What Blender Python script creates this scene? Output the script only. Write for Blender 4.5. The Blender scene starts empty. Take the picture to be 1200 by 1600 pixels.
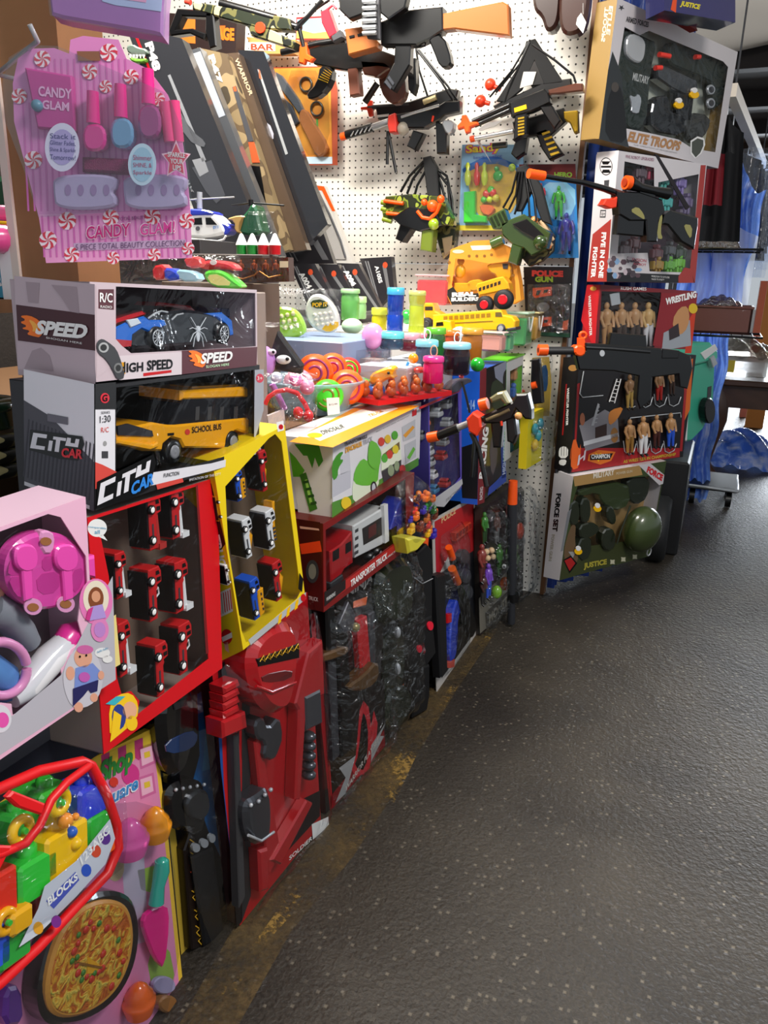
import bpy, math, random
from math import radians, sin, cos, pi
from mathutils import Vector, Matrix
from mathutils.geometry import tessellate_polygon
random.seed(7)
S = bpy.context.scene
COL = S.collection
# ------------------------------------------------------------------ camera
F_PX = 1200.0; EYE = Vector((0, 0, 1.25))
YAW, PITCH, ROLL = radians(23), radians(17), radians(-1.4)
fw = Vector((-sin(YAW)*cos(PITCH), cos(YAW)*cos(PITCH), -sin(PITCH)))
r0 = Vector((cos(YAW), sin(YAW), 0)); u0 = r0.cross(fw)
rt = r0*cos(ROLL)-u0*sin(ROLL); up = u0*cos(ROLL)+r0*sin(ROLL)
cd = bpy.data.cameras.new('camera'); cam = bpy.data.objects.new('camera', cd); COL.objects.link(cam)
cd.sensor_fit = 'HORIZONTAL'; cd.sensor_width = 36; cd.lens = 36; cd.clip_start = .05
cam.matrix_world = Matrix(((rt.x, up.x, -fw.x, EYE.x), (rt.y, up.y, -fw.y, EYE.y), (rt.z, up.z, -fw.z, EYE.z), (0, 0, 0, 1)))
S.camera = cam
# ------------------------------------------------------------------ light
vs = S.view_settings; vs.view_transform = 'Standard'; vs.look = 'None'; vs.gamma = 1; vs.use_curve_mapping = False
vs.exposure = 0.62
W = bpy.data.worlds.new('world'); S.world = W; W.use_nodes = True
W.node_tree.nodes['Background'].inputs[0].default_value = (.86, .93, 1.0, 1)
W.node_tree.nodes['Background'].inputs[1].default_value = 0.34
def area(name, loc, target, sx, sy, power, col):
    l = bpy.data.lights.new(name, 'AREA'); l.shape = 'RECTANGLE'; l.size = sx; l.size_y = sy; l.energy = power; l.color = col
    o = bpy.data.objects.new(name, l); COL.objects.link(o); o.location = loc
    o.rotation_euler = (Vector(target)-Vector(loc)).to_track_quat('-Z', 'Y').to_euler(); return o
area('stall_lamp', (-1.35, 1.9, 2.75), (-1.35, 2.15, 1.0), 1.0, .5, 84, (1, .96, .88))
area('aisle_lamp', (.9, .8, 2.6), (-.6, 1.2, .7), .8, .4, 33, (1, .95, .90))
area('daylight_opening', (1.55, 12.0, 2.1), (0.1, 3.0, .6), 3.0, 2.4, 700, (.86, .93, 1))

# ------------------------------------------------------------------ materials
def lin(h):
    h = h.lstrip('#'); h = ''.join(x*2 for x in h) if len(h) == 3 else h; c = [int(h[i:i+2], 16)/255 for i in (0, 2, 4)]
    return tuple((x/12.92 if x <= .04045 else ((x+.055)/1.055)**2.4) for x in c)+(1,)
_mc = {}
def M(hexc, r=.5, m=0.0, coat=0.0, bump=0.0, bs=60):
    key = (hexc, r, m, coat, bump, bs)
    if key in _mc: return _mc[key]
    t = bpy.data.materials.new('plastic_'+hexc.strip('#')); t.use_nodes = True
    n = t.node_tree.nodes; b = n['Principled BSDF']; b.inputs['Base Color'].default_value = lin(hexc)
    b.inputs['Roughness'].default_value = r; b.inputs['Metallic'].default_value = m; b.inputs['Coat Weight'].default_value = coat
    b.inputs['Coat Roughness'].default_value = .08
    if bump:
        tx = n.new('ShaderNodeTexNoise'); tx.inputs['Scale'].default_value = bs; tx.inputs['Detail'].default_value = 4
        tc = n.new('ShaderNodeTexCoord'); bp = n.new('ShaderNodeBump'); bp.inputs['Strength'].default_value = bump; bp.inputs['Distance'].default_value = .01
        L = t.node_tree.links; L.new(tc.outputs['Object'], tx.inputs['Vector']); L.new(tx.outputs[0], bp.inputs['Height']); L.new(bp.outputs[0], b.inputs['Normal'])
    _mc[key] = t; return t
def FILM(tint='#f4f6f8', base=.05, bump=.6, bs=14, rough=.12):
    key = ('film', tint, base, bump, bs, rough)
    if key in _mc: return _mc[key]
    t = bpy.data.materials.new('clear_film'); t.use_nodes = True; n = t.node_tree.nodes; L = t.node_tree.links; n.clear()
    o = n.new('ShaderNodeOutputMaterial'); mx = n.new('ShaderNodeMixShader'); tr = n.new('ShaderNodeBsdfTransparent'); g = n.new('ShaderNodeBsdfGlossy')
    tr.inputs[0].default_value = lin(tint); g.inputs['Roughness'].default_value = rough
    fr = n.new('ShaderNodeLayerWeight'); fr.inputs[0].default_value = .5
    pw = n.new('ShaderNodeMath'); pw.operation = 'POWER'; pw.inputs[1].default_value = 4.0; ml = n.new('ShaderNodeMath'); ml.operation = 'MULTIPLY_ADD'; ml.inputs[1].default_value = .32; ml.inputs[2].default_value = base*.9; ml.use_clamp = True
    tc = n.new('ShaderNodeTexCoord'); tx = n.new('ShaderNodeTexNoise'); tx.inputs['Scale'].default_value = bs; tx.inputs['Detail'].default_value = 3; tx.inputs['Distortion'].default_value = 1.2
    bp = n.new('ShaderNodeBump'); bp.inputs['Strength'].default_value = bump; bp.inputs['Distance'].default_value = .02
    L.new(tc.outputs['Object'], tx.inputs['Vector']); L.new(tx.outputs[0], bp.inputs['Height']); L.new(bp.outputs[0], g.inputs['Normal'])
    L.new(fr.outputs['Facing'], pw.inputs[0]); L.new(pw.outputs[0], ml.inputs[0]); L.new(ml.outputs[0], mx.inputs[0]); L.new(tr.outputs[0], mx.inputs[1]); L.new(g.outputs[0], mx.inputs[2]); L.new(mx.outputs[0], o.inputs[0])
    _mc[key] = t; return t
def TRANSL(t, col, f=.5):   # lets daylight through from behind
    n = t.node_tree.nodes; L = t.node_tree.links; o = n['Material Output']; mx = n.new('ShaderNodeMixShader'); tr = n.new('ShaderNodeBsdfTranslucent'); tr.inputs[0].default_value = lin(col); mx.inputs[0].default_value = f
    L.new(n['Principled BSDF'].outputs[0], mx.inputs[1]); L.new(tr.outputs[0], mx.inputs[2]); L.new(mx.outputs[0], o.inputs[0]); return t
def CLEAR(hexc, a=.5, r=.15):
    key = ('clear', hexc, a, r)
    if key in _mc: return _mc[key]
    t = bpy.data.materials.new('translucent_'+hexc.strip('#')); t.use_nodes = True; n = t.node_tree.nodes; b = n['Principled BSDF']
    b.inputs['Base Color'].default_value = lin(hexc); b.inputs['Roughness'].default_value = r; b.inputs['Alpha'].default_value = a
    _mc[key] = t; return t
def RAMPMAT(name, stops, scale=8, detail=4, r=.6, bump=0, distort=0, tex='noise', const=False, coat=0):
    key = ('ramp', name)
    if key in _mc: return _mc[key]
    t = bpy.data.materials.new(name); t.use_nodes = True; n = t.node_tree.nodes; L = t.node_tree.links; b = n['Principled BSDF']
    b.inputs['Roughness'].default_value = r; b.inputs['Coat Weight'].default_value = coat
    tc = n.new('ShaderNodeTexCoord'); tx = n.new('ShaderNodeTexNoise' if tex == 'noise' else 'ShaderNodeTexVoronoi'); tx.inputs['Scale'].default_value = scale
    if tex == 'noise': tx.inputs['Detail'].default_value = detail; tx.inputs['Distortion'].default_value = distort
    cr = n.new('ShaderNodeValToRGB'); e = cr.color_ramp.elements
    if const: cr.color_ramp.interpolation = 'CONSTANT'
    while len(e) < len(stops): e.new(.5)
    for i, (p, c) in enumerate(stops): e[i].position = p; e[i].color = lin(c)
    L.new(tc.outputs['Object'], tx.inputs['Vector'])
    L.new(tx.outputs[0] if tex == 'noise' else tx.outputs['Color'], cr.inputs[0]); L.new(cr.outputs[0], b.inputs['Base Color'])
    if bump:
        bp = n.new('ShaderNodeBump'); bp.inputs['Strength'].default_value = bump; bp.inputs['Distance'].default_value = .02
        L.new(tx.outputs[0], bp.inputs['Height']); L.new(bp.outputs[0], b.inputs['Normal'])
    _mc[key] = t; return t
BLK = M('#070709', .3); BLKM = M('#0d0d10', .5); WHT = M('#f2f1ef', .4); GREYD = M('#3a3a3e', .5); SILV = M('#c6c9cd', .25, .35)
ORG = M('#ff5a12', .35); ORGR = M('#f23d1c', .35); YEL = M('#ffc400', .35); RED = M('#c80f18', .35); FILMC = FILM(); WRAP = FILM(base=.03, bump=1.0, bs=22, rough=.07)
CRINK = FILM(base=.09, bump=1.0, bs=28, rough=.07); BLIST = FILM(base=.07, bump=.35, bs=9, rough=.08)
CAMO = RAMPMAT('camo_green', [(0, '#20261a'), (.45, '#5d5a34'), (.52, '#141712'), (.6, '#b5a877')], 18, 1, .4, const=True)
CAMOB = RAMPMAT('camo_brown_print', [(0, '#7c6a4c'), (.44, '#5b4a35'), (.54, '#8f7b5a'), (.62, '#3d3427')], 9, 1, .45, const=True)

# ------------------------------------------------------------------ frames
class Fr:
    def __init__(s, o, yaw=0, lean=0, roll=0, M3=None):
        if M3 is None:
            M3 = Matrix.Rotation(radians(yaw), 3, 'Z') @ Matrix.Rotation(radians(lean), 3, 'X') @ Matrix.Rotation(radians(roll), 3, 'Y')
        s.R = M3; s.o = Vector(o); s.M = Matrix.Translation(s.o) @ M3.to_4x4(); s.I = s.M.inverted()
    def P(s, px, py, y=0.0):
        d = fw + rt*((px-600)/F_PX) - up*((py-800)/F_PX)
        e = s.I @ EYE; dl = s.R.transposed() @ d
        t = (y-e.y)/dl.y; q = e + dl*t
        return (q.x, q.z)
    def P3(s, px, py, y=0.0):
        q = s.P(px, py, y); return Vector((q[0], y, q[1]))
    def left(s, d):      # the side face on the -x side of a box of depth d
        R = s.R; c = [R.col[i] for i in range(3)]
        return Fr(s.M @ Vector((0, d, 0)), M3=Matrix((-c[1], c[0], c[2])).transposed())
    def top(s, h):
        R = s.R; c = [R.col[i] for i in range(3)]
        return Fr(s.M @ Vector((0, 0, h)), M3=Matrix((c[0], -c[2], c[1])).transposed())
WORLD = Fr((0, 0, 0))
def ground(px, py, z):
    d = fw + rt*((px-600)/F_PX) - up*((py-800)/F_PX); t = (z-EYE.z)/d.z; return EYE+d*t
def atY(px, py, Y):
    d = fw + rt*((px-600)/F_PX) - up*((py-800)/F_PX); return EYE+d*(Y/d.y)
# ------------------------------------------------------------------ text
_tc = {}
def pxr(F, c, r): return r/F_PX*((F.M @ c)-EYE).dot(fw)
def textmesh(s, bold=0.0):
    k = (s, bold)
    if k in _tc: return _tc[k]
    c = bpy.data.curves.new('t', 'FONT'); c.body = s; c.offset = bold; c.fill_mode = 'FRONT'; c.resolution_u = 3
    o = bpy.data.objects.new('t', c); COL.objects.link(o)
    dg = bpy.context.evaluated_depsgraph_get(); m = bpy.data.meshes.new_from_object(o.evaluated_get(dg))
    v = [tuple(p.co[:2]) for p in m.vertices]; f = [tuple(p.vertices) for p in m.polygons]
    bpy.data.objects.remove(o); bpy.data.curves.remove(c); bpy.data.meshes.remove(m)
    if v:
        x0 = min(p[0] for p in v); x1 = max(p[0] for p in v); y0 = min(p[1] for p in v); y1 = max(p[1] for p in v)
        v = [((p[0]-x0)/(x1-x0), (p[1]-y0)/(y1-y0)) for p in v]
    _tc[k] = (v, f); return _tc[k]
def circ(cx, cz, rx, rz=None, n=28, a0=0, a1=360, rot=0):
    rz = rx if rz is None else rz; full = abs(a1-a0) >= 360; k = n if full else n+1; o = []
    for i in range(k):
        a = radians(a0+(a1-a0)*i/n); x, z = rx*cos(a), rz*sin(a); c, s_ = cos(radians(rot)), sin(radians(rot))
        o.append((cx+x*c-z*s_, cz+x*s_+z*c))
    return o
def star(cx, cz, r1, r2, n=5, rot=90):
    return [(cx+(r1 if i % 2 == 0 else r2)*cos(radians(rot+180*i/n)), cz+(r1 if i % 2 == 0 else r2)*sin(radians(rot+180*i/n))) for i in range(2*n)]
def smoothpoly(p, it=2):
    for _ in range(it):
        q = []
        for i in range(len(p)):
            a, b = p[i], p[(i+1) % len(p)]
            q += [(a[0]*.75+b[0]*.25, a[1]*.75+b[1]*.25), (a[0]*.25+b[0]*.75, a[1]*.25+b[1]*.75)]
        p = q
    return p
# ------------------------------------------------------------------ mesh builder
class MB:
    def __init__(s, F=WORLD): s.F = F; s.v = []; s.f = []; s.fm = []; s.sm = []; s.mats = []
    def mi(s, m):
        if m not in s.mats: s.mats.append(m)
        return s.mats.index(m)
    def add(s, vs, fs, m, smooth=False, F=None):
        n = len(s.v); mt = (F or s.F).M; s.v += [mt @ Vector(p) for p in vs]; k = s.mi(m)
        for q in fs: s.f.append([i+n for i in q]); s.fm.append(k); s.sm.append(smooth)
        return s
    def box(s, a, b, m, ch=0.0):
        x0, y0, z0 = a; x1, y1, z1 = b
        if ch:
            return s.ext([(x0+ch, z0), (x1-ch, z0), (x1, z0+ch), (x1, z1-ch), (x1-ch, z1), (x0+ch, z1), (x0, z1-ch), (x0, z0+ch)], y0, y1, m, ch)
        vs = [(x, y, z) for x in (x0, x1) for y in (y0, y1) for z in (z0, z1)]
        return s.add(vs, [(0, 1, 3, 2), (4, 6, 7, 5), (0, 4, 5, 1), (2, 3, 7, 6), (0, 2, 6, 4), (1, 5, 7, 3)], m)
    def ext(s, p, y0, y1, m, bev=0.0, hole=None, smooth=False):
        A = sum(p[i][0]*p[(i+1) % len(p)][1]-p[(i+1) % len(p)][0]*p[i][1] for i in range(len(p)))
        if A < 0: p = p[::-1]
        n = len(p)
        if hole is not None:
            t = tessellate_polygon([[Vector((a, b, 0)) for a, b in p], [Vector((a, b, 0)) for a, b in hole]])
            allp = list(p)+list(hole); k = len(allp)
            vs = [(a, y0, b) for a, b in allp]; fs = [tuple(q) for q in t]
            if y1 != y0:
                vs += [(a, y1, b) for a, b in allp]; fs += [tuple(i+k for i in q)[::-1] for q in t]
                fs += [(i, (i+1) % n, (i+1) % n+k, i+k) for i in range(n)]
                h = len(hole); fs += [(n+i, n+(i+1) % h, n+(i+1) % h+k, n+i+k) for i in range(h)]
            return s.add(vs, fs, m)
        if y0 == y1: return s.add([(a, y0, b) for a, b in p], [tuple(range(n))], m)
        if bev:
            ins = []
            for i in range(n):
                a, b, c = Vector(p[i-1]), Vector(p[i]), Vector(p[(i+1) % n])
                d1 = (b-a).normalized() if (b-a).length > 1e-9 else Vector((1, 0)); d2 = (c-b).normalized() if (c-b).length > 1e-9 else d1
                nn = Vector((-d1.y-d2.y, d1.x+d2.x)); L = nn.length
                nn = nn/L if L > 1e-6 else Vector((-d1.y, d1.x)); k = bev/max(.5, abs(nn.dot(Vector((-d1.y, d1.x)))))
                ins.append((b.x+nn.x*k, b.y+nn.y*k))
            sg = 1 if y1 > y0 else -1
            vs = [(a, y0, b) for a, b in ins]+[(a, y0+bev*sg, b) for a, b in p]+[(a, y1, b) for a, b in p]
            fs = [tuple(range(n)), tuple(range(2*n, 3*n))[::-1]]+[(i, i+n, (i+1) % n+n, (i+1) % n) for i in range(n)]
            s.add(vs, fs, m); s.add(vs, [(i+n, i+2*n, (i+1) % n+2*n, (i+1) % n+n) for i in range(n)], m, smooth)
            return s
        vs = [(a, y0, b) for a, b in p]+[(a, y1, b) for a, b in p]
        return s.add(vs, [tuple(range(n)), tuple(range(n, 2*n))[::-1]]+[(i, i+n, (i+1) % n+n, (i+1) % n) for i in range(n)], m, smooth)
    def px(s, pts, y0, y1, m, bev=0.0, sm=0):
        p = [s.F.P(a, b, min(y0, y1)) for a, b in pts]
        if sm: p = smoothpoly(p, sm)
        return s.ext(p, y0, y1, m, bev)
    def pd(s, pts, layer, m, sm=0):    # printed shape on the face
        return s.px(pts, -.0003*layer, -.0003*layer, m, 0, sm)
    def text(s, t, bl, br, tl, m, y=-.0006, bold=0.0, px=True):
        v, f = textmesh(t, bold)
        if px: bl, br, tl = [s.F.P(q[0], q[1], y) for q in (bl, br, tl)]
        ex = (br[0]-bl[0], br[1]-bl[1]); ez = (tl[0]-bl[0], tl[1]-bl[1])
        return s.add([(bl[0]+a*ex[0]+b*ez[0], y, bl[1]+a*ex[1]+b*ez[1]) for a, b in v], f, m)
    def tube(s, path, r, m, n=8, closed=False, F=None):
        P = [Vector(p) for p in path]; k = len(P); rs = r if isinstance(r, (list, tuple)) else [r]*k; vs = []; fs = []; prev = None
        for i in range(k):
            a = P[i-1] if (i > 0 or closed) else P[i]; b = P[(i+1) % k] if (i < k-1 or closed) else P[i]
            t = (b-a).normalized()
            if prev is None: u = t.orthogonal().normalized()
            else:
                u = prev-t*prev.dot(t); u = u.normalized() if u.length > 1e-6 else t.orthogonal().normalized()
            prev = u; w = t.cross(u)
            for j in range(n): an = 2*pi*j/n; vs.append(P[i]+(u*cos(an)+w*sin(an))*rs[i])
        rr = k if closed else k-1
        for i in range(rr):
            for j in range(n): fs.append((i*n+j, i*n+(j+1) % n, ((i+1) % k)*n+(j+1) % n, ((i+1) % k)*n+j))
        s.add(vs, fs, m, True, F)
        if not closed: s.add(vs, [tuple(range(n))[::-1], tuple(range((k-1)*n, k*n))], m, False, F)
        return s
    def cyl(s, a, b, r, m, r2=None, n=16): return s.tube([a, b], [r, r if r2 is None else r2], m, n)
    def ptube(s, pts, y, r, m, n=8): return s.tube([s.F.P3(a, b, y) for a, b in pts], r, m, n)
    def sph(s, c, r, m, nu=14, nv=9):
        r = r if isinstance(r, (tuple, list)) else (r, r, r); vs = []; fs = []
        for i in range(nv+1):
            th = pi*i/nv
            for j in range(nu): a = 2*pi*j/nu; vs.append((c[0]+r[0]*sin(th)*cos(a), c[1]+r[1]*sin(th)*sin(a), c[2]+r[2]*cos(th)))
        for i in range(nv):
            for j in range(nu): fs.append((i*nu+j, (i+1)*nu+j, (i+1)*nu+(j+1) % nu, i*nu+(j+1) % nu))
        return s.add(vs, fs, m, True)
    def psph(s, px, py, y, rpx, m, ry=None, rz=None):
        c = s.F.P3(px, py, y); R = pxr(s.F, c, rpx); return s.sph(c, (R, ry if ry else R, R*(rz or 1)), m)
    def lathe(s, prof, c, m, n=20, axis='z', smooth=True):
        vs = []; fs = []
        for r, h in prof:
            for j in range(n):
                a = 2*pi*j/n; x, y = r*cos(a), r*sin(a)
                vs.append((c[0]+x, c[1]+y, c[2]+h) if axis == 'z' else ((c[0]+x, c[1]+h, c[2]+y) if axis == 'y' else (c[0]+h, c[1]+x, c[2]+y)))
        k = len(prof)
        for i in range(k-1):
            for j in range(n): fs.append((i*n+j, i*n+(j+1) % n, (i+1)*n+(j+1) % n, (i+1)*n+j))
        s.add(vs, fs, m, smooth); s.add(vs, [tuple(range(n))[::-1], tuple(range((k-1)*n, k*n))], m)
        return s
    def sheet(s, fn, nu, nv, m, smooth=True):
        vs = [fn(i/nu, j/nv) for i in range(nu+1) for j in range(nv+1)]
        return s.add(vs, [(i*(nv+1)+j, (i+1)*(nv+1)+j, (i+1)*(nv+1)+j+1, i*(nv+1)+j+1) for i in range(nu) for j in range(nv)], m, smooth)
    def build(s, name, parent=None, label=None):
        if not s.v: return None
        me = bpy.data.meshes.new(name)
        if parent is not None:
            r = parent
            while r.parent: r = r.parent
            inv = rootM[r.name].inverted(); vs = [inv @ p for p in s.v]
        else:
            xs = [p.x for p in s.v]; ys = [p.y for p in s.v]; o = Vector(((min(xs)+max(xs))/2, (min(ys)+max(ys))/2, min(p.z for p in s.v))); vs = [p-o for p in s.v]
        me.from_pydata([tuple(p) for p in vs], [], s.f)
        for m in s.mats: me.materials.append(m)
        me.polygons.foreach_set('material_index', s.fm); me.polygons.foreach_set('use_smooth', s.sm); me.update()
        ob = bpy.data.objects.new(name, me); COL.objects.link(ob)
        if parent is not None: ob.parent = parent
        else: ob.location = o; rootM[ob.name] = Matrix.Translation(o)
        if label: ob['label'] = label
        return ob
rootM = {}
def tag(o, label, cat, group=None):
    o['label'] = label; o['category'] = cat
    if group: o['group'] = group
    return o
def struct(o): o['kind'] = 'structure'; return o
def thing(name, label, cat, F, group=None):
    o = bpy.data.objects.new(name, None); COL.objects.link(o); o.empty_display_size = .05
    if isinstance(F, Fr): o.matrix_world = F.M; rootM[o.name] = F.M.copy()
    else: o.location = F; rootM[o.name] = Matrix.Translation(Vector(F))
    return tag(o, label, cat, group)
def dup(root, off, label, group=None):
    r = root.copy(); COL.objects.link(r); r.location = root.location+Vector(off); r['label'] = label
    rootM[r.name] = Matrix.Translation(Vector(off)) @ rootM[root.name]
    if group: r['group'] = group
    for ch in [c for c in bpy.data.objects if c.parent == root]:
        c = ch.copy(); COL.objects.link(c); c.parent = r
        for g in [k for k in bpy.data.objects if k.parent == ch]:
            q = g.copy(); COL.objects.link(q); q.parent = c
    return r
# ------------------------------------------------------------------ packages
class Pack:
    """a retail package: front at local y=0, width along x, height along z, depth +y"""
    def __init__(s, name, label, cat, o, ang, w, h, d, group=None):
        s.F = Fr(o, *ang); s.w, s.h, s.d = w, h, d; s.root = thing(name, label, cat, s.F, group); s.L = s.F.left(d); s.T = s.F.top(h)
    def mb(s, F=None): return MB(F or s.F)
    def carton(s, front, side, win=None, inner=None, film=FILMC, wl=None, build=True):
        b = s.mb(); w, h, d = s.w, s.h, s.d
        if win is None: b.box((0, 0, 0), (w, d, h), side); b.ext([(0, 0), (w, 0), (w, h), (0, h)], -.0002, -.0002, front)
        else:
            hole = [s.F.P(a, c) for a, c in win] if not wl else win
            hole = [(min(max(a, .004), w-.004), min(max(c, .004), h-.004)) for a, c in hole]
            b.ext([(0, 0), (w, 0), (w, h), (0, h)], 0, .0015, front, hole=hole)
            b.box((0, .0015, 0), (.0015, d, h), side); b.box((w-.0015, .0015, 0), (w, d, h), side)
            b.box((0, .0015, 0), (w, d, .0015), side); b.box((0, .0015, h-.0015), (w, d, h), side)
            b.box((.0015, d-.003, .0015), (w-.0015, d, h-.0015), inner or side)
            fl = s.mb(); fl.ext(hole, .0016, .0016, film); s.film = fl
        s.c = b; return b
    def done(s, film=True):
        o = s.c.build('carton', s.root)
        if film and hasattr(s, 'film'): s.film.build('window_film', s.root)
        return o
def bulge_film(b, x0, z0, x1, z1, y, depth, m, nu=14, nv=14, rnd=.15, seed=0):
    rg = random.Random(seed)
    def fn(u, v):
        e = min(1, 6*u, 6*(1-u), 6*v, 6*(1-v)); e = max(0, e)
        return (x0+(x1-x0)*u, y-depth*(e**.5)*(1+rg.uniform(-rnd, rnd)), z0+(z1-z0)*v)
    b.sheet(fn, nu, nv, m)
def figure(b, px, py_top, py_bot, y, skin, pants, arm=1.0, lean=0):
    """small moulded action figure between two pixel heights"""
    F = b.F; t = F.P3(px, py_top, y); q = F.P3(px+lean, py_bot, y); H = (t-q).length; U = (t-q).normalized(); X = Vector((1, 0, 0))
    g = lambda a, c, dy=0: q+X*(a*H)+U*(c*H)+Vector((0, dy*H, 0))
    b.sph(g(0, .92), (H*.062, H*.065, H*.08), skin, 10, 7)
    b.tube([g(0, .86), g(0, .81), g(0, .72), g(0, .6), g(0, .52)], [H*.04, H*.1, H*.12, H*.085, H*.09], skin, 10)
    for s_ in (-1, 1):
        b.tube([g(s_*.12, .79), g(s_*.17, .66), g(s_*.15*arm, .52, -.05), g(s_*.13*arm, .47, -.06)], [H*.05, H*.045, H*.033, H*.038], skin, 8)
        b.tube([g(s_*.05, .54), g(s_*.075, .4), g(s_*.08, .27), g(s_*.085, .06)], [H*.07, H*.066, H*.05, H*.036], pants, 8)
        b.tube([g(s_*.085, .05), g(s_*.09, .0, -.07)], [H*.035, H*.03], BLK, 8)
def minitruck(P, px0, py0, px1, py1, col, acc, y=.004, kind='ladder', dep=.03):
    """a small truck mounted nose-up: the box covers px0..px1, py0..py1 at its left flank"""
    F = P.F; A = F.P((px0+px1)/2, py1, y); B = F.P((px0+px1)/2, py0, y); cx = (A[0]+B[0])/2; L = B[1]-A[1]; z = A[1]
    a = F.P(px0, (py0+py1)/2, y)[0]; c = F.P(px1, (py0+py1)/2, y)[0]; w = c-a
    b = P.mb(); m = M(col, .35); ac = M(acc, .35)
    b.ext([(a, z), (a+w*.55, z), (a+w*.55, z+L*.55), (a+w*.65, z+L*.6), (a+w*.62, z+L*.65), (a+w*.95, z+L*.68), (a+w*.95, z+L*.9), (a+w*.8, z+L), (a, z+L)], y, y+dep, m, .0015)
    b.box((a-w*.12, y+.002, z+L*.05), (a, y+dep, z+L*.95), BLKM)
    b.ext([(a+w*.55, z+L*.72), (a+w*.85, z+L*.72), (a+w*.85, z+L*.8), (a+w*.55, z+L*.8)], y-.0004, y-.0004, BLK)
    b.ext([(a+w*.5, z+L*.85), (a+w*.8, z+L*.85), (a+w*.72, z+L*.93), (a+w*.5, z+L*.93)], y-.0004, y-.0004, BLK)
    b.ext([(a+w*.15, z+L*.1), (a+w*.28, z+L*.1), (a+w*.28, z+L*.5), (a+w*.15, z+L*.5)], y-.0004, y-.0004, GREYD)
    t = b.build('toy_truck', P.root)
    for k in (.2, .78):
        wb = P.mb(); wb.lathe([(w*.24, 0), (w*.24, -.004), (w*.14, -.0045)], (a+w*.08, y, z+L*k), BLK, 14, 'y'); wb.lathe([(w*.15, -.0046), (w*.1, -.0055)], (a+w*.08, y, z+L*k), WHT, 12, 'y'); wb.build('wheel', t)
    q = P.mb()
    if kind == 'ladder':
        q.ext([(a+w*.7, z-L*.02), (a+w*1.0, z-L*.02), (a+w*.85, z+L*.7), (a+w*.7, z+L*.7)], y+.004, y+dep-.006, ac, .001)
        q.box((a+w*.8, y+.002, z-L*.06), (a+w*1.35, y+dep-.004, z+L*.06), ac)
    elif kind == 'crane':
        q.ext([(a+w*.6, z+L*.1), (a+w*.9, z+L*.1), (a+w*1.0, z+L*.6), (a+w*1.25, z+L*1.1), (a+w*1.0, z+L*1.12), (a+w*.75, z+L*.62)], y+.004, y+dep-.01, ac, .001)
        for k in range(4): q.box((a+w*.65, y+.001, z+L*(.15+k*.1)), (a+w*.85, y+.004, z+L*(.19+k*.1)), GREYD)
    elif kind == 'dump':
        q.ext([(a+w*.6, z-L*.02), (a+w*1.15, z+L*.0), (a+w*1.35, z+L*.62), (a+w*.72, z+L*.66)], y+.002, y+dep-.004, ac, .0015)
        for k in range(4): q.box((a+w*.95, y, z+L*(.1+k*.13)), (a+w*1.03, y+.003, z+L*(.16+k*.13)), GREYD)
    elif kind == 'mixer':
        q.tube([(a+w*.8, y+dep*.5, z-L*.05), (a+w*.85, y+dep*.5, z+L*.2), (a+w*.95, y+dep*.5, z+L*.42), (a+w*.85, y+dep*.5, z+L*.62)], [w*.2, w*.34, w*.42, w*.2], ac, 12)
    elif kind == 'hook':
        q.tube([(a+w*.8, y+dep*.4, z+L*.45), (a+w*1.2, y+dep*.4, z+L*.5), (a+w*1.25, y+dep*.4, z+L*.38), (a+w*.85, y+dep*.4, z+L*.3)], .0016, ac, 8)
    q.build('truck_equipment', t)
    return t
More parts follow.
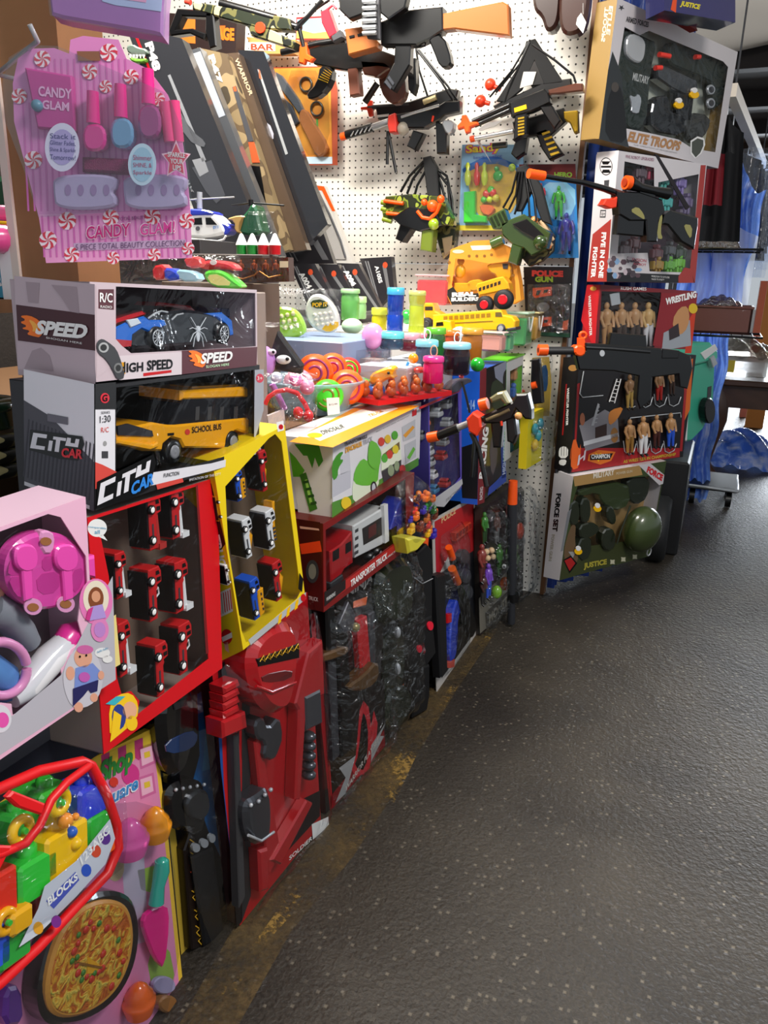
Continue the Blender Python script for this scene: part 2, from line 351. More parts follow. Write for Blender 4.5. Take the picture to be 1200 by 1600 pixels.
# ================================================================== setting
def asphalt():
    t = bpy.data.materials.new('asphalt'); t.use_nodes = True; n = t.node_tree.nodes; L = t.node_tree.links; b = n['Principled BSDF']
    tc = n.new('ShaderNodeTexCoord')
    a = n.new('ShaderNodeTexNoise'); a.inputs['Scale'].default_value = 2.2; a.inputs['Detail'].default_value = 8
    f = n.new('ShaderNodeTexNoise'); f.inputs['Scale'].default_value = 150; f.inputs['Detail'].default_value = 5
    v = n.new('ShaderNodeTexVoronoi'); v.inputs['Scale'].default_value = 70
    v2 = n.new('ShaderNodeTexVoronoi'); v2.inputs['Scale'].default_value = 30; v.distance = 'CHEBYCHEV'; v2.distance = 'MANHATTAN'
    for x in (a, f, v, v2): L.new(tc.outputs['Object'], x.inputs['Vector'])
    cr = n.new('ShaderNodeValToRGB'); e = cr.color_ramp.elements; e[0].position = .3; e[0].color = lin('#2a2520'); e[1].position = .75; e[1].color = lin('#453e34'); L.new(a.outputs[0], cr.inputs[0])
    m1 = n.new('ShaderNodeMixRGB'); m1.blend_type = 'OVERLAY'; m1.inputs[0].default_value = 1; L.new(cr.outputs[0], m1.inputs[1]); L.new(f.outputs[0], m1.inputs[2])
    def chips(vn, lo, hi, sel):   # light stone chips: near a cell centre and only in some cells
        r = n.new('ShaderNodeMapRange'); r.inputs['From Min'].default_value = lo; r.inputs['From Max'].default_value = hi; r.inputs['To Min'].default_value = 1; r.inputs['To Max'].default_value = 0; L.new(vn.outputs['Distance'], r.inputs[0])
        sp = n.new('ShaderNodeSeparateColor'); L.new(vn.outputs['Color'], sp.inputs[0]); g = n.new('ShaderNodeMath'); g.operation = 'GREATER_THAN'; g.inputs[1].default_value = sel; L.new(sp.outputs[0], g.inputs[0])
        mm = n.new('ShaderNodeMath'); mm.operation = 'MULTIPLY'; L.new(r.outputs[0], mm.inputs[0]); L.new(g.outputs[0], mm.inputs[1]); return mm
    c1 = chips(v, .12, .30, .80); c2 = chips(v2, .05, .14, .86)
    m2 = n.new('ShaderNodeMixRGB'); m2.inputs[2].default_value = lin('#6e6658'); L.new(c1.outputs[0], m2.inputs[0]); L.new(m1.outputs[0], m2.inputs[1])
    m3 = n.new('ShaderNodeMixRGB'); m3.inputs[2].default_value = lin('#9a917f'); L.new(c2.outputs[0], m3.inputs[0]); L.new(m2.outputs[0], m3.inputs[1])
    L.new(m3.outputs[0], b.inputs['Base Color']); b.inputs['Roughness'].default_value = .52
    bp = n.new('ShaderNodeBump'); bp.inputs['Strength'].default_value = .6; bp.inputs['Distance'].default_value = .004; ad = n.new('ShaderNodeMath'); ad.operation = 'ADD'
    L.new(v.outputs['Distance'], ad.inputs[0]); L.new(f.outputs[0], ad.inputs[1]); L.new(ad.outputs[0], bp.inputs['Height']); L.new(bp.outputs[0], b.inputs['Normal'])
    return t
b = MB(); b.add([(-4, -1, 0), (7, -1, 0), (7, 24, 0), (-4, 24, 0)], [(0, 1, 2, 3)], asphalt()); struct(b.build('floor'))
# worn yellow paint
def paint():
    t = bpy.data.materials.new('worn_yellow_paint'); t.use_nodes = True; n = t.node_tree.nodes; L = t.node_tree.links; b = n['Principled BSDF']
    tc = n.new('ShaderNodeTexCoord'); a = n.new('ShaderNodeTexNoise'); a.inputs['Scale'].default_value = 60; a.inputs['Detail'].default_value = 9; a.inputs['Roughness'].default_value = .75; L.new(tc.outputs['Object'], a.inputs['Vector'])
    a2 = n.new('ShaderNodeTexNoise'); a2.inputs['Scale'].default_value = 5; L.new(tc.outputs['Object'], a2.inputs['Vector'])
    ad = n.new('ShaderNodeMath'); ad.operation = 'MULTIPLY'; L.new(a.outputs[0], ad.inputs[0]); L.new(a2.outputs[0], ad.inputs[1])
    cr = n.new('ShaderNodeValToRGB'); e = cr.color_ramp.elements; e[0].position = .285; e[0].color = (0, 0, 0, 1); e[1].position = .35; e[1].color = (1, 1, 1, 1); L.new(ad.outputs[0], cr.inputs[0])
    b.inputs['Base Color'].default_value = lin('#9a7a3c'); b.inputs['Roughness'].default_value = .7; L.new(cr.outputs[0], b.inputs['Alpha']); return t
def dirt():
    t = paint(); n = t.node_tree.nodes; t.name = 'ground_dirt'; n['Principled BSDF'].inputs['Base Color'].default_value = lin('#6a5634'); e = n['Color Ramp'].color_ramp.elements; e[0].position = .17; e[1].position = .36; e[1].color = (.8, .8, .8, 1); return t
b = MB(); vs = []
for x, y, w in [(330, 1600, 50), (420, 1440, 50), (510, 1320, 60), (590, 1210, 50), (650, 1120, 42), (705, 1045, 34), (760, 975, 26)]: vs += [ground(x-w, y, .001), ground(x+w*.7, y+w*.3, .001)]
b.add(vs, [(2*i, 2*i+1, 2*i+3, 2*i+2) for i in range(6)], dirt()); o = b.build('ground_dirt'); tag(o, 'brown dirt and grit swept along the foot of the stall', 'dirt'); o['kind'] = 'stuff'
b = MB(); pts = [(330, 1590, 12), (400, 1480, 8), (520, 1330, 20), (575, 1270, 30), (612, 1215, 20), (660, 1140, 9), (700, 1085, 6), (740, 1030, 6), (775, 975, 4)]; vs = []
for x, y, w in pts: p = ground(x-w, y, .0015); q = ground(x+w, y+w*.25, .0015); vs += [p, q]
b.add(vs, [(2*i, 2*i+1, 2*i+3, 2*i+2) for i in range(len(pts)-1)], paint()); o = b.build('painted_line'); tag(o, 'worn yellow painted line along the asphalt in front of the stall', 'line')
# pegboard: one inch hole grid
def peg():
    t = bpy.data.materials.new('pegboard'); t.use_nodes = True; n = t.node_tree.nodes; L = t.node_tree.links; b = n['Principled BSDF']
    tc = n.new('ShaderNodeTexCoord'); sc = n.new('ShaderNodeVectorMath'); sc.operation = 'SCALE'; sc.inputs[3].default_value = 1/.0254; L.new(tc.outputs['Object'], sc.inputs[0])
    fr_ = n.new('ShaderNodeVectorMath'); fr_.operation = 'FRACTION'; L.new(sc.outputs[0], fr_.inputs[0])
    sb = n.new('ShaderNodeVectorMath'); sb.operation = 'SUBTRACT'; sb.inputs[1].default_value = (.5, .5, .5); L.new(fr_.outputs[0], sb.inputs[0])
    sp = n.new('ShaderNodeSeparateXYZ'); L.new(sb.outputs[0], sp.inputs[0]); cb = n.new('ShaderNodeCombineXYZ'); L.new(sp.outputs[0], cb.inputs[0]); L.new(sp.outputs[2], cb.inputs[2])
    ln = n.new('ShaderNodeVectorMath'); ln.operation = 'LENGTH'; L.new(cb.outputs[0], ln.inputs[0])
    r = n.new('ShaderNodeMapRange'); r.inputs['From Min'].default_value = .115; r.inputs['From Max'].default_value = .155; L.new(ln.outputs['Value'], r.inputs[0])
    mx = n.new('ShaderNodeMixRGB'); mx.inputs[1].default_value = lin('#2c2621'); mx.inputs[2].default_value = lin('#efeae0'); L.new(r.outputs[0], mx.inputs[0]); L.new(mx.outputs[0], b.inputs['Base Color'])
    b.inputs['Roughness'].default_value = .45; return t
b = MB(); pg = peg(); b.box((-2.75, 3.0, 0), (-.548, 3.006, 1.303), pg); b.box((-2.75, 3.0, 1.305), (-.548, 3.006, 2.75), pg); struct(b.build('wall_back'))
WOOD = RAMPMAT('stained_wood', [(0, '#5b3820'), (1, '#8c5f38')], 5, 5, .5, distort=2)
b = MB(); b.box((-.555, 2.992, 0), (-.538, 3.03, 2.75), WOOD); struct(b.build('trim_1'))
# blue tarp partition beyond the pegboard
TARP = RAMPMAT('blue_tarp', [(0, '#0e2154'), (.6, '#1b3c8f'), (1, '#2d55b5')], 4, 5, .38, .5, 1.0)
b = MB()
def tp(u, v):
    a = Vector((-.535, 3.03, 0)); c = Vector((-.27, 3.55, 0)); p = a.lerp(c, u); k = .018*sin(u*34)+.01*sin(u*77+v*4); return (p.x+k, p.y-k*.4, .02+v*2.6)
b.sheet(tp, 90, 24, TARP); struct(b.build('wall_right'))
# dark wall and brown boards on the left
b = MB(); b.box((-2.8, -.6, 0), (-2.75, 3.0, 2.75), M('#2a2320', .8, bump=.3)); struct(b.build('wall_left'))
# ceiling: cream canvas over the stall end, dark boards further back
b = MB(); CANV = TRANSL(M('#eadccb', .8, bump=.2, bs=6), '#f4e4d2', .6)
def cv(u, v): return (-.40+2.6*u, 2.75+2.5*v, 2.64+.08*sin(u*5)-.22*max(0, v-.6)*2.0*(1-.3*u))
b.sheet(cv, 20, 20, CANV); o = b.build('canvas_awning'); tag(o, 'cream canvas awning stretched overhead beyond the stall', 'awning')
b = MB(); b.box((-3, 5.2, 2.55), (6, 13.5, 2.62), M('#2c2523', .85, bump=.4, bs=9))
for k in range(7): b.box((-3, 5.4+k*1.1, 2.45), (6, 5.5+k*1.1, 2.55), M('#241d1b', .8))
struct(b.build('ceiling'))
b = MB(); b.box((-3, -.6, 2.76), (-.5, 3.0, 2.8), M('#cfc6b8', .8)); struct(b.build('ceiling_panel'))
# table and front ledges of the stall
DK = M('#1b2030', .8); CLOTH = M('#131c3e', .85, bump=.3, bs=12); PLY = M('#6b4c30', .6)
b = MB(); b.box((-2.2, 1.05, .90), (-.842, 2.98, .93), PLY); b.box((-2.15, .25, 0), (-2.1, 2.9, .9), PLY); t = b.build('display_table'); tag(t, 'long plywood display table heaped with toys, dark cloth skirt below', 'table')
b = MB(); b.sheet(lambda u, v: (-.875+.010*sin(u*60), .1+2.8*u, .003+.9*v), 90, 2, CLOTH); b.build('skirt_cloth', t)
# ================================================================== ledge that carries the front row
b = MB(); b.box((-.838, .2, .555), (-.775, 2.93, .582), DK); b.box((-.838, .25, .582), (-.775, 1.275, .630), DK)
for y in (.3, 1.6, 2.85): b.box((-.838, y, 0), (-.80, y+.04, .555), PLY)
tag(b.build('ledge_shelf'), 'low plywood ledge running along the front of the toy table', 'shelf')
# ---------------------------------------------------------------- pink blister card on the post
P = Pack('makeup_set', 'pink candy striped makeup and nail polish card hanging on the left post', 'makeup set', (-.835, .800, 1.257), (27, 0, -3.1), .191, .25, .04)
b = P.mb(); PK = M('#e388c4', .35, coat=.4); PKD = M('#c73d92', .35); PINKST = M('#d16ab0', .35); SWR = M('#d8384f', .4)
out = [(20, 130), (28, 92), (48, 76), (85, 75), (108, 84), (110, 62), (130, 56), (185, 62), (198, 92), (232, 108), (262, 148), (282, 200), (292, 270), (297, 325), (300, 403), (72, 411), (62, 345), (40, 260), (22, 190)]
b.px(out, 0, .002, PK)
for k in range(26):
    x = 34+k*10; t_ = 92 if 50 < x < 195 else (118 if 190 < x < 236 else 160+max(0, x-258)*4)
    if x < 278: b.pd([(x, t_), (x+3, t_), (x+12, 330), (x+9, 330)], 1, PINKST)
b.pd([(60, 335), (296, 328), (300, 403), (72, 411)], 2, M('#e99acb', .35))
for k in range(24):
    x = 64+k*9.7; b.pd([(x, 337), (x+3, 337), (x+7, 402), (x+4, 402)], 3, PINKST)
def swirl(x, y, r, L=4):
    b.pd(circ(x, y, r, r, 18), L, M('#f7e4ec', .4))
    for k in range(6):
        a = k*60; pts = [(x, y)]+[(x+r*t*cos(radians(a+t*50)), y+r*t*sin(radians(a+t*50))) for t in (.35, .7, 1)]+[(x+r*t*cos(radians(a+28+t*50)), y+r*t*sin(radians(a+28+t*50))) for t in (1, .7, .35)]
        b.pd(pts, L+1, SWR)
for x, y, r in [(66, 92, 13), (170, 82, 14), (140, 112, 12), (205, 120, 12), (105, 345, 14), (173, 340, 13), (238, 338, 13), (292, 345, 12), (75, 375, 14), (112, 398, 12), (177, 403, 10), (241, 398, 10), (294, 388, 10), (30, 150, 12), (52, 250, 14), (247, 155, 11), (165, 135, 10)]: swirl(x, y, r)
b.pd([(120, 80), (155, 80), (157, 95), (122, 95)], 6, M('#8a5a40'))
b.text('CANDY', (134, 375), (204, 369), (134, 353), M('#fdf0f6'), -.0024, .05); b.text('CANDY', (135, 374), (203, 368), (135, 354), M('#c81e78'), -.0028, .02)
b.text('GLAM!', (218, 369), (274, 364), (218, 349), M('#fdf0f6'), -.0024, .05); b.text('GLAM!', (219, 368), (273, 363), (219, 350), M('#e0459a'), -.0028, .02)
b.pd([(115, 380), (290, 374), (291, 386), (116, 392)], 4, M('#c9a7c9')); b.text('5 PIECE TOTAL BEAUTY COLLECTION', (118, 391), (288, 384), (118, 382), M('#5c3a63'), -.0024)
b.text('TOTAL BEAUTY', (184, 345), (228, 342), (184, 340), M('#7a4a7a'), -.0024)
b.build('backing_card', P.root)
b = P.mb(); b.px([(38, 105), (112, 118), (118, 205), (58, 200)], -.010, 0, PKD, .002); b.text('CANDY', (60, 150), (112, 155), (60, 134), M('#f2b5dc'), -.0106, .03); b.text('GLAM', (66, 170), (108, 174), (66, 156), M('#f2b5dc'), -.0106, .03)
b.psph(58, 165, -.012, 9, M('#5f8fa3', .3)); b.build('lip_gloss_case', P.root)
for (x, y, c, t) in [(146, 235, '#e0248f', 0), (189, 230, '#6f9fc4', -4), (232, 215, '#a2387c', -10)]:
    b = P.mb(); b.px(smoothpoly([(x-18, y-42+t), (x+18, y-42+t), (x+20, y), (x-16, y+2)], 2), -.022, -.004, M(c, .15, coat=1), .003)
    b.ptube([(x, y-42+t), (x-1, y-92+t*1.5)], -.013, [.0085, .0072], M('#f0148c', .2, coat=1), 14); b.build('nail_polish_bottle', P.root)
b = P.mb(); b.px([(128, 245), (200, 248), (200, 272), (128, 268)], -.012, 0, M('#b0136e', .5, bump=1, bs=900), .003)
b.ptube([(258, 160), (266, 222)], -.01, .008, M('#e83a7e', .2, coat=1), 12); b.ptube([(272, 158), (279, 222)], -.01, .007, M('#e83a7e', .2, coat=1), 12); b.build('lip_balm_tubes', P.root)
SEP = CLEAR('#c5b4d8', .8, .3)
for x0 in (82, 192):
    b = P.mb(); b.px(smoothpoly([(x0, 272), (x0+100, 272), (x0+100, 292), (x0+92, 300), (x0+100, 308), (x0+98, 326), (x0+5, 328), (x0, 300)], 2), -.014, -.002, SEP, .003)
    for k in range(4): b.px(circ(x0+24+k*20, 297, 5, 9, 12), -.0145, -.0142, M('#9a7aa8'))
    b.build('toe_separator', P.root)
b = P.mb(); Y0 = -.024
b.px(circ(97, 230, 27, 38, 30), Y0, Y0+.001, M('#e9e2f6')); b.px(circ(97, 230, 20, 28, 30), Y0-.0003, Y0-.0003, M('#b9a8dc'))
for i, t in enumerate(['Stack it', 'Glitter Fades,', 'Shine & Sparkle', 'Tomorrow!']): b.text(t, (78, 216+i*11), (118, 218+i*11), (78, 208+i*11), M('#3e3480'), Y0-.0007)
b.px(circ(222, 257, 22, 33, 30), Y0, Y0+.001, M('#cfe6f4')); b.px(circ(222, 257, 17, 27, 30), Y0-.0003, Y0-.0003, M('#a9cfe4'))
for i, t in enumerate(['Shimmer', 'SHINE, &', 'Sparkle']): b.text(t, (208, 250+i*12), (237, 251+i*12), (208, 242+i*12), M('#c0396f'), Y0-.0007)
b.px([(275+24*(1 if i % 2 == 0 else .5)*cos(radians(-90+36*i)), 250+31*(1 if i % 2 == 0 else .5)*sin(radians(-90+36*i))) for i in range(10)], Y0, Y0+.001, M('#f7c6d6'))
b.px([(275+20*(1 if i % 2 == 0 else .52)*cos(radians(-90+36*i)), 250+26*(1 if i % 2 == 0 else .52)*sin(radians(-90+36*i))) for i in range(10)], Y0-.0003, Y0-.0003, M('#e0405c'))
for i, t in enumerate(['SPARKLE', 'YOUR', 'LIPS']): b.text(t, (262+i*4, 245+i*10), (289-i*3, 247+i*10), (262+i*4, 237+i*10), WHT, Y0-.0007, .02)
b.build('sticker', P.root)
b = P.mb(); big = [(3, 130), (14, 90), (44, 70), (90, 72), (262, 146), (284, 200), (296, 270), (300, 322), (60, 340), (36, 262), (8, 190)]
p = [P.F.P(*q, -.03) for q in big]; b.ext(p, -.03, -.0295, BLIST); p2 = [P.F.P(*q, -.002) for q in big]
n = len(p); b.add([(a, -.03, c) for a, c in p]+[(a, -.002, c) for a, c in p2], [(i, (i+1) % n, (i+1) % n+n, i+n) for i in range(n)], BLIST); b.build('clear_blister', P.root)
# the card above it
Fh = Fr((-.84, .82, 1.53), 24, -4, -3)
b = MB(Fh); b.px([(68, -70), (262, -60), (255, 8), (254, 56), (240, 52), (100, 28), (80, 22)], 0, .03, M('#a868b0', .4, coat=.5), .003); b.px([(150, -40), (256, -38), (252, 18), (180, 8), (160, 2)], -.0006, -.0004, M('#b9c6ea', .3)); b.px([(190, -35), (235, -35), (228, 4), (186, -2)], -.001, -.0008, M('#f0a8cc', .3))
b.px([(66, -72), (264, -62), (257, 58), (102, 32), (78, 24)], -.012, -.0115, BLIST); tag(b.build('purple_beauty_card'), 'purple blister card hanging above the pink makeup card, mostly cut off', 'toy card')
# post
b = MB(); A = atY(62, 200, .95); xl = atY(44, 60, .95).x; xr = atY(150, 60, .95).x
b.box((-1.02, .93, 0), (-.905, 1.02, 2.75), RAMPMAT('brown_wood', [(0, '#7a5233'), (1, '#a87748')], 4, 4, .6, distort=1.5)); o = b.build('wooden_post'); tag(o, 'brown wooden post with a white edge strip behind the makeup card', 'post')
b = MB(); b.box((-1.035, .925, .93), (-1.02, .95, 2.75), M('#e2d6c8', .5)); b.box((-1.06, .925, 1.2), (-1.035, .93, 1.29), WHT); b.build('edge_strip', o)
b = MB(); b.tube([(-.96, .93, 1.505), (-.95, .86, 1.5), (-.80, .79, 1.51), (-.80, .78, 1.525)], .003, SILV); b.build('hook', o)

# ---------------------------------------------------------------- speed car box
P = Pack('toy_car_box', 'grey and maroon SPEED box with a blue and red toy car', 'toy car box', (-.68, .712, 1.122), (90.4, 0, 1.7), .359, .115, .125)
MAR = M('#5a2a33', .4); GLI = M('#c9b6bd', .4); TX = M('#a8949c', .4)
win = [(181, 447), (402, 458), (400, 541), (375, 543), (205, 552), (190, 540), (181, 530)]
P.carton(GLI, M('#b8a4ab', .45), win, M('#3c1b28', .5)); b = P.c
b.pd([(150, 446), (179, 447), (180, 570), (151, 590)], 1, GLI); b.pd([(154, 452), (178, 452), (178, 484), (154, 482)], 2, MAR)
b.text('R/C', (156, 472), (176, 473), (156, 457), WHT, -.0012, .02); b.text('RADIO', (157, 481), (175, 482), (157, 477), WHT, -.0012)
b.pd([(284, 548), (402, 542), (401, 571), (284, 585)], 2, MAR); b.pd([(186, 556), (284, 550), (284, 585), (186, 594)], 2, M('#d8cbd0', .4))
b.pd([(186, 566), (196, 566), (196, 584), (186, 584)], 3, M('#e8a21a')); b.text('H', (187, 584), (196, 582), (187, 567), BLK, -.0015, .02)
b.text('IGH', (198, 582), (224, 580), (198, 567), BLK, -.0015, .03); b.text('SPEED', (230, 579), (270, 576), (230, 563), BLK, -.0015, .03)
b.pd([(224, 583), (268, 578), (268, 582), (224, 588)], 3, RED)
FL = M('#ff7a1a', .4); FL2 = M('#ffb347', .4)
def flame(b, x, y, s, sgn=1):
    b.pd(smoothpoly([(x-s*.9, y-s*.75), (x-s*.2, y-s*.8), (x+s*.5, y-s*.45), (x+s*.9, y+s*.1), (x+s*.6, y+s*.8), (x+s*.1, y+s*.7), (x-s*.4, y+s*.55), (x-s*.1, y+s*.3), (x-s*.8, y+s*.15), (x-s*.3, y-s*.02), (x-s*.9, y-s*.3), (x-s*.4, y-s*.45)], 1), 4, FL)
    b.pd(smoothpoly([(x-s*.3, y-s*.55), (x+s*.3, y-s*.25), (x+s*.5, y+s*.3), (x, y+s*.4), (x+s*.1, y+s*.1)], 1), 5, FL2)
flame(b, 308, 561, 17); b.text('SPEED', (313, 569), (362, 564), (316, 552), WHT, -.0022, .04); b.text('SLOGAN HERE', (322, 575), (358, 571), (322, 571), M('#cfc'), -.0022)
b.pd(smoothpoly([(153, 532), (160, 529), (170, 535), (182, 545), (190, 566), (196, 590), (184, 594), (175, 575), (165, 560), (154, 552), (151, 540)], 1), 6, GREYD); b.pd(circ(162, 543, 8, 8), 7, M('#c8c8c8', .3, .4)); b.pd(circ(162, 543, 5, 5), 8, M('#222')); b.pd(circ(185, 575, 7, 8), 7, M('#909090', .3, .4)); b.pd(circ(185, 575, 4, 5), 8, M('#222'))
# side
LF = P.L; sb = MB(LF); g = .0004
for poly, m, k in [([(22, 431), (148, 444), (149, 600), (28, 577)], M('#c4b0b8', .45), 1), ([(25, 476), (148, 492), (149, 548), (28, 532)], M('#4a242c', .45), 2), ([(40, 440), (62, 442), (60, 474), (44, 472)], TX, 2), ([(80, 445), (120, 448), (124, 490), (110, 487), (96, 465)], TX, 2), ([(38, 575), (50, 548), (64, 543), (78, 556), (84, 580)], TX, 2)]: sb.pd(poly, k, m)
flame(sb, 50, 510, 22); sb.text('SPEED', (54, 522), (133, 530), (60, 500), WHT, -.0022, .05); sb.text('SHOGAN HERE', (72, 529), (128, 538), (72, 526), WHT, -.0022)
b.v += sb.v; 
for q, fm, s_ in zip(sb.f, sb.fm, sb.sm): b.f.append([i+len(b.v)-len(sb.v) for i in q]); b.fm.append(b.mi(sb.mats[fm])); b.sm.append(s_)
P.done()
# the car inside
b = P.mb(); BLU = M('#1c6fd8', .2, coat=1); REDC = M('#c41824', .2, coat=1); BKC = M('#101218', .2, coat=1)
body = [(182, 540), (181, 525), (196, 520), (214, 508), (232, 492), (250, 488), (268, 486), (292, 484), (318, 487), (345, 490), (362, 502), (364, 525), (350, 535), (215, 545)]
b.px(body, .022, .10, BKC, .004); b.px([(181, 540), (181, 512), (205, 500), (226, 494), (236, 500), (258, 500), (262, 508), (236, 520), (222, 514), (208, 524), (206, 541)], .020, .0225, BLU, .002)
b.px([(181, 510), (181, 500), (205, 492), (226, 486), (232, 490), (214, 500)], .03, .10, REDC, .004); b.px([(320, 490), (348, 488), (363, 500), (366, 524), (358, 526), (352, 506), (340, 497)], .019, .023, BLU, .002)
b.px([(245, 478), (250, 472), (300, 478), (312, 490), (300, 492), (290, 482)], .05, .09, REDC, .003); b.px([(330, 480), (366, 482), (366, 500), (350, 494)], .05, .10, M('#16306e', .2, coat=1), .003)
b.px([(181, 530), (206, 532), (205, 541), (182, 543)], .018, .021, REDC)
car = b.build('toy_sports_car', P.root)
def spokewheel(P, px, py, r, y, par):
    b = P.mb(); c = P.F.P3(px, py, y); R = pxr(P.F, c, r)*1.25
    b.lathe([(R*.72, .001), (R, 0), (R, .02), (R*.7, .02)], c, BLK, 26, 'y'); b.tube([(c.x+R*.68*cos(a), c.y-.001, c.z+R*.68*sin(a)) for a in [i*pi/13 for i in range(26)]], R*.06, SILV, 6, True)
    for k in range(10): a = k*pi/5; b.tube([(c.x, c.y-.001, c.z), (c.x+R*.64*cos(a), c.y-.001, c.z+R*.64*sin(a))], R*.045, SILV, 5)
    b.sph((c.x, c.y-.001, c.z), R*.12, SILV, 8, 5); b.build('wheel', par)
spokewheel(P, 246, 528, 14, .017, car); spokewheel(P, 350, 521, 13, .017, car)
b = P.mb(); sx, sy = 310, 518; SV = M('#d9dde2', .3)
b.px(circ(sx, sy-4, 3.5, 5, 12), .0195, .0215, SV); b.px(circ(sx, sy+7, 2.6, 9, 12), .0195, .0215, SV)
for sg in (-1, 1):
    for (a, c, d, e) in [(6, -12, 12, -22), (9, -6, 14, -4), (8, 4, 13, 16), (6, 10, 8, 24)]: b.ptube([(sx, sy-2), (sx+sg*a, sy+c), (sx+sg*d, sy+e)], .0195, .0007, SV, 5)
b.build('spider_emblem', car)
b = P.mb(); b.px([(198, 500), (216, 497), (222, 505), (205, 512)], .018, .02, M('#dfe6ee', .1, coat=1), .001); b.build('headlight', car)
b = P.mb(); b.ptube([(232, 497), (240, 491), (252, 486), (262, 488)], .019, .0014, SILV, 6); b.ptube([(268, 500), (276, 492), (286, 490)], .019, .0014, SILV, 6); b.build('windscreen_frame', car)

# ---------------------------------------------------------------- school bus box
P = Pack('toy_bus_box', 'white and black CITY CAR box holding a yellow toy school bus, under the car box', 'toy bus box', (-.68, .694, .967), (91.2, 1, 1.2), .385, .150, .125)
CW = M('#e4e2e8', .35); CR = M('#d94a40', .4)
win = [(181, 592), (396, 578), (398, 700), (380, 712), (240, 742), (181, 748)]
P.carton(M('#1d1d20', .4), M('#2a2a2e', .45), win, M('#0e0d10', .6)); b = P.c
b.pd([(149, 600), (181, 597), (181, 640), (149, 640)], 1, M('#1a1a1c')); b.pd(circ(164, 622, 7, 8), 2, M('#d8283a')); b.text('G', (160, 628), (168, 627), (160, 617), BLK, -.001, .03)
b.pd([(149, 640), (180, 639), (180, 744), (149, 724)], 1, CW); b.text('1:30', (156, 661), (173, 659), (156, 650), GREYD, -.001, .01); b.text('R/C', (158, 676), (170, 675), (158, 668), CR, -.001); b.text('SERIES', (158, 647), (172, 646), (158, 643), GREYD, -.001)
b.pd([(159, 705), (169, 705), (169, 716), (159, 716)], 2, GREYD); b.pd(circ(164, 693, 3, 4), 2, M('#999'))
b.pd([(149, 722), (160, 726), (188, 740), (180, 760), (149, 764)], 2, CR); b.pd([(149, 764), (182, 758), (240, 744), (398, 700), (412, 696), (412, 707), (300, 738), (149, 798)], 1, M('#161618'))
b.pd([(186, 746), (240, 738), (330, 724), (398, 706), (398, 716), (330, 736), (240, 758), (186, 770)], 3, CW); b.pd([(244, 757), (285, 747), (287, 753), (246, 765)], 4, CR)
b.text('FUNCTION', (256, 746), (280, 742), (256, 740), BLK, -.0018, .01); b.text('IMITATION OF THE CITY', (296, 752), (345, 742), (296, 748), CW, -.0018)
def citylogo(b, pts, lay, red=True):
    (x0, y0), (x1, y1), h = pts; dx = (x1-x0); s = (y1-y0)/dx
    f = lambda u, v: (x0+dx*u, y0+(y1-y0)*u-h*v)
    b.pd([f(-.02, -.12), f(.0, 1.1), f(.98, 1.15), f(1.02, .7), f(.9, -.35), f(.55, -.4)], lay, BLK)
    for P_ in ([(0, 0), (.06, .95), (.32, .95), (.31, .72), (.14, .72), (.11, .22), (.28, .22), (.27, 0)], [(.33, 0), (.36, .62), (.43, .62), (.40, 0)], [(.46, 0), (.49, .72), (.43, .72), (.44, .9), (.68, .9), (.67, .72), (.57, .72), (.54, 0)], [(.66, .45), (.70, .95), (.77, .95), (.76, .66), (.84, .66), (.86, .95), (.93, .95), (.90, .45)]):
        b.pd([f(*q) for q in P_], lay+1, CW)
    b.text('CAR', f(.58, -.28), f(.98, -.22), f(.60, .30), M('#2a86e0') if not red else M('#e0323c'), -.0003*(lay+3), .04)
citylogo(b, ((152, 790), (242, 748), 34), 5, False)
b.pd([(380, 706), (400, 690), (412, 676), (413, 700), (404, 716), (372, 728)], 6, BLK); b.text('TRUCK', (374, 722), (408, 706), (380, 700), WHT, -.0028, .03)
b.pd([(398, 578), (412, 577), (412, 640), (404, 668), (397, 690)], 2, M('#a9abb4', .35)); b.pd(circ(406, 591, 6, 7), 3, M('#d43a52')); b.text('3+', (402, 594), (410, 594), (402, 588), WHT, -.0015)
sb = MB(P.L)
for poly, m, k in [([(37, 577), (147, 600), (147, 799), (38, 757)], CW, 1), ([(37, 625), (78, 650), (147, 722), (147, 799), (38, 757)], M('#515058', .5), 2), ([(38, 752), (140, 790), (140, 796), (38, 758)], M('#d8d6dc'), 4)]: sb.pd(poly, k, m)
for k in range(18): sb.pd([(44+k*6, 655+k*2.2), (46+k*6, 655+k*2.4), (38+k*6, 745+k*2.2), (36+k*6, 744+k*2.2)], 3, M('#3f3e46', .5))
citylogo(sb, ((47, 700), (130, 712), 26), 5); sb.pd([(74, 646), (106, 652), (106, 664), (74, 658)], 4, M('#6d6b75'))
b.v += sb.v
for q, fm, s_ in zip(sb.f, sb.fm, sb.sm): b.f.append([i+len(b.v)-len(sb.v) for i in q]); b.fm.append(b.mi(sb.mats[fm])); b.sm.append(s_)
P.done()
BY = M('#f2a60c', .28, coat=.5); b = P.mb()
b.px([(181, 680), (182, 672), (240, 660), (262, 664), (276, 664), (396, 652), (396, 690), (384, 676), (370, 672), (356, 682), (352, 700), (288, 700), (282, 688), (268, 684), (256, 694), (254, 705), (225, 705), (181, 692)], .02, .10, BY, .003)
b.px([(284, 610), (396, 604), (396, 622), (284, 626)], .022, .098, BY, .004); b.px([(300, 604), (380, 600), (380, 606), (300, 610)], .04, .08, BY)
bus = b.build('toy_school_bus', P.root)
b = P.mb(); b.px([(262, 664), (286, 624), (396, 619), (396, 653)], .024, .096, M('#15151a', .08, coat=1))
for x in (306, 325, 344, 366): b.px([(x, 636), (x+6, 635), (x+5, 656), (x-1, 657)], .0235, .0238, M('#3c3a3a'))
b.build('window_band', bus)
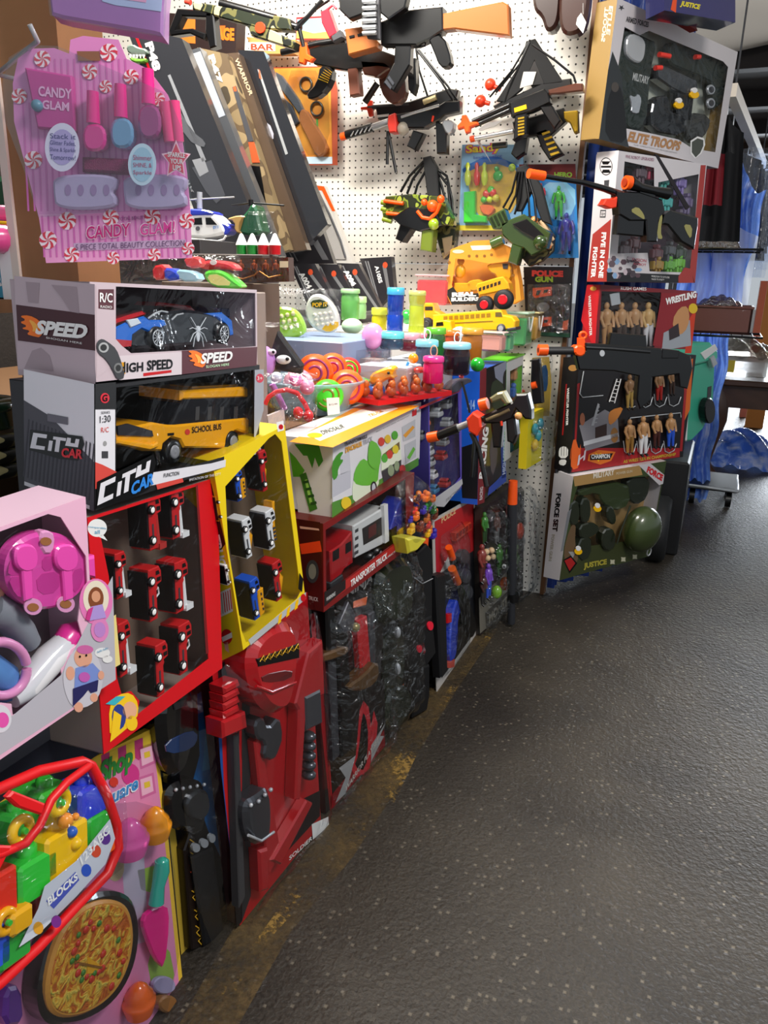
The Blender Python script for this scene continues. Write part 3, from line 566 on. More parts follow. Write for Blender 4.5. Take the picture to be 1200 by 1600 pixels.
b = P.mb(); b.px([(184, 666), (200, 662), (238, 673), (240, 682), (185, 680)], .018, .021, M('#2c2b30', .3)); b.px([(182, 686), (240, 695), (248, 690), (248, 699), (235, 704), (182, 694)], .015, .03, BY, .002); b.px([(262, 677), (272, 676), (272, 680), (262, 681)], .0195, .0198, BLK); b.build('grille', bus)
b = P.mb(); b.text('SCHOOL BUS', (300, 677), (346, 671), (300, 667), BLK, .0192, .02); b.px(circ(293, 675, 4, 4.5), .0195, .0195, M('#d03020')); b.build('lettering', bus)
for (x, y, r) in [(272, 706, 12), (364, 690, 12)]:
    b = P.mb(); c = P.F.P3(x, y, .017); R = .0175; b.lathe([(R*.6, 0), (R*.95, 0), (R, .003), (R, .02)], c, BLK, 24, 'y'); b.lathe([(R*.58, -.001), (R*.52, -.003), (R*.3, -.002), (R*.05, -.003)], c, M('#8a8a8e', .4), 20, 'y'); b.build('wheel', bus)

# ---------------------------------------------------------------- doll feeding set box
P = Pack('doll_set_box', 'pale pink box with a pink doll dinner plate and bottle behind a window', 'doll set box', (-.655, .30, .735), (91, 4, -1), .345, .262, .07)
PB = M('#f3bcd6', .35); GR = M('#c2bfc8', .35)
win = [(-90, 830), (0, 815), (40, 803), (75, 800), (95, 808), (150, 862), (153, 905), (146, 920), (125, 945), (122, 970), (130, 1000), (112, 1015), (95, 1045), (100, 1075), (60, 1100), (20, 1118), (18, 1100), (0, 1098), (-90, 1130)]
P.carton(PB, M('#f6cfe2', .35), win, M('#8d7f86', .6)); b = P.c
b.pd([(-100, 1145), (20, 1118), (95, 1055), (150, 950), (176, 900), (181, 1062), (0, 1180), (-120, 1255)], .5, GR)
b.pd(circ(152, 825, 15, 14), 2, WHT); b.pd([(160, 834), (168, 845), (155, 839)], 2, WHT); b.text('compartible', (138, 825), (166, 828), (138, 821), M('#4aa0c8'), -.0012); b.text('all', (148, 834), (156, 834), (148, 828), M('#4aa0c8'), -.0012)
b.pd(circ(150, 940, 26, 36, 26), 2, M('#ee7fbf')); b.pd(circ(150, 935, 20, 28, 26), 3, M('#f3e6cf')); b.pd(circ(150, 935, 12, 18, 20), 4, M('#8a4a2a')); b.pd(circ(150, 932, 7, 9, 16), 5, M('#e2a07c')); b.pd([(142, 948), (160, 944), (166, 965), (140, 970)], 5, M('#b79be0')); b.pd([(138, 952), (146, 948), (140, 970), (134, 968)], 6, M('#d53a8d'))
b.pd(circ(156, 984, 14, 19, 20), 3, M('#e889c4')); b.pd(circ(156, 984, 9, 12, 20), 4, M('#c58ad2')); b.pd(circ(160, 1020, 12, 8, 16), 3, WHT); b.pd(circ(168, 1030, 8, 6, 12), 3, WHT); b.text('hello baby', (152, 1022), (169, 1015), (152, 1017), M('#4aa0c8'), -.0015)
b.pd(smoothpoly([(98, 1045), (118, 1010), (148, 1012), (164, 1060), (150, 1100), (115, 1110), (100, 1080)], 2), 2, M('#d2cfd8')); b.pd(circ(130, 1027, 14, 16), 3, M('#e9a98c')); b.pd(circ(133, 1015, 13, 7, 16), 4, M('#d46aa8')); b.pd([(118, 1044), (145, 1036), (158, 1050), (150, 1068), (116, 1078)], 3, M('#7f95d8')); b.pd(circ(132, 1058, 9, 8, 12), 5, M('#c860b8')); b.pd([(114, 1076), (154, 1062), (152, 1080), (142, 1083), (138, 1078), (130, 1088), (114, 1104)], 4, M('#27265e'))
b.pd(circ(110, 1052, 7, 11, 12), 3, M('#e9a98c')); b.pd(circ(158, 1055, 5, 7, 12), 4, M('#e9a98c')); b.pd(circ(123, 1105, 7, 8, 12), 3, M('#e9a98c')); b.pd(circ(147, 1090, 6, 7, 12), 3, M('#e9a98c')); b.pd(circ(125, 1026, 1.6, 2, 8), 5, BLK); b.pd(circ(135, 1024, 1.6, 2, 8), 5, BLK)
b.pd(circ(0, 1123, 18, 22), 2, M('#e6e2ea')); b.pd(circ(4, 1125, 10, 12), 3, M('#f25ab4'))
P.done()
PLT = M('#f04fb4', .3, coat=.6); PLD = M('#d63c9c', .35, coat=.5); BRN = M('#9a6238', .5)
b = P.mb(); b.px(smoothpoly([(10, 880), (25, 850), (55, 832), (95, 832), (125, 850), (142, 875), (142, 905), (125, 932), (95, 950), (60, 955), (30, 940), (12, 915)], 2), .004, .02, PLT, .004)
b.px(smoothpoly([(62, 832), (75, 828), (88, 836), (84, 866), (66, 866)], 1), .002, .012, M('#f7a8d6'), .002); b.px([(136, 872), (150, 868), (152, 905), (138, 902)], .01, .02, PLT, .003)
pl = b.build('dinner_plate', P.root)
b = P.mb()
for poly in ([(14, 880), (22, 868), (38, 892), (36, 898), (12, 900)], [(66, 870), (84, 868), (84, 890), (66, 893)], [(12, 902), (38, 900), (38, 935), (24, 930)], [(56, 898), (94, 892), (92, 925), (60, 930)], [(112, 892), (132, 886), (128, 915), (114, 930)]): b.px(smoothpoly(poly, 1), .0036, .0038, PLD)
for x, y in ((72, 846), (52, 949), (103, 944)): b.px(circ(x, y, 9, 6.5, 14), .001, .0015, BRN); 
for x, y in ((52, 948), (103, 944)): b.px(circ(x, y, 14, 13, 18), .0018, .003, M('#f7a8d6'))
b.build('plate_print', pl)
for x in (43, 106):
    b = P.mb(); b.px(smoothpoly([(x-20, 868), (x-14, 852), (x+10, 850), (x+19, 866), (x+16, 888), (x, 896), (x-16, 888)], 2), -.002, .004, PLT, .002); b.px([(x-8, 890), (x+8, 888), (x+10, 935), (x-4, 940)], -.001, .004, PLT, .0015); b.build('spoon' if x == 43 else 'fork', P.root)
b = P.mb(); b.ptube([(18, 1092), (40, 1075), (78, 1030), (103, 1005)], .018, [.012, .017, .019, .016], M('#e9e7ea', .15, coat=1), 18); b.ptube([(100, 1008), (112, 990), (124, 980)], .018, [.016, .017, .009], M('#f0359c', .3, coat=.6), 14); b.build('toy_bottle', P.root)
b = P.mb(); b.ptube([(x, y) for x, y in circ(2, 1045, 40, 42, 30)][:30], .01, .0055, M('#ef9acb', .3), 8); b.build('bib_ring', P.root)
b = P.mb(); b.ptube([(-20, 950), (10, 960), (35, 990), (48, 1005)], .03, [.02, .018, .016, .012], M('#8b8f98', .8), 12); b.ptube([(-30, 1040), (5, 1060), (12, 1085)], .03, [.02, .018, .014], M('#5a8fd0', .8), 12); b.psph(48, 1005, .028, 10, M('#e8ab8c')); b.psph(-10, 925, .03, 16, M('#e8ab8c')); b.psph(-5, 885, .03, 14, M('#5f9ee0', .8)); b.build('baby_doll', P.root)

# ---------------------------------------------------------------- fire truck tray box
P = Pack('fire_truck_box', 'red window box of small red fire trucks under the school bus box', 'toy truck box', (-.68, .668, .634), (92.5, -1.0, 3.0), .288, .325, .09)
RB = M('#d8101c', .35); TAN = M('#7d6a5c', .7)
win = [(150, 790), (308, 755), (326, 1030), (214, 1118), (218, 1095), (205, 1080), (190, 1085), (183, 1060), (170, 900)]
P.carton(RB, M('#8f8178', .6), win, TAN); b = P.c
b.pd([(170, 968), (181, 960), (188, 1038), (176, 1045)], 2, M('#f2dd8a')); b.pd(smoothpoly([(170, 1100), (185, 1085), (205, 1082), (217, 1100), (214, 1125), (172, 1160)], 1), 2, M('#ffcf1e'))
b.pd(circ(186, 1120, 11, 20, 14), 3, M('#2b3f8f')); b.pd([(178, 1110), (190, 1118), (186, 1148), (172, 1160)], 4, M('#ffcf1e')); b.pd(circ(203, 1110, 11, 14, 16), 3, M('#f0b48e')); b.pd([(165, 1100), (182, 1088), (196, 1088), (180, 1102)], 4, M('#3fb8c8')); b.pd(circ(206, 1130, 9, 12, 14), 3, M('#ffcf1e'))
b.pd([(306, 760), (309, 757), (326, 1020), (322, 1022)], 2, M('#7a1014'))
P.done()
for (x0, y0, x1, y1, k, ac) in [(234, 775, 254, 858, 'ladder', '#b8322e'), (270, 765, 290, 840, 'ladder', '#ececec'), (182, 862, 200, 934, 'ladder', '#ececec'), (234, 886, 255, 968, 'hook', '#ececec'), (275, 875, 296, 955, 'ladder', '#ececec'), (187, 970, 207, 1055, 'ladder', '#ececec'), (245, 1003, 265, 1085, 'box', '#ececec'), (281, 972, 302, 1050, 'hook', '#ececec')]:
    minitruck(P, x0, y0, x1, y1, '#cc1c20', ac, kind=k, dep=.034)
b = P.mb(); x = P.F.P(255, 1010, .0); c = P.F.P(265, 1085, .0)
# ---------------------------------------------------------------- construction truck tray box
P = Pack('construction_truck_box', 'yellow window box of small construction trucks beside the fire truck box', 'toy truck box', (-.68, 1.000, .634), (83.4, -.4, -8.9), .185, .345, .09)
YB = M('#f2d21a', .35)
win = [(352, 760), (420, 685), (430, 678), (440, 690), (470, 925), (465, 935), (385, 1005), (372, 990), (352, 860)]
P.carton(YB, M('#e2c518', .4), win, M('#6a5a4c', .7)); b = P.c
b.pd([(432, 660), (443, 657), (444, 672), (434, 675)], 2, WHT); b.pd(circ(439, 667, 3.5, 4), 3, RED)
b.pd([(388, 1000), (478, 925), (478, 936), (400, 1001), (392, 1008)], 2, M('#b9bcbc'))
for x in (436, 449, 462): b.pd([(x, 962-(x-436)*.85), (x+5, 957-(x-436)*.85), (x+3, 972-(x-436)*.85), (x-2, 976-(x-436)*.85)], 3, YEL)
b.pd(circ(474, 934, 4, 6), 4, RED); b.pd([(468, 895), (474, 905), (472, 925), (466, 920)], 3, BLK)
sb = MB(P.L)
for poly, m, k in [([(322, 752), (331, 745), (380, 1016), (339, 1036), (320, 780)], YB, 1), ([(322, 770), (330, 755), (352, 850), (345, 860), (328, 840)], BLK, 2), ([(334, 930), (360, 918), (364, 955), (341, 966)], WHT, 3), ([(326, 780), (334, 778), (338, 800), (329, 806)], YEL, 3)]: sb.pd(poly, k, m)
for k in range(7): sb.pd([(338+k*3.4, 931-k*1.6), (339.6+k*3.4, 931-k*1.6), (342.6+k*3.4, 962-k*1.7), (341+k*3.4, 962-k*1.7)], 4, CR if k > 2 else M('#b8b0a8'))
sb.text('TRUCK', (331, 838), (345, 900), (343, 835), WHT, -.0018, .04); sb.text('WORKING', (324, 835), (336, 905), (332, 833), M('#f4e9c8'), -.0018, .04)
sb.pd(circ(354, 995, 9, 12, 16), 3, RED); sb.pd([(346, 996), (362, 988), (363, 996), (348, 1003)], 4, WHT); sb.pd([(350, 1005), (356, 1003), (358, 1020), (352, 1016)], 3, M('#e8b0a0'))
b.v += sb.v
for q, fm, s_ in zip(sb.f, sb.fm, sb.sm): b.f.append([i+len(b.v)-len(sb.v) for i in q]); b.fm.append(b.mi(sb.mats[fm])); b.sm.append(s_)
P.done()
for (x0, y0, x1, y1, c, ac, k) in [(369, 733, 382, 783, '#1d56c8', '#f2a60c', 'dump'), (408, 702, 421, 768, '#c41c20', '#f2a60c', 'mixer'), (382, 807, 398, 872, '#e6e6e6', '#f2a60c', 'mixer'), (418, 794, 434, 858, '#e6e6e6', '#f2a60c', 'crane'), (354, 880, 361, 915, '#e6e6e6', '#f2a60c', 'crane'), (394, 901, 410, 968, '#1d56c8', '#f2a60c', 'dump'), (429, 874, 445, 938, '#c41c20', '#f2a60c', 'mixer'), (340, 772, 348, 815, '#f2a60c', '#f2a60c', 'mixer')]:
    minitruck(P, x0, y0, x1, y1, c, ac, kind=k, dep=.034)

# ---------------------------------------------------------------- dinosaur transporter box
P = Pack('dinosaur_truck_box', 'white orange-topped box with green dinosaur truck picture, on the dark red truck box', 'toy box', (-.68, 1.335, .786), (91.8, -.3, -.4), .539, .152, .13)
WB = M('#dad9de', .35); P.carton(WB, WB); b = P.c; DG = M('#4f8a2e', .4); LG = M('#63b52f', .35)
b.pd([(519, 785), (560, 770), (600, 745), (654, 715), (654, 727), (519, 813)], 1, DG)
b.pd([(519, 745), (548, 735), (548, 762), (519, 778)], 1, M('#bcbcc6')); b.pd([(530, 715), (546, 705), (548, 735), (532, 742)], 1, M('#c5c5ce'))
b.pd(smoothpoly([(518, 725), (528, 708), (538, 705), (530, 718), (538, 718), (528, 732), (528, 745), (520, 752)], 1), 3, M('#3f8f22'))
b.pd(smoothpoly([(552, 755), (554, 735), (566, 715), (576, 722), (578, 695), (586, 688), (596, 705), (592, 735), (590, 755), (570, 760)], 1), 4, LG); b.pd(smoothpoly([(550, 765), (553, 748), (578, 752), (592, 742), (592, 760), (570, 785), (552, 785)], 1), 3, M('#d9e2c8'))
b.pd(circ(584, 762, 5, 10, 18), 5, BLK); b.pd(circ(584, 762, 3, 7, 14), 6, M('#b8bcc4')); b.pd([(596, 703), (626, 680), (627, 718), (596, 738)], 4, M('#dfe6cf')); b.pd([(598, 710), (624, 690), (625, 702), (598, 722)], 5, M('#6f5a30'))
b.pd([(596, 736), (627, 718), (627, 735), (600, 756)], 4, M('#2e2c30')); b.pd(circ(611, 735, 5, 9, 16), 6, M('#8a9a78')); b.pd(circ(620, 728, 4, 8, 16), 6, M('#8a9a78'))
for x, y, c in [(596, 690, '#c83a2a'), (606, 686, '#d8b428'), (617, 680, '#4aa32a'), (609, 710, '#c83a2a'), (618, 702, '#d8c428'), (601, 716, '#4aa32a'), (629, 733, '#b02a2a')]: b.pd(circ(x, y, 5, 7, 10), 6, M(c))
b.pd(smoothpoly([(574, 722), (577, 690), (584, 688), (588, 700), (596, 702), (594, 730), (584, 734)], 1), 7, LG); b.pd(circ(541, 786, 8, 10, 12), 5, M('#e2c21c'))
b.pd([(628, 667), (649, 655), (649, 682), (630, 690)], 3, M('#b9bcc2')); b.pd([(630, 680), (645, 665), (648, 668), (634, 684)], 4, M('#e09a28')); b.pd([(632, 695), (650, 686), (650, 714), (634, 724)], 3, M('#b9bcc2')); b.pd([(636, 715), (646, 698), (649, 702), (640, 718)], 4, LG)
b.text('TRANSFORMABLE', (538, 698), (574, 684), (538, 692), GREYD, -.0018, .02); b.text('DINOSAUR', (540, 708), (566, 697), (540, 699), M('#d99a1c'), -.0018, .04); b.text('TRUCK', (567, 696), (582, 689), (567, 688), M('#9a9aa4'), -.0018, .02)
b.text('PERFECT PLAYMATE, MAKING THE WORLD FUNNY', (588, 676), (640, 650), (588, 674), GREYD, -.0018); b.pd([(644, 642), (651, 639), (651, 648), (644, 651)], 3, RED)
sb = MB(P.L)
for poly, m, k in [([(449, 688), (520, 697), (519, 815), (467, 808)], M('#dedad4', .4), 1), ([(460, 694), (498, 694), (505, 720), (498, 730), (492, 715), (488, 732), (480, 712), (474, 712)], M('#3f8f22'), 3), ([(452, 705), (462, 715), (476, 735), (470, 745), (458, 745)], LG, 3), ([(468, 742), (478, 738), (496, 795), (484, 800)], M('#3f7a22'), 4), ([(476, 750), (480, 749), (488, 785), (484, 787)], M('#9fd45a'), 5)]: sb.pd(poly, k, m, 0)
for k in range(4): sb.pd([(473+k*4, 752+k*11), (482+k*4, 750+k*11), (483+k*4, 754+k*11), (474+k*4, 756+k*11)], 6, M('#27501a'))
tb = MB(P.T)
for poly, m, k in [([(452, 690), (520, 699), (655, 634), (573, 627)], M('#f79a1e', .35), 1), ([(466, 682), (490, 684), (500, 689), (622, 638), (615, 634), (580, 633)], M('#faf3e4', .35), 2)]: tb.pd(poly, k, m)
tb.pd(circ(492, 680, 12, 4), 3, YEL); tb.text('DINOSAUR', (505, 679), (540, 668), (500, 673), GREYD, -.0014, .02); tb.text('TRUCK', (578, 652), (600, 643), (574, 648), M('#e08a28'), -.0014, .02)
for s2 in (sb, tb):
    b.v += s2.v
    for q, fm, s_ in zip(s2.f, s2.fm, s2.sm): b.f.append([i+len(b.v)-len(s2.v) for i in q]); b.fm.append(b.mi(s2.mats[fm])); b.sm.append(s_)
P.done()
# ---------------------------------------------------------------- transporter truck box
P = Pack('transporter_box', 'dark red TRANSPORTER TRUCK window box below the dinosaur truck box', 'toy box', (-.68, 1.296, .584), (87, .5, -1.5), .44, .194, .12)
DR = M('#7c1414', .35); win = [(509, 828), (560, 795), (634, 747), (635, 835), (540, 905), (510, 935)]
P.carton(DR, M('#5e1410', .4), win, M('#1c0f0e', .6)); b = P.c
b.pd([(519, 922), (634, 838), (634, 848), (519, 938)], 2, M('#b22420')); b.text('TRANSPORTER TRUCK', (548, 918), (605, 873), (548, 907), WHT, -.0014, .03); b.text('FRICTION', (606, 872), (626, 857), (606, 869), WHT, -.0014)
b.pd([(507, 925), (540, 905), (540, 920), (507, 948)], 3, M('#1c0c0c')); b.text('WARNING', (510, 940), (524, 930), (510, 934), WHT, -.0014)
sb = MB(P.L)
for poly, m, k in [([(466, 811), (500, 816), (505, 955), (480, 952)], M('#4a0f0c', .4), 1), ([(468, 850), (500, 845), (503, 862), (471, 866)], M('#ff4a1e', .3), 2), ([(468, 822), (498, 826), (499, 829), (469, 826)], M('#e8b0a0'), 2)]: sb.pd(poly, k, m)
sb.pd(circ(488, 893, 10, 18), 3, GREYD); sb.pd(circ(488, 893, 6, 12), 4, M('#8a8a80')); sb.text('TRUCK', (482, 937), (497, 940), (482, 931), WHT, -.0014)
b.v += sb.v
for q, fm, s_ in zip(sb.f, sb.fm, sb.sm): b.f.append([i+len(b.v)-len(sb.v) for i in q]); b.fm.append(b.mi(sb.mats[fm])); b.sm.append(s_)
P.done()
b = P.mb(); b.px([(516, 862), (534, 850), (551, 830), (552, 880), (538, 890), (534, 898), (518, 910)], .02, .09, M('#b0141c', .25, coat=1), .003); b.px([(520, 862), (530, 856), (530, 872), (520, 878)], .0195, .0198, BLK); b.px([(540, 850), (549, 845), (549, 860), (540, 866)], .0195, .0198, BLK); b.px([(516, 912), (536, 898), (538, 905), (518, 925)], .02, .08, GREYD, .002); t = b.build('toy_cab', P.root)
b = P.mb(); b.px([(552, 822), (602, 792), (604, 848), (556, 872)], .02, .09, M('#dcdcda', .3), .003); b.px([(566, 826), (596, 808), (597, 836), (568, 852)], .0195, .0198, M('#26201f')); b.px([(576, 824), (588, 817), (588, 834), (576, 842)], .019, .0194, M('#5a2020')); b.px([(600, 790), (606, 787), (608, 845), (602, 849)], .012, .022, WHT)
for y in (828, 840, 852, 862): b.px([(555, y), (560, y-3), (560, y+2), (555, y+5)], .0195, .0198, GREYD)
b.build('toy_trailer', P.root)
b = P.mb(); b.px([(617, 806), (622, 790), (630, 778), (633, 782), (633, 822), (618, 835), (610, 828)], .015, .06, M('#2c3cae', .2, coat=1), .003); b.px([(612, 828), (620, 822), (620, 838), (613, 840)], .012, .02, BLK); b.px([(624, 830), (634, 822), (634, 832), (624, 840)], .01, .02, YEL); b.build('toy_pickup', P.root)
for x, y in ((524, 925), (583, 872), (594, 864)):
    b = P.mb(); c = P.F.P3(x, y, .02); b.lathe([(.006, -.001), (.014, 0), (.014, .02)], c, BLK, 16, 'y'); b.lathe([(.006, -.0015), (.004, 0)], c, SILV, 12, 'y'); b.build('wheel', t)
# ================================================================== tall sets standing on the floor
def bottle(P, px, py0, py1, r, col, prof, name, y=-.01, coat=1):
    a = P.F.P3(px, py1, y); c = P.F.P3(px, py0, y); H = c.z-a.z; b = P.mb()
    b.lathe([(r*q, H*h) for q, h in prof], a, M(col, .25, coat=coat), 20); return b.build(name, P.root)
P = Pack('play_kitchen_card', 'pink and yellow play food card with a round toy pizza, at the bottom left', 'toy food set', (-.735, .44, 0), (93, -3, 8), .47, .55, .03)
F = P.F; b = P.mb(); out = [(-60, 1300), (20, 1240), (150, 1182), (242, 1136), (262, 1300), (290, 1578), (270, 1600), (180, 1720), (-60, 1850)]
b.px(out, 0, .012, M('#f0c43c', .4)); b.px([(-60, 1310), (20, 1248), (150, 1190), (238, 1146), (256, 1300), (282, 1560), (200, 1690), (-60, 1840)], -.0005, -.0003, M('#e58cb8', .35))
for k in range(8):
    x, y = 145+k*13, 1186-k*5.6; c = ['#e8c43a', '#c43a78'][k % 2]; b.pd([(x, y), (x+13, y-5.6), (x+14, y+22), (x+7, y+30), (x+1, y+26)], 3, M(c))
for x, y in ((216, 1168), (216, 1215)): b.pd([(x, y), (x+24, y-8), (x+28, y+24), (x+4, y+34)], 3, M('#d46aa0')); b.pd([(x+3, y+3), (x+21, y-3), (x+24, y+21), (x+6, y+29)], 4, M('#f2b8d0')); b.pd([(x+9, y+8), (x+18, y+5), (x+19, y+14), (x+10, y+17)], 5, M('#e8c43a'))
b.text('Shop', (156, 1236), (207, 1205), (158, 1190), M('#2f8a3a'), -.0021, .05); b.pd(circ(204, 1210, 14, 17, 18), 4, M('#d83a8c')); b.pd(circ(178, 1222, 7, 8, 14), 8, M('#d83a2a'))
b.text('Square', (150, 1278), (216, 1240), (152, 1245), M('#f6f6fa'), -.0024, .09); b.text('Square', (151, 1277), (215, 1239), (153, 1246), M('#3f8fd0'), -.0027, .03)
b.pd([(215, 1360), (250, 1350), (254, 1400), (220, 1390)], 2, M('#a8c84a')); b.pd([(190, 1345), (225, 1335), (232, 1470), (200, 1480)], 2, M('#cdbfd4')); b.pd(smoothpoly([(228, 1490), (262, 1470), (276, 1540), (240, 1560)], 1), 2, M('#8fb04a')); b.pd(circ(180, 1355, 14, 22), 3, M('#c8b08a'))
b.build('backing_card', P.root)
# pizza
b = P.mb(); cx, cy = 145, 1497
E_ = smoothpoly([(62, 1545), (80, 1470), (110, 1420), (150, 1395), (190, 1392), (215, 1410), (222, 1460), (210, 1520), (180, 1570), (135, 1600), (90, 1608), (66, 1590)], 2)
b.px(E_, -.035, -.004, M('#0f0d0c', .25, coat=.5), .006); pz = b.build('pizza_pan', P.root)
PIZ = RAMPMAT('pizza_cheese', [(0, '#8a2a0c'), (.42, '#c8641a'), (.5, '#e0a02a'), (.62, '#e8c450'), (.75, '#6f8a2a')], 55, 3, .4, .5, 1.5)
b = P.mb(); g = lambda k: [(cx+(x-cx)*k, cy+(y-cy)*k) for x, y in E_]
b.px(g(.87), -.042, -.03, M('#d8963a', .4), .004); b.px(g(.8), -.0435, -.04, PIZ, .001)
for i in range(26):
    a = i*2.4; r = .25+.5*((i*37) % 100)/100; u = (65*r*cos(a)+12*r*sin(a), 88*r*sin(a)-25*r*cos(a)); b.psph(cx+u[0], cy+u[1], -.044, 4.8 if i % 3 else 6.2, M('#c0301c', .3) if i % 3 != 1 else M('#3f7a22', .4), .003)
b.px([(118, 1502), (168, 1512), (166, 1515), (116, 1505)], -.046, -.044, M('#8a5a1a')); b.px([(138, 1495), (168, 1517), (136, 1522)], -.0445, -.043, M('#e8a81c')); b.build('toy_pizza', P.root)
def cupcake(x, y, r, c, name):
    b = P.mb(); k = P.F.P3(x, y, -.02); R = pxr(P.F, k, r)*1.3; b.lathe([(R*.8, -R*.9), (R*1.0, -R*.2), (R, 0), (R*.8, R*.25), (R*.85, R*.35), (R*.55, R*.7), (R*.55, R*.78), (R*.25, R*1.05), (R*.05, R*1.15)], k, M(c, .25, coat=.6), 20); return b.build(name, P.root)
cupcake(203, 1310, 23, '#ee5fae', 'toy_cupcake'); cupcake(242, 1288, 20, '#f59a14', 'toy_shaker'); cupcake(217, 1562, 20, '#f8691e', 'toy_shaker')
b = P.mb(); b.ptube([(253, 1345), (252, 1362), (247, 1385), (244, 1412)], -.022, [.012, .014, .011, .013], M('#2fb8a0', .25, coat=.6), 14); b.psph(253, 1350, -.022, 11, M('#2fb8a0', .25, coat=.6)); h = b.build('knife_handle', P.root)
b = P.mb(); b.px(smoothpoly([(230, 1425), (262, 1412), (266, 1440), (258, 1515), (244, 1500), (230, 1465), (224, 1445)], 1), -.02, -.012, M('#f7128a', .25, coat=.6), .002); b.build('knife_blade', h)
b = P.mb(); b.px(circ(258, 1540, 17, 14), -.012, -.004, M('#9c94b8', .3), .002); b.build('toy_plate', P.root); b = P.mb(); b.px(circ(265, 1570, 15, 14), -.02, -.004, M('#8a5a2a', .3, coat=.5), .003); b.build('toy_burger', P.root); b = P.mb(); b.px(smoothpoly([(10, 1545), (35, 1540), (40, 1600), (5, 1605)], 1), -.03, -.004, M('#5a2c84', .3, coat=.5), .004); b.build('toy_food', P.root)
b = P.mb(); q = [P.F.P(x, y, -.05) for x, y in [(20, 1330), (150, 1260), (232, 1250), (270, 1290), (283, 1560), (180, 1690), (10, 1800)]]; q = [(a, c) for a, c in q]
xs = [a for a, c in q]; zs = [c for a, c in q]; b.ext(smoothpoly(q, 1), -.05, -.0496, BLIST); b.build('clear_blister', P.root)

# ---- bag of building blocks
BF = Fr((-.60, .40, .2), 92, -6, 12)
root = thing('building_block_bag', 'clear red-piped bag of big coloured blocks in front of the play food card', 'block bag', BF)
class Q_: pass
P = Q_(); P.F = BF; P.root = root; P.mb = lambda: MB(BF)
PIPE = M('#e3151c', .4); b = P.mb()
out = [(-60, 1260), (0, 1232), (60, 1205), (128, 1190), (142, 1196), (165, 1240), (182, 1290), (185, 1325), (168, 1365), (120, 1415), (60, 1480), (0, 1536), (-60, 1580)]
b.ptube(out, 0, .0068, PIPE, 8); b.ptube([(140, 1196), (105, 1222), (80, 1250), (62, 1290), (40, 1318), (0, 1335), (-50, 1350)], -.03, .005, PIPE, 8); b.build('piping', root)
b = P.mb(); b.px([(12, 1246), (22, 1236), (72, 1256), (66, 1274), (30, 1262)], -.035, -.028, PIPE, .002); b.px([(-30, 1320), (20, 1322), (0, 1362), (-40, 1372)], -.034, -.03, PIPE, .002); b.build('carry_strap', root)
def block(px, py, s, col, y=.01, studs=1, rot=0, h=None):
    c = P.F.P3(px, py, y); e = abs(P.F.P3(px+s, py, y).x-c.x); b = P.mb(); m = M(col, .25, coat=.5); hh = h or e
    b.box((c.x-e, c.y-.02, c.z-hh), (c.x+e, c.y+.03, c.z+hh*.75), m, .004)
    for k in range(studs):
        x = c.x+(k-(studs-1)/2)*e; b.lathe([(e*.42, 0), (e*.42, e*.35), (e*.3, e*.45)], (x, c.y, c.z+hh*.75), m, 16)
    return b.build('block', root)
block(42, 1362, 30, '#2fc43a'); block(88, 1322, 33, '#f8c410'); block(128, 1245, 22, '#2a3fd0', .02); block(140, 1285, 20, '#2fb83e', .02); block(146, 1312, 18, '#f2641c', .02); block(75, 1370, 34, '#d8261c', .03); block(70, 1250, 24, '#3cb83a', .04); block(22, 1285, 22, '#33b03a', .03); block(5, 1470, 26, '#2a9a3a', .01); block(16, 1430, 18, '#f2b010', .0); block(-30, 1400, 40, '#e0301c'); block(-35, 1480, 34, '#2a55d0')
def ring(px, py, r, col, y=-.012):
    c = P.F.P3(px, py, y); e = abs(P.F.P3(px+r, py, y).x-c.x); b = P.mb(); b.tube([(c.x+e*.72*cos(a), c.y, c.z+e*.72*sin(a)) for a in [i*pi/10 for i in range(20)]], e*.34, M(col, .25, coat=.5), 10, closed=True)
    b.lathe([(e*.25, 0), (e*.2, -.004)], (c.x, c.y-.004, c.z), M('#3cb83a', .3), 12, 'y'); b.build('toy_wheel', root)
ring(92, 1253, 17, '#f8c410'); ring(33, 1297, 19, '#f8c81c'); ring(8, 1440, 18, '#f8b010')
b = P.mb(); b.psph(102, 1282, -.012, 12, M('#f79a2c', .3)); b.psph(118, 1276, -.014, 6, M('#f79a2c', .3)); b.psph(112, 1300, -.01, 9, M('#2a5fc0', .3)); b.psph(118, 1318, -.01, 10, M('#f8c410', .3)); b.build('toy_animal', root)
b = P.mb(); b.px([(60, 1420), (70, 1385), (120, 1345), (172, 1280), (180, 1310), (165, 1350), (120, 1400), (60, 1460), (30, 1480)], -.016, -.0155, M('#c9cdd8', .35)); b.px([(72, 1408), (118, 1362), (124, 1375), (84, 1420)], -.0163, -.0163, M('#4a58b8')); b.text('BLOCKS', (76, 1416), (122, 1374), (74, 1404), WHT, -.0167, .04)
for x, y, c in [(88, 1440, '#7a2a8a'), (135, 1360, '#2a55c0'), (150, 1330, '#d84a2a'), (60, 1450, '#e0a02a'), (165, 1310, '#5a2a8a')]: b.px(circ(x, y, 8, 10, 12), -.0163, -.0163, M(c))
b.text('123ABC', (128, 1352), (172, 1300), (124, 1340), WHT, -.0167, .03); b.build('printed_label', root)
b = P.mb(); q = [P.F.P(x, y, -.04) for x, y in out]; cc = P.F.P3(70, 1340, 0)
def bf(u, v):
    x, y = [(-60+240*u, 1240+260*v)][0]; p = P.F.P3(-50+235*u, 1225+(190-60*u)*v+(1-u)*90*v, 0); return (p.x, -.045*(sin(pi*min(max(u, .02), .98))*sin(pi*min(max(v, .02), .98)))**.5-.004, p.z)
b.sheet(bf, 18, 18, WRAP); b.build('clear_vinyl', root)

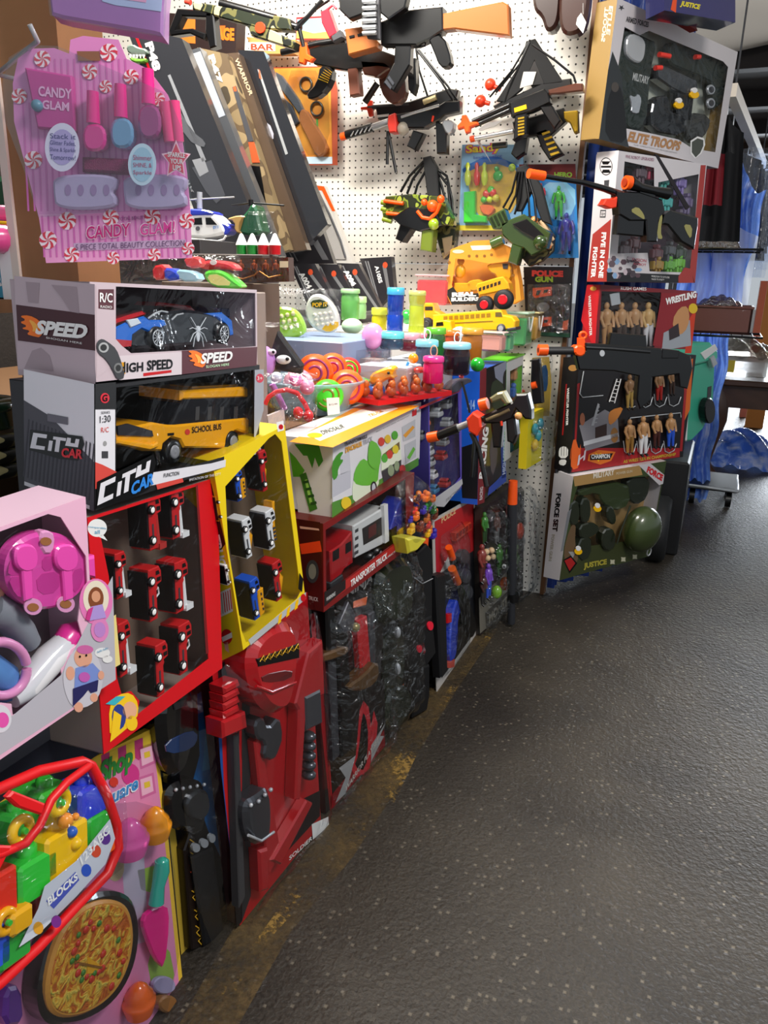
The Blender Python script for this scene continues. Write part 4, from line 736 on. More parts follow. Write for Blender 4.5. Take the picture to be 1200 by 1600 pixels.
# ---- black ninja set (blue card)
def cardbox(P, fr, side, poly=None):
    b = P.mb(); b.box((0, 0, 0), (P.w, P.d, P.h), side); b.ext([(0, 0), (P.w, 0), (P.w, P.h), (0, P.h)], -.0002, -.0002, fr); P.c = b; return b
P = Pack('black_armour_set', 'black mask and chest armour set on a blue card, standing beside the play food card', 'costume set', (-.790, .925, .003), (84, -1.5, -4), .125, .60, .03)
b = cardbox(P, M('#0f1013', .3, coat=.5), M('#111214', .4)); BL = M('#1a86d8', .35)
b.pd([(308, 1085), (336, 1065), (356, 1280), (345, 1340), (326, 1300), (300, 1225), (312, 1180)], 1, BL); b.pd([(322, 1130), (333, 1085), (340, 1150), (334, 1200), (316, 1205)], 2, M('#3fb0f0')); b.pd([(250, 1160), (256, 1160), (300, 1500), (285, 1510)], 1, M('#c8a83a')); P.c.build('backing_card', P.root)
VB = M('#0a0a0c', .18, coat=1); b = P.mb(); b.px(smoothpoly([(248, 1105), (270, 1075), (305, 1068), (312, 1110), (308, 1160), (296, 1205), (275, 1222), (256, 1190)], 2), -.05, 0, VB, .014)
mk = b.build('ninja_mask', P.root); b = P.mb(); b.px(smoothpoly([(258, 1160), (300, 1140), (312, 1150), (300, 1172), (262, 1180)], 1), -.052, -.049, M('#16325f', .2, coat=1), .001); b.px([(272, 1100), (292, 1092), (293, 1102), (274, 1110)], -.053, -.05, M('#55585c', .3, .5), .001); b.build('mask_trim', mk)
b = P.mb(); AR = M('#3a3c40', .22, .5, coat=1); b.px(smoothpoly([(262, 1240), (280, 1222), (316, 1218), (328, 1240), (325, 1290), (312, 1310), (300, 1300), (275, 1300), (262, 1275)], 2), -.04, 0, VB, .01); b.px(smoothpoly([(300, 1240), (325, 1232), (332, 1262), (318, 1285), (298, 1280), (290, 1260)], 2), -.048, -.03, AR, .004)
for k in range(5): b.psph(275+k*11, 1234-k*2, -.042, 3, SILV)
b.build('chest_armour', P.root)
b = P.mb(); b.px([(300, 1340), (335, 1325), (352, 1460), (320, 1480)], -.03, 0, M('#141518', .4), .004); b.px(circ(307, 1325, 6, 7, 14), -.034, -.028, SILV); b.px(circ(320, 1318, 6, 7, 14), -.034, -.028, SILV); b.px(circ(332, 1310, 5, 7, 14), -.034, -.028, SILV); b.build('arm_guard', P.root)
b = P.mb(); b.px([(288, 1330), (298, 1300), (306, 1310), (318, 1480), (300, 1485)], -.02, 0, M('#1a0f0c', .3), .003); GD = M('#d8a82a', .35)
for x, y in [(300, 1320), (301, 1340), (300, 1360), (303, 1400), (307, 1430), (309, 1455), (312, 1468)]: b.ptube([(x-3, y-8), (x+3, y-4), (x-2, y+2), (x+3, y+8)], -.0215, .0012, GD if y != 1360 else M('#c8441c'), 5)
b.build('scabbard', P.root)
b = P.mb(); b.ext(smoothpoly([(0, 0), (P.w*.98, 0), (P.w*.98, P.h*.98), (P.w*.1, P.h*.98)], 1), -.055, -.0545, BLIST); b.build('clear_blister', P.root)

# ---- red ninja set
P = Pack('red_ninja_set', 'tall red ninja mask and sword set standing on the floor, beside the black armour set', 'costume set', (-.725, 1.022, .004), (86.5, -1, -3.5), .312, .60, .03)
b = cardbox(P, M('#b0141c', .3, coat=.5), M('#3a1014', .4))
b.pd([(340, 1040), (372, 1020), (378, 1440), (370, 1450), (352, 1250)], 1, M('#18181b', .35)); b.pd([(338, 1100), (356, 1090), (366, 1250), (362, 1350), (345, 1200)], 2, M('#1c4f9a')); b.pd(smoothpoly([(345, 1110), (362, 1090), (380, 1200), (376, 1260), (384, 1330), (368, 1280), (364, 1370), (350, 1230)], 0), 3, M('#c01c20'))
b.pd([(378, 1030), (390, 1020), (392, 1400), (378, 1440)], 3, M('#2a2a2c')); b.pd([(425, 1350), (470, 1250), (500, 1235), (500, 1275), (440, 1340)], 3, M('#1a1012')); b.text('SOLDIER', (452, 1345), (488, 1312), (452, 1338), WHT, -.0014, .02); b.pd([(487, 1288), (513, 1276), (514, 1290), (489, 1312)], 4, WHT); b.build('backing_card', P.root)
VR = M('#b3151d', .2, coat=1); VRD = M('#5f0a10', .3, coat=1)
b = P.mb(); b.px(smoothpoly([(392, 1035), (402, 1000), (430, 975), (465, 972), (472, 1010), (468, 1060), (458, 1105), (440, 1120), (415, 1110), (398, 1075)], 2), -.06, 0, VR, .016)
m_ = b.build('ninja_mask', P.root); b = P.mb(); b.px([(402, 1030), (468, 1005), (468, 1028), (404, 1042)], -.0615, -.058, BLK, .001)
for k in range(7): b.ptube([(406+k*9, 1034-k*3), (412+k*9, 1024-k*3), (414+k*9, 1034-k*3.2), (409+k*9, 1030-k*3)], -.0622, .001, GD, 5)
b.px(smoothpoly([(408, 1055), (458, 1045), (456, 1062), (412, 1068)], 1), -.0618, -.059, VRD, .001); b.ptube([(400, 1072), (425, 1082), (462, 1066)], -.061, .003, VR, 6); b.build('mask_trim', m_)
b = P.mb()
for k in range(6): b.px([(350, 1075+k*13), (374, 1062+k*13), (378, 1072+k*13), (352, 1086+k*13)], -.035, -.002, VR, .004)
b.px([(348, 1128), (385, 1112), (388, 1138), (350, 1155)], -.04, -.002, VR, .004); b.px([(366, 1150), (374, 1146), (384, 1400), (374, 1420)], -.02, -.002, M('#3a3a3c', .4), .002); b.build('toy_sword', P.root)
b = P.mb(); b.px([(482, 1020), (505, 1000), (508, 1085), (480, 1100), (470, 1250), (462, 1250), (468, 1110), (462, 1100)], -.03, -.002, VR, .004); b.px([(398, 1160), (408, 1150), (440, 1330), (420, 1370)], -.02, -.002, VR, .003); b.px([(478, 1090), (502, 1078), (505, 1130), (480, 1142)], -.034, -.002, M('#3c3d42', .3), .004); b.build('sword_sheath', P.root)
b = P.mb(); SD = M('#4a4c52', .28, .6, coat=.5); b.px(smoothpoly([(398, 1130), (412, 1118), (420, 1140), (438, 1118), (444, 1150), (436, 1175), (428, 1190), (412, 1185), (416, 1160), (402, 1155)], 1), -.03, -.002, SD, .004); b.build('throwing_star', P.root)
b = P.mb(); b.px(smoothpoly([(384, 1255), (405, 1245), (424, 1228), (428, 1270), (424, 1315), (402, 1325), (386, 1300)], 2), -.04, -.002, SD, .01)
for x, y in [(392, 1258), (404, 1252), (414, 1242), (423, 1234)]: b.psph(x, y, -.042, 3.5, SILV)
b.ptube([(388, 1305), (408, 1314), (428, 1300)], -.04, .003, SILV, 6); b.build('arm_guard', P.root)
b = P.mb()
for k in range(5): b.psph(482, 1150+k*15, -.022, 10, SD, .018, .8)
b.build('throwing_chain', P.root)
b = P.mb(); b.px([(405, 1330), (420, 1325), (422, 1390), (408, 1395)], -.028, -.002, VR, .005); b.px([(425, 1345), (480, 1250), (490, 1255), (440, 1352)], -.026, -.002, VR, .004); b.build('dagger', P.root)
b = P.mb(); w, h = P.w, P.h
def sh(u, v): return (w*(.02+.96*u), -.064*min(1, 7*min(u, 1-u, v, 1-v)+.05)**.5-.003*sin(u*17+v*9), h*(.02+.96*v))
b.sheet(sh, 22, 30, BLIST); b.build('clear_blister', P.root)

def shc(u, v): p = sh(u, v); return (p[0], p[1]-.007*sin(53*u+31*v)*sin(47*v-29*u)-.004*sin(91*u+17*v), p[2])
# ---- NINJA warrior set
P = Pack('ninja_sword_set', 'NINJA set with brown hilted swords, right of the tall red mask set', 'costume set', (-.724, 1.392, .004), (85.2, -2, -2), .308, .535, .03)
b = cardbox(P, M('#17100f', .3, coat=.5), M('#4a0f12', .4)); b.pd([(484, 960), (500, 955), (520, 1260), (516, 1268)], 1, M('#a0141c')); b.pd([(516, 1245), (600, 1140), (602, 1165), (516, 1268)], 1, M('#7a1016'))
b.pd(smoothpoly([(548, 1200), (556, 1180), (562, 1110), (568, 1095), (576, 1105), (580, 1135), (584, 1110), (590, 1130), (588, 1160), (580, 1180), (576, 1215), (566, 1210), (556, 1215)], 0), 2, M('#b8202a')); b.pd(smoothpoly([(553, 1198), (560, 1180), (566, 1112), (572, 1120), (576, 1150), (572, 1205)], 1), 3, BLK)
b.pd([(530, 1200), (556, 1180), (540, 1240), (524, 1255), (540, 1215)], 3, M('#9a9a9a')); b.pd([(580, 1165), (602, 1130), (594, 1150), (600, 1150), (580, 1190)], 3, M('#9a9a9a')); b.text('WARRIOR PLAY SET', (540, 1238), (592, 1158), (540, 1229), M('#c8c0b8'), -.0014, .02)
b.text('NINJA', (542, 938), (583, 912), (542, 920), M('#b8b4b0'), -.0014, .03); b.pd([(552, 940), (574, 932), (572, 945), (552, 950)], 2, M('#d85a1c')); b.pd(circ(539, 1033, 5, 9, 14), 3, RED)
b.build('backing_card', P.root); BRZ = M('#6b4c2a', .3, .4, coat=.5)
b = P.mb(); b.px([(510, 950), (524, 945), (528, 1020), (512, 1025)], -.03, -.002, BLK, .004); b.px(smoothpoly([(498, 1025), (520, 1018), (545, 1008), (546, 1022), (520, 1032), (502, 1036)], 1), -.04, -.002, BRZ, .004); b.px([(514, 1034), (526, 1032), (532, 1180), (522, 1190)], -.02, -.002, GREYD, .003); b.build('toy_sword', P.root)
b = P.mb(); b.px([(558, 970), (574, 962), (580, 1040), (564, 1045)], -.02, -.002, M('#c01820', .3, coat=.5), .003); b.px([(576, 960), (586, 955), (588, 1040), (580, 1042)], -.02, -.002, GREYD, .003); b.px(smoothpoly([(545, 1072), (570, 1055), (592, 1030), (594, 1060), (575, 1080), (548, 1080)], 1), -.04, -.002, BRZ, .005); b.psph(555, 980, -.03, 8, M('#9a8a5a', .3, .5)); b.build('toy_sword', P.root)
b = P.mb(); b.px([(528, 985), (545, 980), (552, 1170), (535, 1185)], -.028, -.002, BLK, .005); b.px(smoothpoly([(530, 975), (545, 940), (556, 960), (552, 985), (538, 990)], 0), -.03, -.02, M('#5a5a60', .3, .5), .002); b.build('sword_sheath', P.root)
b = P.mb(); w, h = P.w, P.h; b.sheet(shc, 28, 36, CRINK); b.build('clear_blister', P.root)

# ---- army set
P = Pack('army_helmet_set', 'dark green army helmet and vest set in crinkled plastic, leaning right of the ninja swords', 'costume set', (-.728, 1.712, .004), (83, -2, -3), .20, .535, .03)
b = cardbox(P, M('#16180f', .35, coat=.4), M('#1b1a12', .4)); b.pd([(636, 900), (650, 880), (650, 960), (640, 960)], 1, M('#c87a1c')); b.pd([(628, 1000), (648, 940), (650, 960), (634, 1020)], 2, M('#c8b01c')); b.pd([(620, 1085), (648, 1040), (650, 1080), (622, 1110)], 1, M('#b85a1c')); b.build('backing_card', P.root)
AG = M('#1c2416', .25, coat=1); b = P.mb(); b.px(smoothpoly([(594, 900), (610, 880), (640, 870), (650, 890), (650, 950), (636, 975), (600, 980), (594, 940)], 2), -.06, 0, AG, .018); b.build('toy_helmet', P.root)
b = P.mb(); b.px(smoothpoly([(596, 1000), (616, 990), (632, 985), (634, 1060), (618, 1080), (598, 1085)], 1), -.03, 0, AG, .006)
for k in range(3): b.px([(598, 1012+k*20), (616, 1004+k*20), (616, 1014+k*20), (598, 1022+k*20)], -.036, -.03, M('#101408', .4), .002)
for y in (988, 1045): b.psph(621, y, -.034, 5, SILV, .01, 2)
b.build('toy_vest', P.root)
b = P.mb(); b.px(smoothpoly([(606, 1090), (625, 1070), (645, 1075), (645, 1110), (625, 1140), (605, 1145)], 2), -.04, 0, AG, .01); b.build('toy_canteen', P.root)
b = P.mb(); w, h = P.w, P.h; b.sheet(shc, 28, 36, FILM(base=.16, bump=1.0, bs=24, rough=.05)); b.build('clear_wrap', P.root)

# ---- black toy rifle standing on end
Fg = Fr((-.68, 1.93, 0), 80, -3, 0); root = thing('toy_machine_gun', 'black upright toy gun with red buttons between army set and blue pistol card', 'toy gun', Fg)
b = MB(Fg); b.px([(652, 865), (668, 850), (676, 860), (676, 965), (650, 975)], -.015, .03, BLKM, .004); b.px([(636, 980), (676, 962), (682, 1020), (668, 1040), (640, 1050), (634, 1010)], -.02, .035, BLKM, .005); b.px([(645, 1050), (672, 1038), (672, 1085), (668, 1110), (646, 1122), (644, 1080)], -.015, .03, BLKM, .005); b.build('gun_body', root)
b = MB(Fg); b.ptube([(662, 868), (664, 840)], .005, .011, ORG, 10); b.build('muzzle_tip', root)
b = MB(Fg); b.px(circ(673, 978, 4.5, 7, 14), -.024, -.019, M('#f0203c', .3)); b.px(circ(656, 1014, 3.5, 6, 14), -.024, -.019, M('#f0203c', .3)); b.build('button', root)
b = MB(Fg); b.ptube([(648, 903), (660, 912), (676, 904)], -.018, .0015, SILV, 6); b.build('wire', root)

# ---- blue gun blister card
P = Pack('dart_gun_card', 'blister card with a blue pistol and black and orange shotgun, standing on the floor', 'toy gun set', (-.676, 2.066, .004), (91, -4.5, 4), .44, .52, .02)
b = P.mb(); out = smoothpoly([(676, 812), (742, 775), (746, 990), (735, 1020), (690, 1080), (683, 1082), (680, 1000)], 0); b.px(out, 0, .003, M('#c4c0bc', .35)); b.px([(679, 815), (740, 782), (741, 870), (700, 870), (682, 905)], -.0004, -.0004, M('#b81820')); b.px([(682, 900), (740, 860), (744, 985), (690, 1060)], -.0006, -.0006, M('#1a1c22')); b.px([(680, 830), (684, 830), (689, 1050), (685, 1050)], -.0008, -.0008, M('#b81830')); b.px([(700, 1066), (744, 1010), (745, 1000), (745, 1014), (702, 1072)], -.001, -.001, M('#333'))
b.text('POLICE', (690, 818), (712, 802), (690, 808), M('#e8c08a'), -.0012, .03); b.build('backing_card', P.root)
b = P.mb(); BG = M('#1b3fc4', .25, coat=.8); b.px(smoothpoly([(704, 985), (712, 940), (722, 932), (724, 950), (716, 965), (716, 1000), (712, 1030), (704, 1035)], 1), -.03, -.002, BG, .005); b.px([(700, 960), (706, 958), (706, 972), (700, 974)], -.034, -.02, RED, .001); b.px([(704, 1034), (711, 1030), (710, 1042), (703, 1044)], -.03, -.01, M('#c84a3a')); b.build('toy_pistol', P.root)
b = P.mb(); b.ptube([(701, 855), (707, 872)], -.035, .011, ORG, 14); b.ptube([(705, 868), (716, 920)], -.03, [.009, .012], BLK, 12); b.ptube([(706, 888), (715, 910)], -.036, .013, M('#e8641c', .3), 12); b.px(smoothpoly([(715, 910), (726, 915), (742, 960), (745, 985), (738, 1000), (730, 985), (722, 950)], 1), -.04, -.01, BLK, .006); b.build('toy_shotgun', P.root)
b = P.mb(); b.px([(682, 900), (696, 895), (700, 1050), (690, 1060)], -.03, -.002, BLKM, .006); b.px(smoothpoly([(712, 985), (732, 965), (735, 990), (725, 1015), (712, 1018)], 1), -.03, -.002, BLK, .005); b.build('baton', P.root)
b = P.mb(); b.px([(712, 833), (736, 815), (738, 828), (714, 846)], -.02, -.002, M('#c83a24', .3, coat=.5), .003)
for x, y in ((727, 870), (729, 900), (732, 925)): b.px(circ(x, y, 8, 12, 14), -.02, -.002, M('#4a4c52', .3, .3), .003)
for k in range(5): b.px([(714+k*5, 834-k*3.5), (717+k*5, 832-k*3.5), (717+k*5, 839-k*3.5), (714+k*5, 841-k*3.5)], -.022, -.02, M('#8a1a14'))
b.build('dart_magazine', P.root)
b = P.mb(); w, h = P.w*.55, P.h
def sh2(u, v): return (w*(.04+.9*u), -.05*min(1, 7*min(u, 1-u, v, 1-v)+.05)**.5, h*(.06+.9*v))
b.sheet(sh2, 16, 26, CRINK); b.build('clear_blister', P.root)

# ---- green monster figure pack
P = Pack('monster_figure_pack', 'clear pack of small green, purple and orange figures standing past the blue gun card', 'toy figure pack', (-.664, 2.50, .004), (86, -2, -2), .33, .49, .03)
b = cardbox(P, M('#241a1c', .4), M('#3a3430', .4)); b.pd([(748, 935), (806, 880), (808, 940), (750, 990)], 1, M('#7a756a', .4)); b.pd([(758, 958), (805, 912), (806, 936), (760, 985)], 2, M('#4a463e')); b.text('MONSTER', (764, 975), (802, 935), (764, 960), M('#8a8476'), -.0012, .04); b.build('backing_card', P.root)
GRN = M('#4f8a2a', .3, coat=.5)
for (x, y0, y1, c, c2) in [(757, 800, 850, '#3a7a30', '#2a4a28'), (776, 800, 850, '#5a3a30', '#6a6a6a'), (795, 780, 840, '#6a3a34', '#4a5a48'), (753, 850, 910, '#8a3a34', '#5a2a2a'), (780, 850, 900, '#3f7a2a', '#2f5a2a'), (796, 850, 900, '#7ac82a', '#4a8a2a'), (763, 880, 935, '#7a4ac0', '#3a5ad0'), (755, 895, 945, '#4a2a2a', '#333333')]:
    b = P.mb(); figure(b, x, y0, y1, -.018, M(c, .35, coat=.5), M(c2, .35, coat=.5)); b.build('action_figure', P.root)
b = P.mb(); 
for x, y in ((760, 862), (768, 860), (762, 872), (770, 870)): b.psph(x, y, -.03, 5, M('#d8b890', .4))
b.build('toy_muscle', P.root)
for x, y, c in ((776, 925, '#8ac82a'), (789, 912, '#e8641c')): b = P.mb(); b.psph(x, y, -.03, 8.5, M(c, .2, coat=1), None, 1.3); b.build('toy_egg', P.root)
b = P.mb(); b.psph(788, 885, -.04, 4, WHT); b.psph(788, 886, -.047, 1.8, BLK); b.build('toy_eye', P.root)
b = P.mb(); w, h = P.w, P.h; b.sheet(shc, 26, 34, CRINK); b.build('clear_wrap', P.root)
# ---- black tube with orange tip, dark bag
b = MB(); a = Vector((-.585, 2.63, .015)); c = a+Vector((-.025, -.02, .47)); b.tube([a, a.lerp(c, .3), a.lerp(c, .35), c], [.015, .015, .018, .018], M('#2c2e33', .35), 16); o = b.build('toy_telescope_gun'); tag(o, 'black tube gun with a bright orange tip standing upright near the pegboard', 'toy gun')
b = MB(); b.cyl(c, c+Vector((-.003, 0, .085)), .018, ORG, .016); b.build('muzzle_tip', o)
b = MB(); b.cyl(a+Vector((0, 0, .09)), a+Vector((-.002, 0, .12)), .022, BLK); b.build('collar', o)
Fd = Fr((-.63, 2.80, .004), 80, -4, 0); root = thing('black_toy_pack', 'black toy pack in shiny wrap on the floor against the pegboard', 'toy pack', Fd)
b = MB(Fd); b.box((0, 0, 0), (.13, .04, .46), M('#0e0f12', .3, coat=1), .008); b.build('pack_body', root); b = MB(Fd); b.sph((.06, -.01, .30), (.03, .014, .035), M('#c8401c', .3)); b.build('toy_ball', root)
b = MB(Fd); w, h = .15, .48; b.sheet(shc, 20, 30, CRINK); b.build('clear_wrap', root)
# ---- bag of plastic building figures hanging from the ledge
Fb = Fr((-.655, 1.60, .56), 88, 0, 0); root = thing('figure_bag', 'clear bag of orange, purple and yellow toy pieces hanging by the dark red box', 'toy bag', Fb)
rg = random.Random(3); cols = ['#ff7a12', '#ff7a12', '#3c2ab0', '#5a2018', '#ff4a3c', '#f2b81c', '#2fa03a', '#ff8a2a', '#8a3a1c']
for i in range(34):
    px, py = rg.uniform(641, 682), rg.uniform(775, 838); c = Fb.P3(px, py, rg.uniform(-.02, .01)); r = rg.uniform(.007, .012); b = MB(Fb); m = M(cols[i % len(cols)], .3, coat=.4)
    b.box((c.x-r, c.y-r*.6, c.z-r*.7), (c.x+r, c.y+r*.6, c.z+r*.7), m, r*.3); b.sph((c.x+r*.4, c.y, c.z+r), r*.7, m, 8, 6); b.box((c.x-r*1.3, c.y-r*.3, c.z-r*.3), (c.x+r*1.4, c.y+r*.3, c.z+r*.2), m); b.build('toy_piece', root)
b = MB(Fb); b.px([(636, 842), (650, 838), (668, 842), (652, 862), (640, 866)], -.03, .01, M('#d8cc3a', .4), .006); b.build('yellow_toy', root)
b = MB(Fb); out = [(652, 742), (672, 745), (686, 775), (690, 810), (668, 845), (650, 870), (636, 862), (633, 800), (636, 760)]
q = smoothpoly([Fb.P(x, y, -.03) for x, y in out], 2); cxx = sum(a for a, c in q)/len(q); czz = sum(c for a, c in q)/len(q)
for k, (sc, yy) in enumerate([(1, 0), (.85, -.025), (.5, -.038)]):
    if k: b.add([(cxx+(a-cxx)*p_[0], p_[1], czz+(c-czz)*p_[0]) for p_ in (pr, (sc, yy)) for a, c in q], [(i, (i+1) % len(q), (i+1) % len(q)+len(q), i+len(q)) for i in range(len(q))], CRINK, True)
    pr = (sc, yy)
b.ext([(cxx+(a-cxx)*.5, czz+(c-czz)*.5) for a, c in q], -.038, -.038, CRINK); b.build('clear_bag', root)
# ================================================================== stack of boxes on the blue partition at the right
def side(P, polys, texts=()):
    sb = MB(P.L)
    for poly, m, k in polys: sb.pd(poly, k, m)
    for t in texts: sb.text(*t)
    merge(P.c, sb)
def merge(b, s2):
    b.v += s2.v; k = len(b.v)-len(s2.v)
    for q, fm, s_ in zip(s2.f, s2.fm, s2.sm): b.f.append([i+k for i in q]); b.fm.append(b.mi(s2.mats[fm])); b.sm.append(s_)
GOLD = M('#9c7c42', .4); BWH = M('#d2cdd0', .35); DGR = M('#1e2a22', .6); GBK = M('#16181a', .3, coat=.8)
P = Pack('soldier_role_play_box', 'white ELITE TROOPS window box with dark vest and toy weapons, gold left side', 'costume box', (-.458, 2.80, 1.699), (62.6, 1.3, 1.2), .766, .399, .075)
win = [(976, 42), (1000, 55), (1014, 48), (1130, 96), (1138, 105), (1118, 238), (1082, 232), (1060, 218), (1015, 208), (975, 200), (960, 170), (963, 120)]
P.carton(BWH, GOLD, win, M('#d8dccb', .5)); b = P.c
b.pd([(957, 80), (972, 118), (976, 200), (983, 231), (936, 217), (950, 110)], 1, M('#2e3336', .5)); b.pd(smoothpoly([(955, 140), (962, 128), (972, 140), (978, 185), (980, 225), (945, 218), (948, 165)], 1), 2, M('#14161a', .5)); b.pd(circ(961, 136, 6, 8, 12), 3, M('#4a4440'))
b.text('ARMED FORCES', (978, 34), (1013, 43), (979, 25), M('#3a3a3e'), -.001, .03); b.pd(star(971, 12, 5, 2), 2, GREYD)
b.text('ELITE TROOPS', (980, 221), (1061, 236), (985, 205), M('#b08052'), -.0012, .05); b.text('THE OPERATION OF PEACEKEEPING', (990, 227), (1058, 240), (990, 225), M('#999'), -.0012)
b.pd([(1079, 220), (1090, 213), (1100, 216), (1102, 226), (1096, 240), (1086, 248), (1079, 240)], 3, WHT); b.pd([(1081, 222), (1090, 216), (1099, 219), (1099, 228), (1094, 239), (1087, 246), (1081, 238)], 4, M('#4c5048'))
side(P, [([(949, 8), (965, -4), (936, 217), (916, 216)], GOLD, 1)], [('ELITE', (958, 10), (953, 55), (952, 9), M('#e8dcc0'), -.0012, .03), ('TROOPS', (951, 12), (945, 66), (945, 11), M('#e8dcc0'), -.0012, .03)]); P.done()
b = P.mb(); b.px(smoothpoly([(974, 40), (1002, 54), (1014, 60), (1028, 66), (1018, 110), (1010, 205), (975, 200), (968, 160), (965, 110)], 1), .01, .05, DGR, .006); v = b.build('toy_vest', P.root)
b = P.mb(); b.text('MILITARY', (988, 125), (1013, 132), (990, 113), M('#c9c9c4'), .0095, .03); b.px(smoothpoly([(984, 148), (993, 152), (998, 146), (1003, 155), (1000, 170), (998, 178), (986, 175), (988, 165)], 1), .004, .009, SILV, .001); b.build('vest_badge', v)
b = P.mb(); b.px(smoothpoly([(982, 50), (1010, 58), (1008, 90), (1000, 100), (985, 92), (978, 80)], 2), -.002, .012, CLEAR('#c8ccd0', .7, .1), .004); b.build('toy_visor', P.root)
b = P.mb(); b.px([(1046, 72), (1052, 66), (1080, 74), (1140, 96), (1130, 160), (1118, 170), (1114, 130), (1090, 118), (1050, 102), (1046, 95)], .02, .05, DGR, .006); b.build('toy_rifle', P.root)
b = P.mb(); b.px([(1026, 105), (1036, 100), (1070, 115), (1090, 125), (1092, 150), (1070, 148), (1050, 138), (1028, 122)], .005, .04, GBK, .005); b.px([(1060, 140), (1085, 150), (1080, 190), (1062, 186)], .01, .04, GBK, .004); b.build('toy_rifle', P.root)
for pts in ([(1030, 85), (1046, 88)], [(1024, 106), (1033, 106)], [(1086, 89), (1093, 89)]): b = P.mb(); b.ptube(pts, .008, .0085, M('#ff3a2a', .3), 10); b.build('muzzle_tip', P.root)
b = P.mb(); b.px(smoothpoly([(1018, 165), (1030, 150), (1046, 148), (1048, 175), (1070, 180), (1072, 215), (1020, 205)], 1), .005, .04, GBK, .005); b.px(smoothpoly([(1078, 175), (1112, 180), (1108, 205), (1090, 225), (1076, 215), (1070, 190)], 1), .01, .04, M('#3a3a36', .3, coat=.8), .005); b.build('toy_holster', P.root)
for x, y in ((1086, 148), (1062, 164)): b = P.mb(); b.px(circ(x, y, 7, 6, 12), -.004, .004, YEL, .001); b.px(circ(x, y-7, 4.5, 4.5, 10), -.005, .003, WHT, .001); b.build('sticker', P.root)
for x, y in ((1112, 140), (1112, 161)): b = P.mb(); b.px(circ(x, y, 6, 8, 16), .004, .012, SILV, .002); b.px(circ(x, y, 4, 5, 12), .003, .004, GREYD); b.build('toy_badge', P.root)

P = Pack('robot_figure_box', 'white and red FIVE IN ONE FIGHTER box of coloured robots, under the gold sided box', 'toy figure box', (-.389, 2.83, 1.254), (57.6, -1.7, -.3), .488, .412, .09)
RD2 = M('#a8352f', .4); win = [(976, 252), (1022, 262), (1028, 285), (1092, 272), (1090, 300), (1080, 426), (1015, 424), (1012, 395), (965, 396)]
P.carton(BWH, BWH, win, M('#3a2630', .5)); b = P.c
b.pd([(1022, 262), (1030, 262), (1028, 300), (1022, 290)], 2, BWH); b.pd([(1095, 258), (1103, 258), (1086, 442), (1076, 440)], 2, RD2); b.pd([(1060, 432), (1070, 418), (1080, 420), (1084, 442), (1060, 442)], 3, RD2); b.pd([(948, 425), (1082, 430), (1086, 442), (948, 440)], 2, M('#202024'))
b.text('FIVE ROBOT UPGRADED', (978, 247), (1022, 252), (978, 242), M('#a07888'), -.0012, .02); b.text('FUSION', (988, 408), (1010, 410), (988, 403), M('#c05a6a'), -.0012, .01); b.text('ROBOT', (990, 414), (1010, 416), (990, 410), M('#c05a6a'), -.0012, .01); b.text('MORE FUN TO EXPLORE', (1018, 433), (1046, 435), (1018, 430), WHT, -.0014); b.text('MADE TO ENJOY', (1018, 438), (1038, 439), (1018, 435), WHT, -.0014)
rg = random.Random(5)
for i in range(22): b.pd(circ(rg.uniform(952, 1000), rg.uniform(402, 432), rg.uniform(3, 7), rg.uniform(3, 6), 6), 2+i*.1, M(['#4a4048', '#6a5a62', '#8ab0d8', '#5c4650', '#c8b8c0'][i % 5]))
side(P, [([(933, 238), (967, 235), (948, 440), (917, 440)], BWH, 1), ([(926, 366), (955, 342), (948, 440), (917, 440)], RD2, 2), (circ(947, 260, 10, 14, 26), BLK, 2), (circ(947, 260, 9, 12.6, 26), BWH, 3), ([(940, 252), (954, 252), (950, 257), (942, 257)], BLK, 4), ([(939, 259), (955, 259), (955, 262), (939, 262)], BLK, 4), ([(942, 265), (952, 265), (954, 270), (940, 270)], BLK, 4), ([(944, 282), (952, 281), (951, 291), (944, 291)], GREYD, 3), ([(938, 328), (947, 328), (946, 340), (937, 340)], GREYD, 3), ([(939, 330), (946, 330), (945, 338), (938, 338)], BWH, 4)],
     [('FIVE IN ONE', (940, 363), (935, 434), (947.5, 363), WHT, -.0014, .04), ('FIGHTER', (927, 386), (923, 434), (934, 386), WHT, -.0014, .04), ('16+', (939, 337), (945, 337), (939, 331), BLK, -.0018, .01)]); P.done()
for i, (x, y, c) in enumerate([(1000, 275, '#5a4048'), (1016, 265, '#c02a50'), (1035, 285, '#3aa89a'), (1062, 290, '#8a74b8'), (1072, 320, '#7a6a90'), (1040, 320, '#35b0a8'), (1060, 345, '#6a5a70'), (975, 395, '#6a3a3a'), (990, 385, '#8a4a4a'), (1025, 400, '#8a3a40'), (1045, 395, '#4a4a4a'), (1062, 400, '#3f4a3a'), (1026, 418, '#f2b818'), (1044, 418, '#6ab82a'), (1060, 415, '#7ac83a'), (985, 300, '#5a4a50')]):
    b = P.mb(); m = M(c, .25, coat=1); f = P.F.P3(x, y, .03); s = .028
    b.box((f.x-s*.6, f.y-.012, f.z-s*.2), (f.x+s*.6, f.y+.012, f.z+s*.9), m, .004); b.box((f.x-s*.3, f.y-.012, f.z+s*.9), (f.x+s*.3, f.y+.01, f.z+s*1.4), m, .003)
    for q in (-1, 1): b.box((f.x+q*s*.35-s*.2, f.y-.01, f.z-s*1.2), (f.x+q*s*.35+s*.2, f.y+.012, f.z-s*.2), m, .003); b.box((f.x+q*s*.85-s*.2, f.y-.01, f.z-s*.3), (f.x+q*s*.85+s*.2, f.y+.01, f.z+s*.8), m, .003)
    b.build('toy_robot', P.root)
P = Pack('wrestler_box', 'red wrestling figure window box with four figures, between the robot box and the black gun', 'toy figure box', (-.419, 2.87, 1.028), (50, -1, 2), .46, .215, .07)
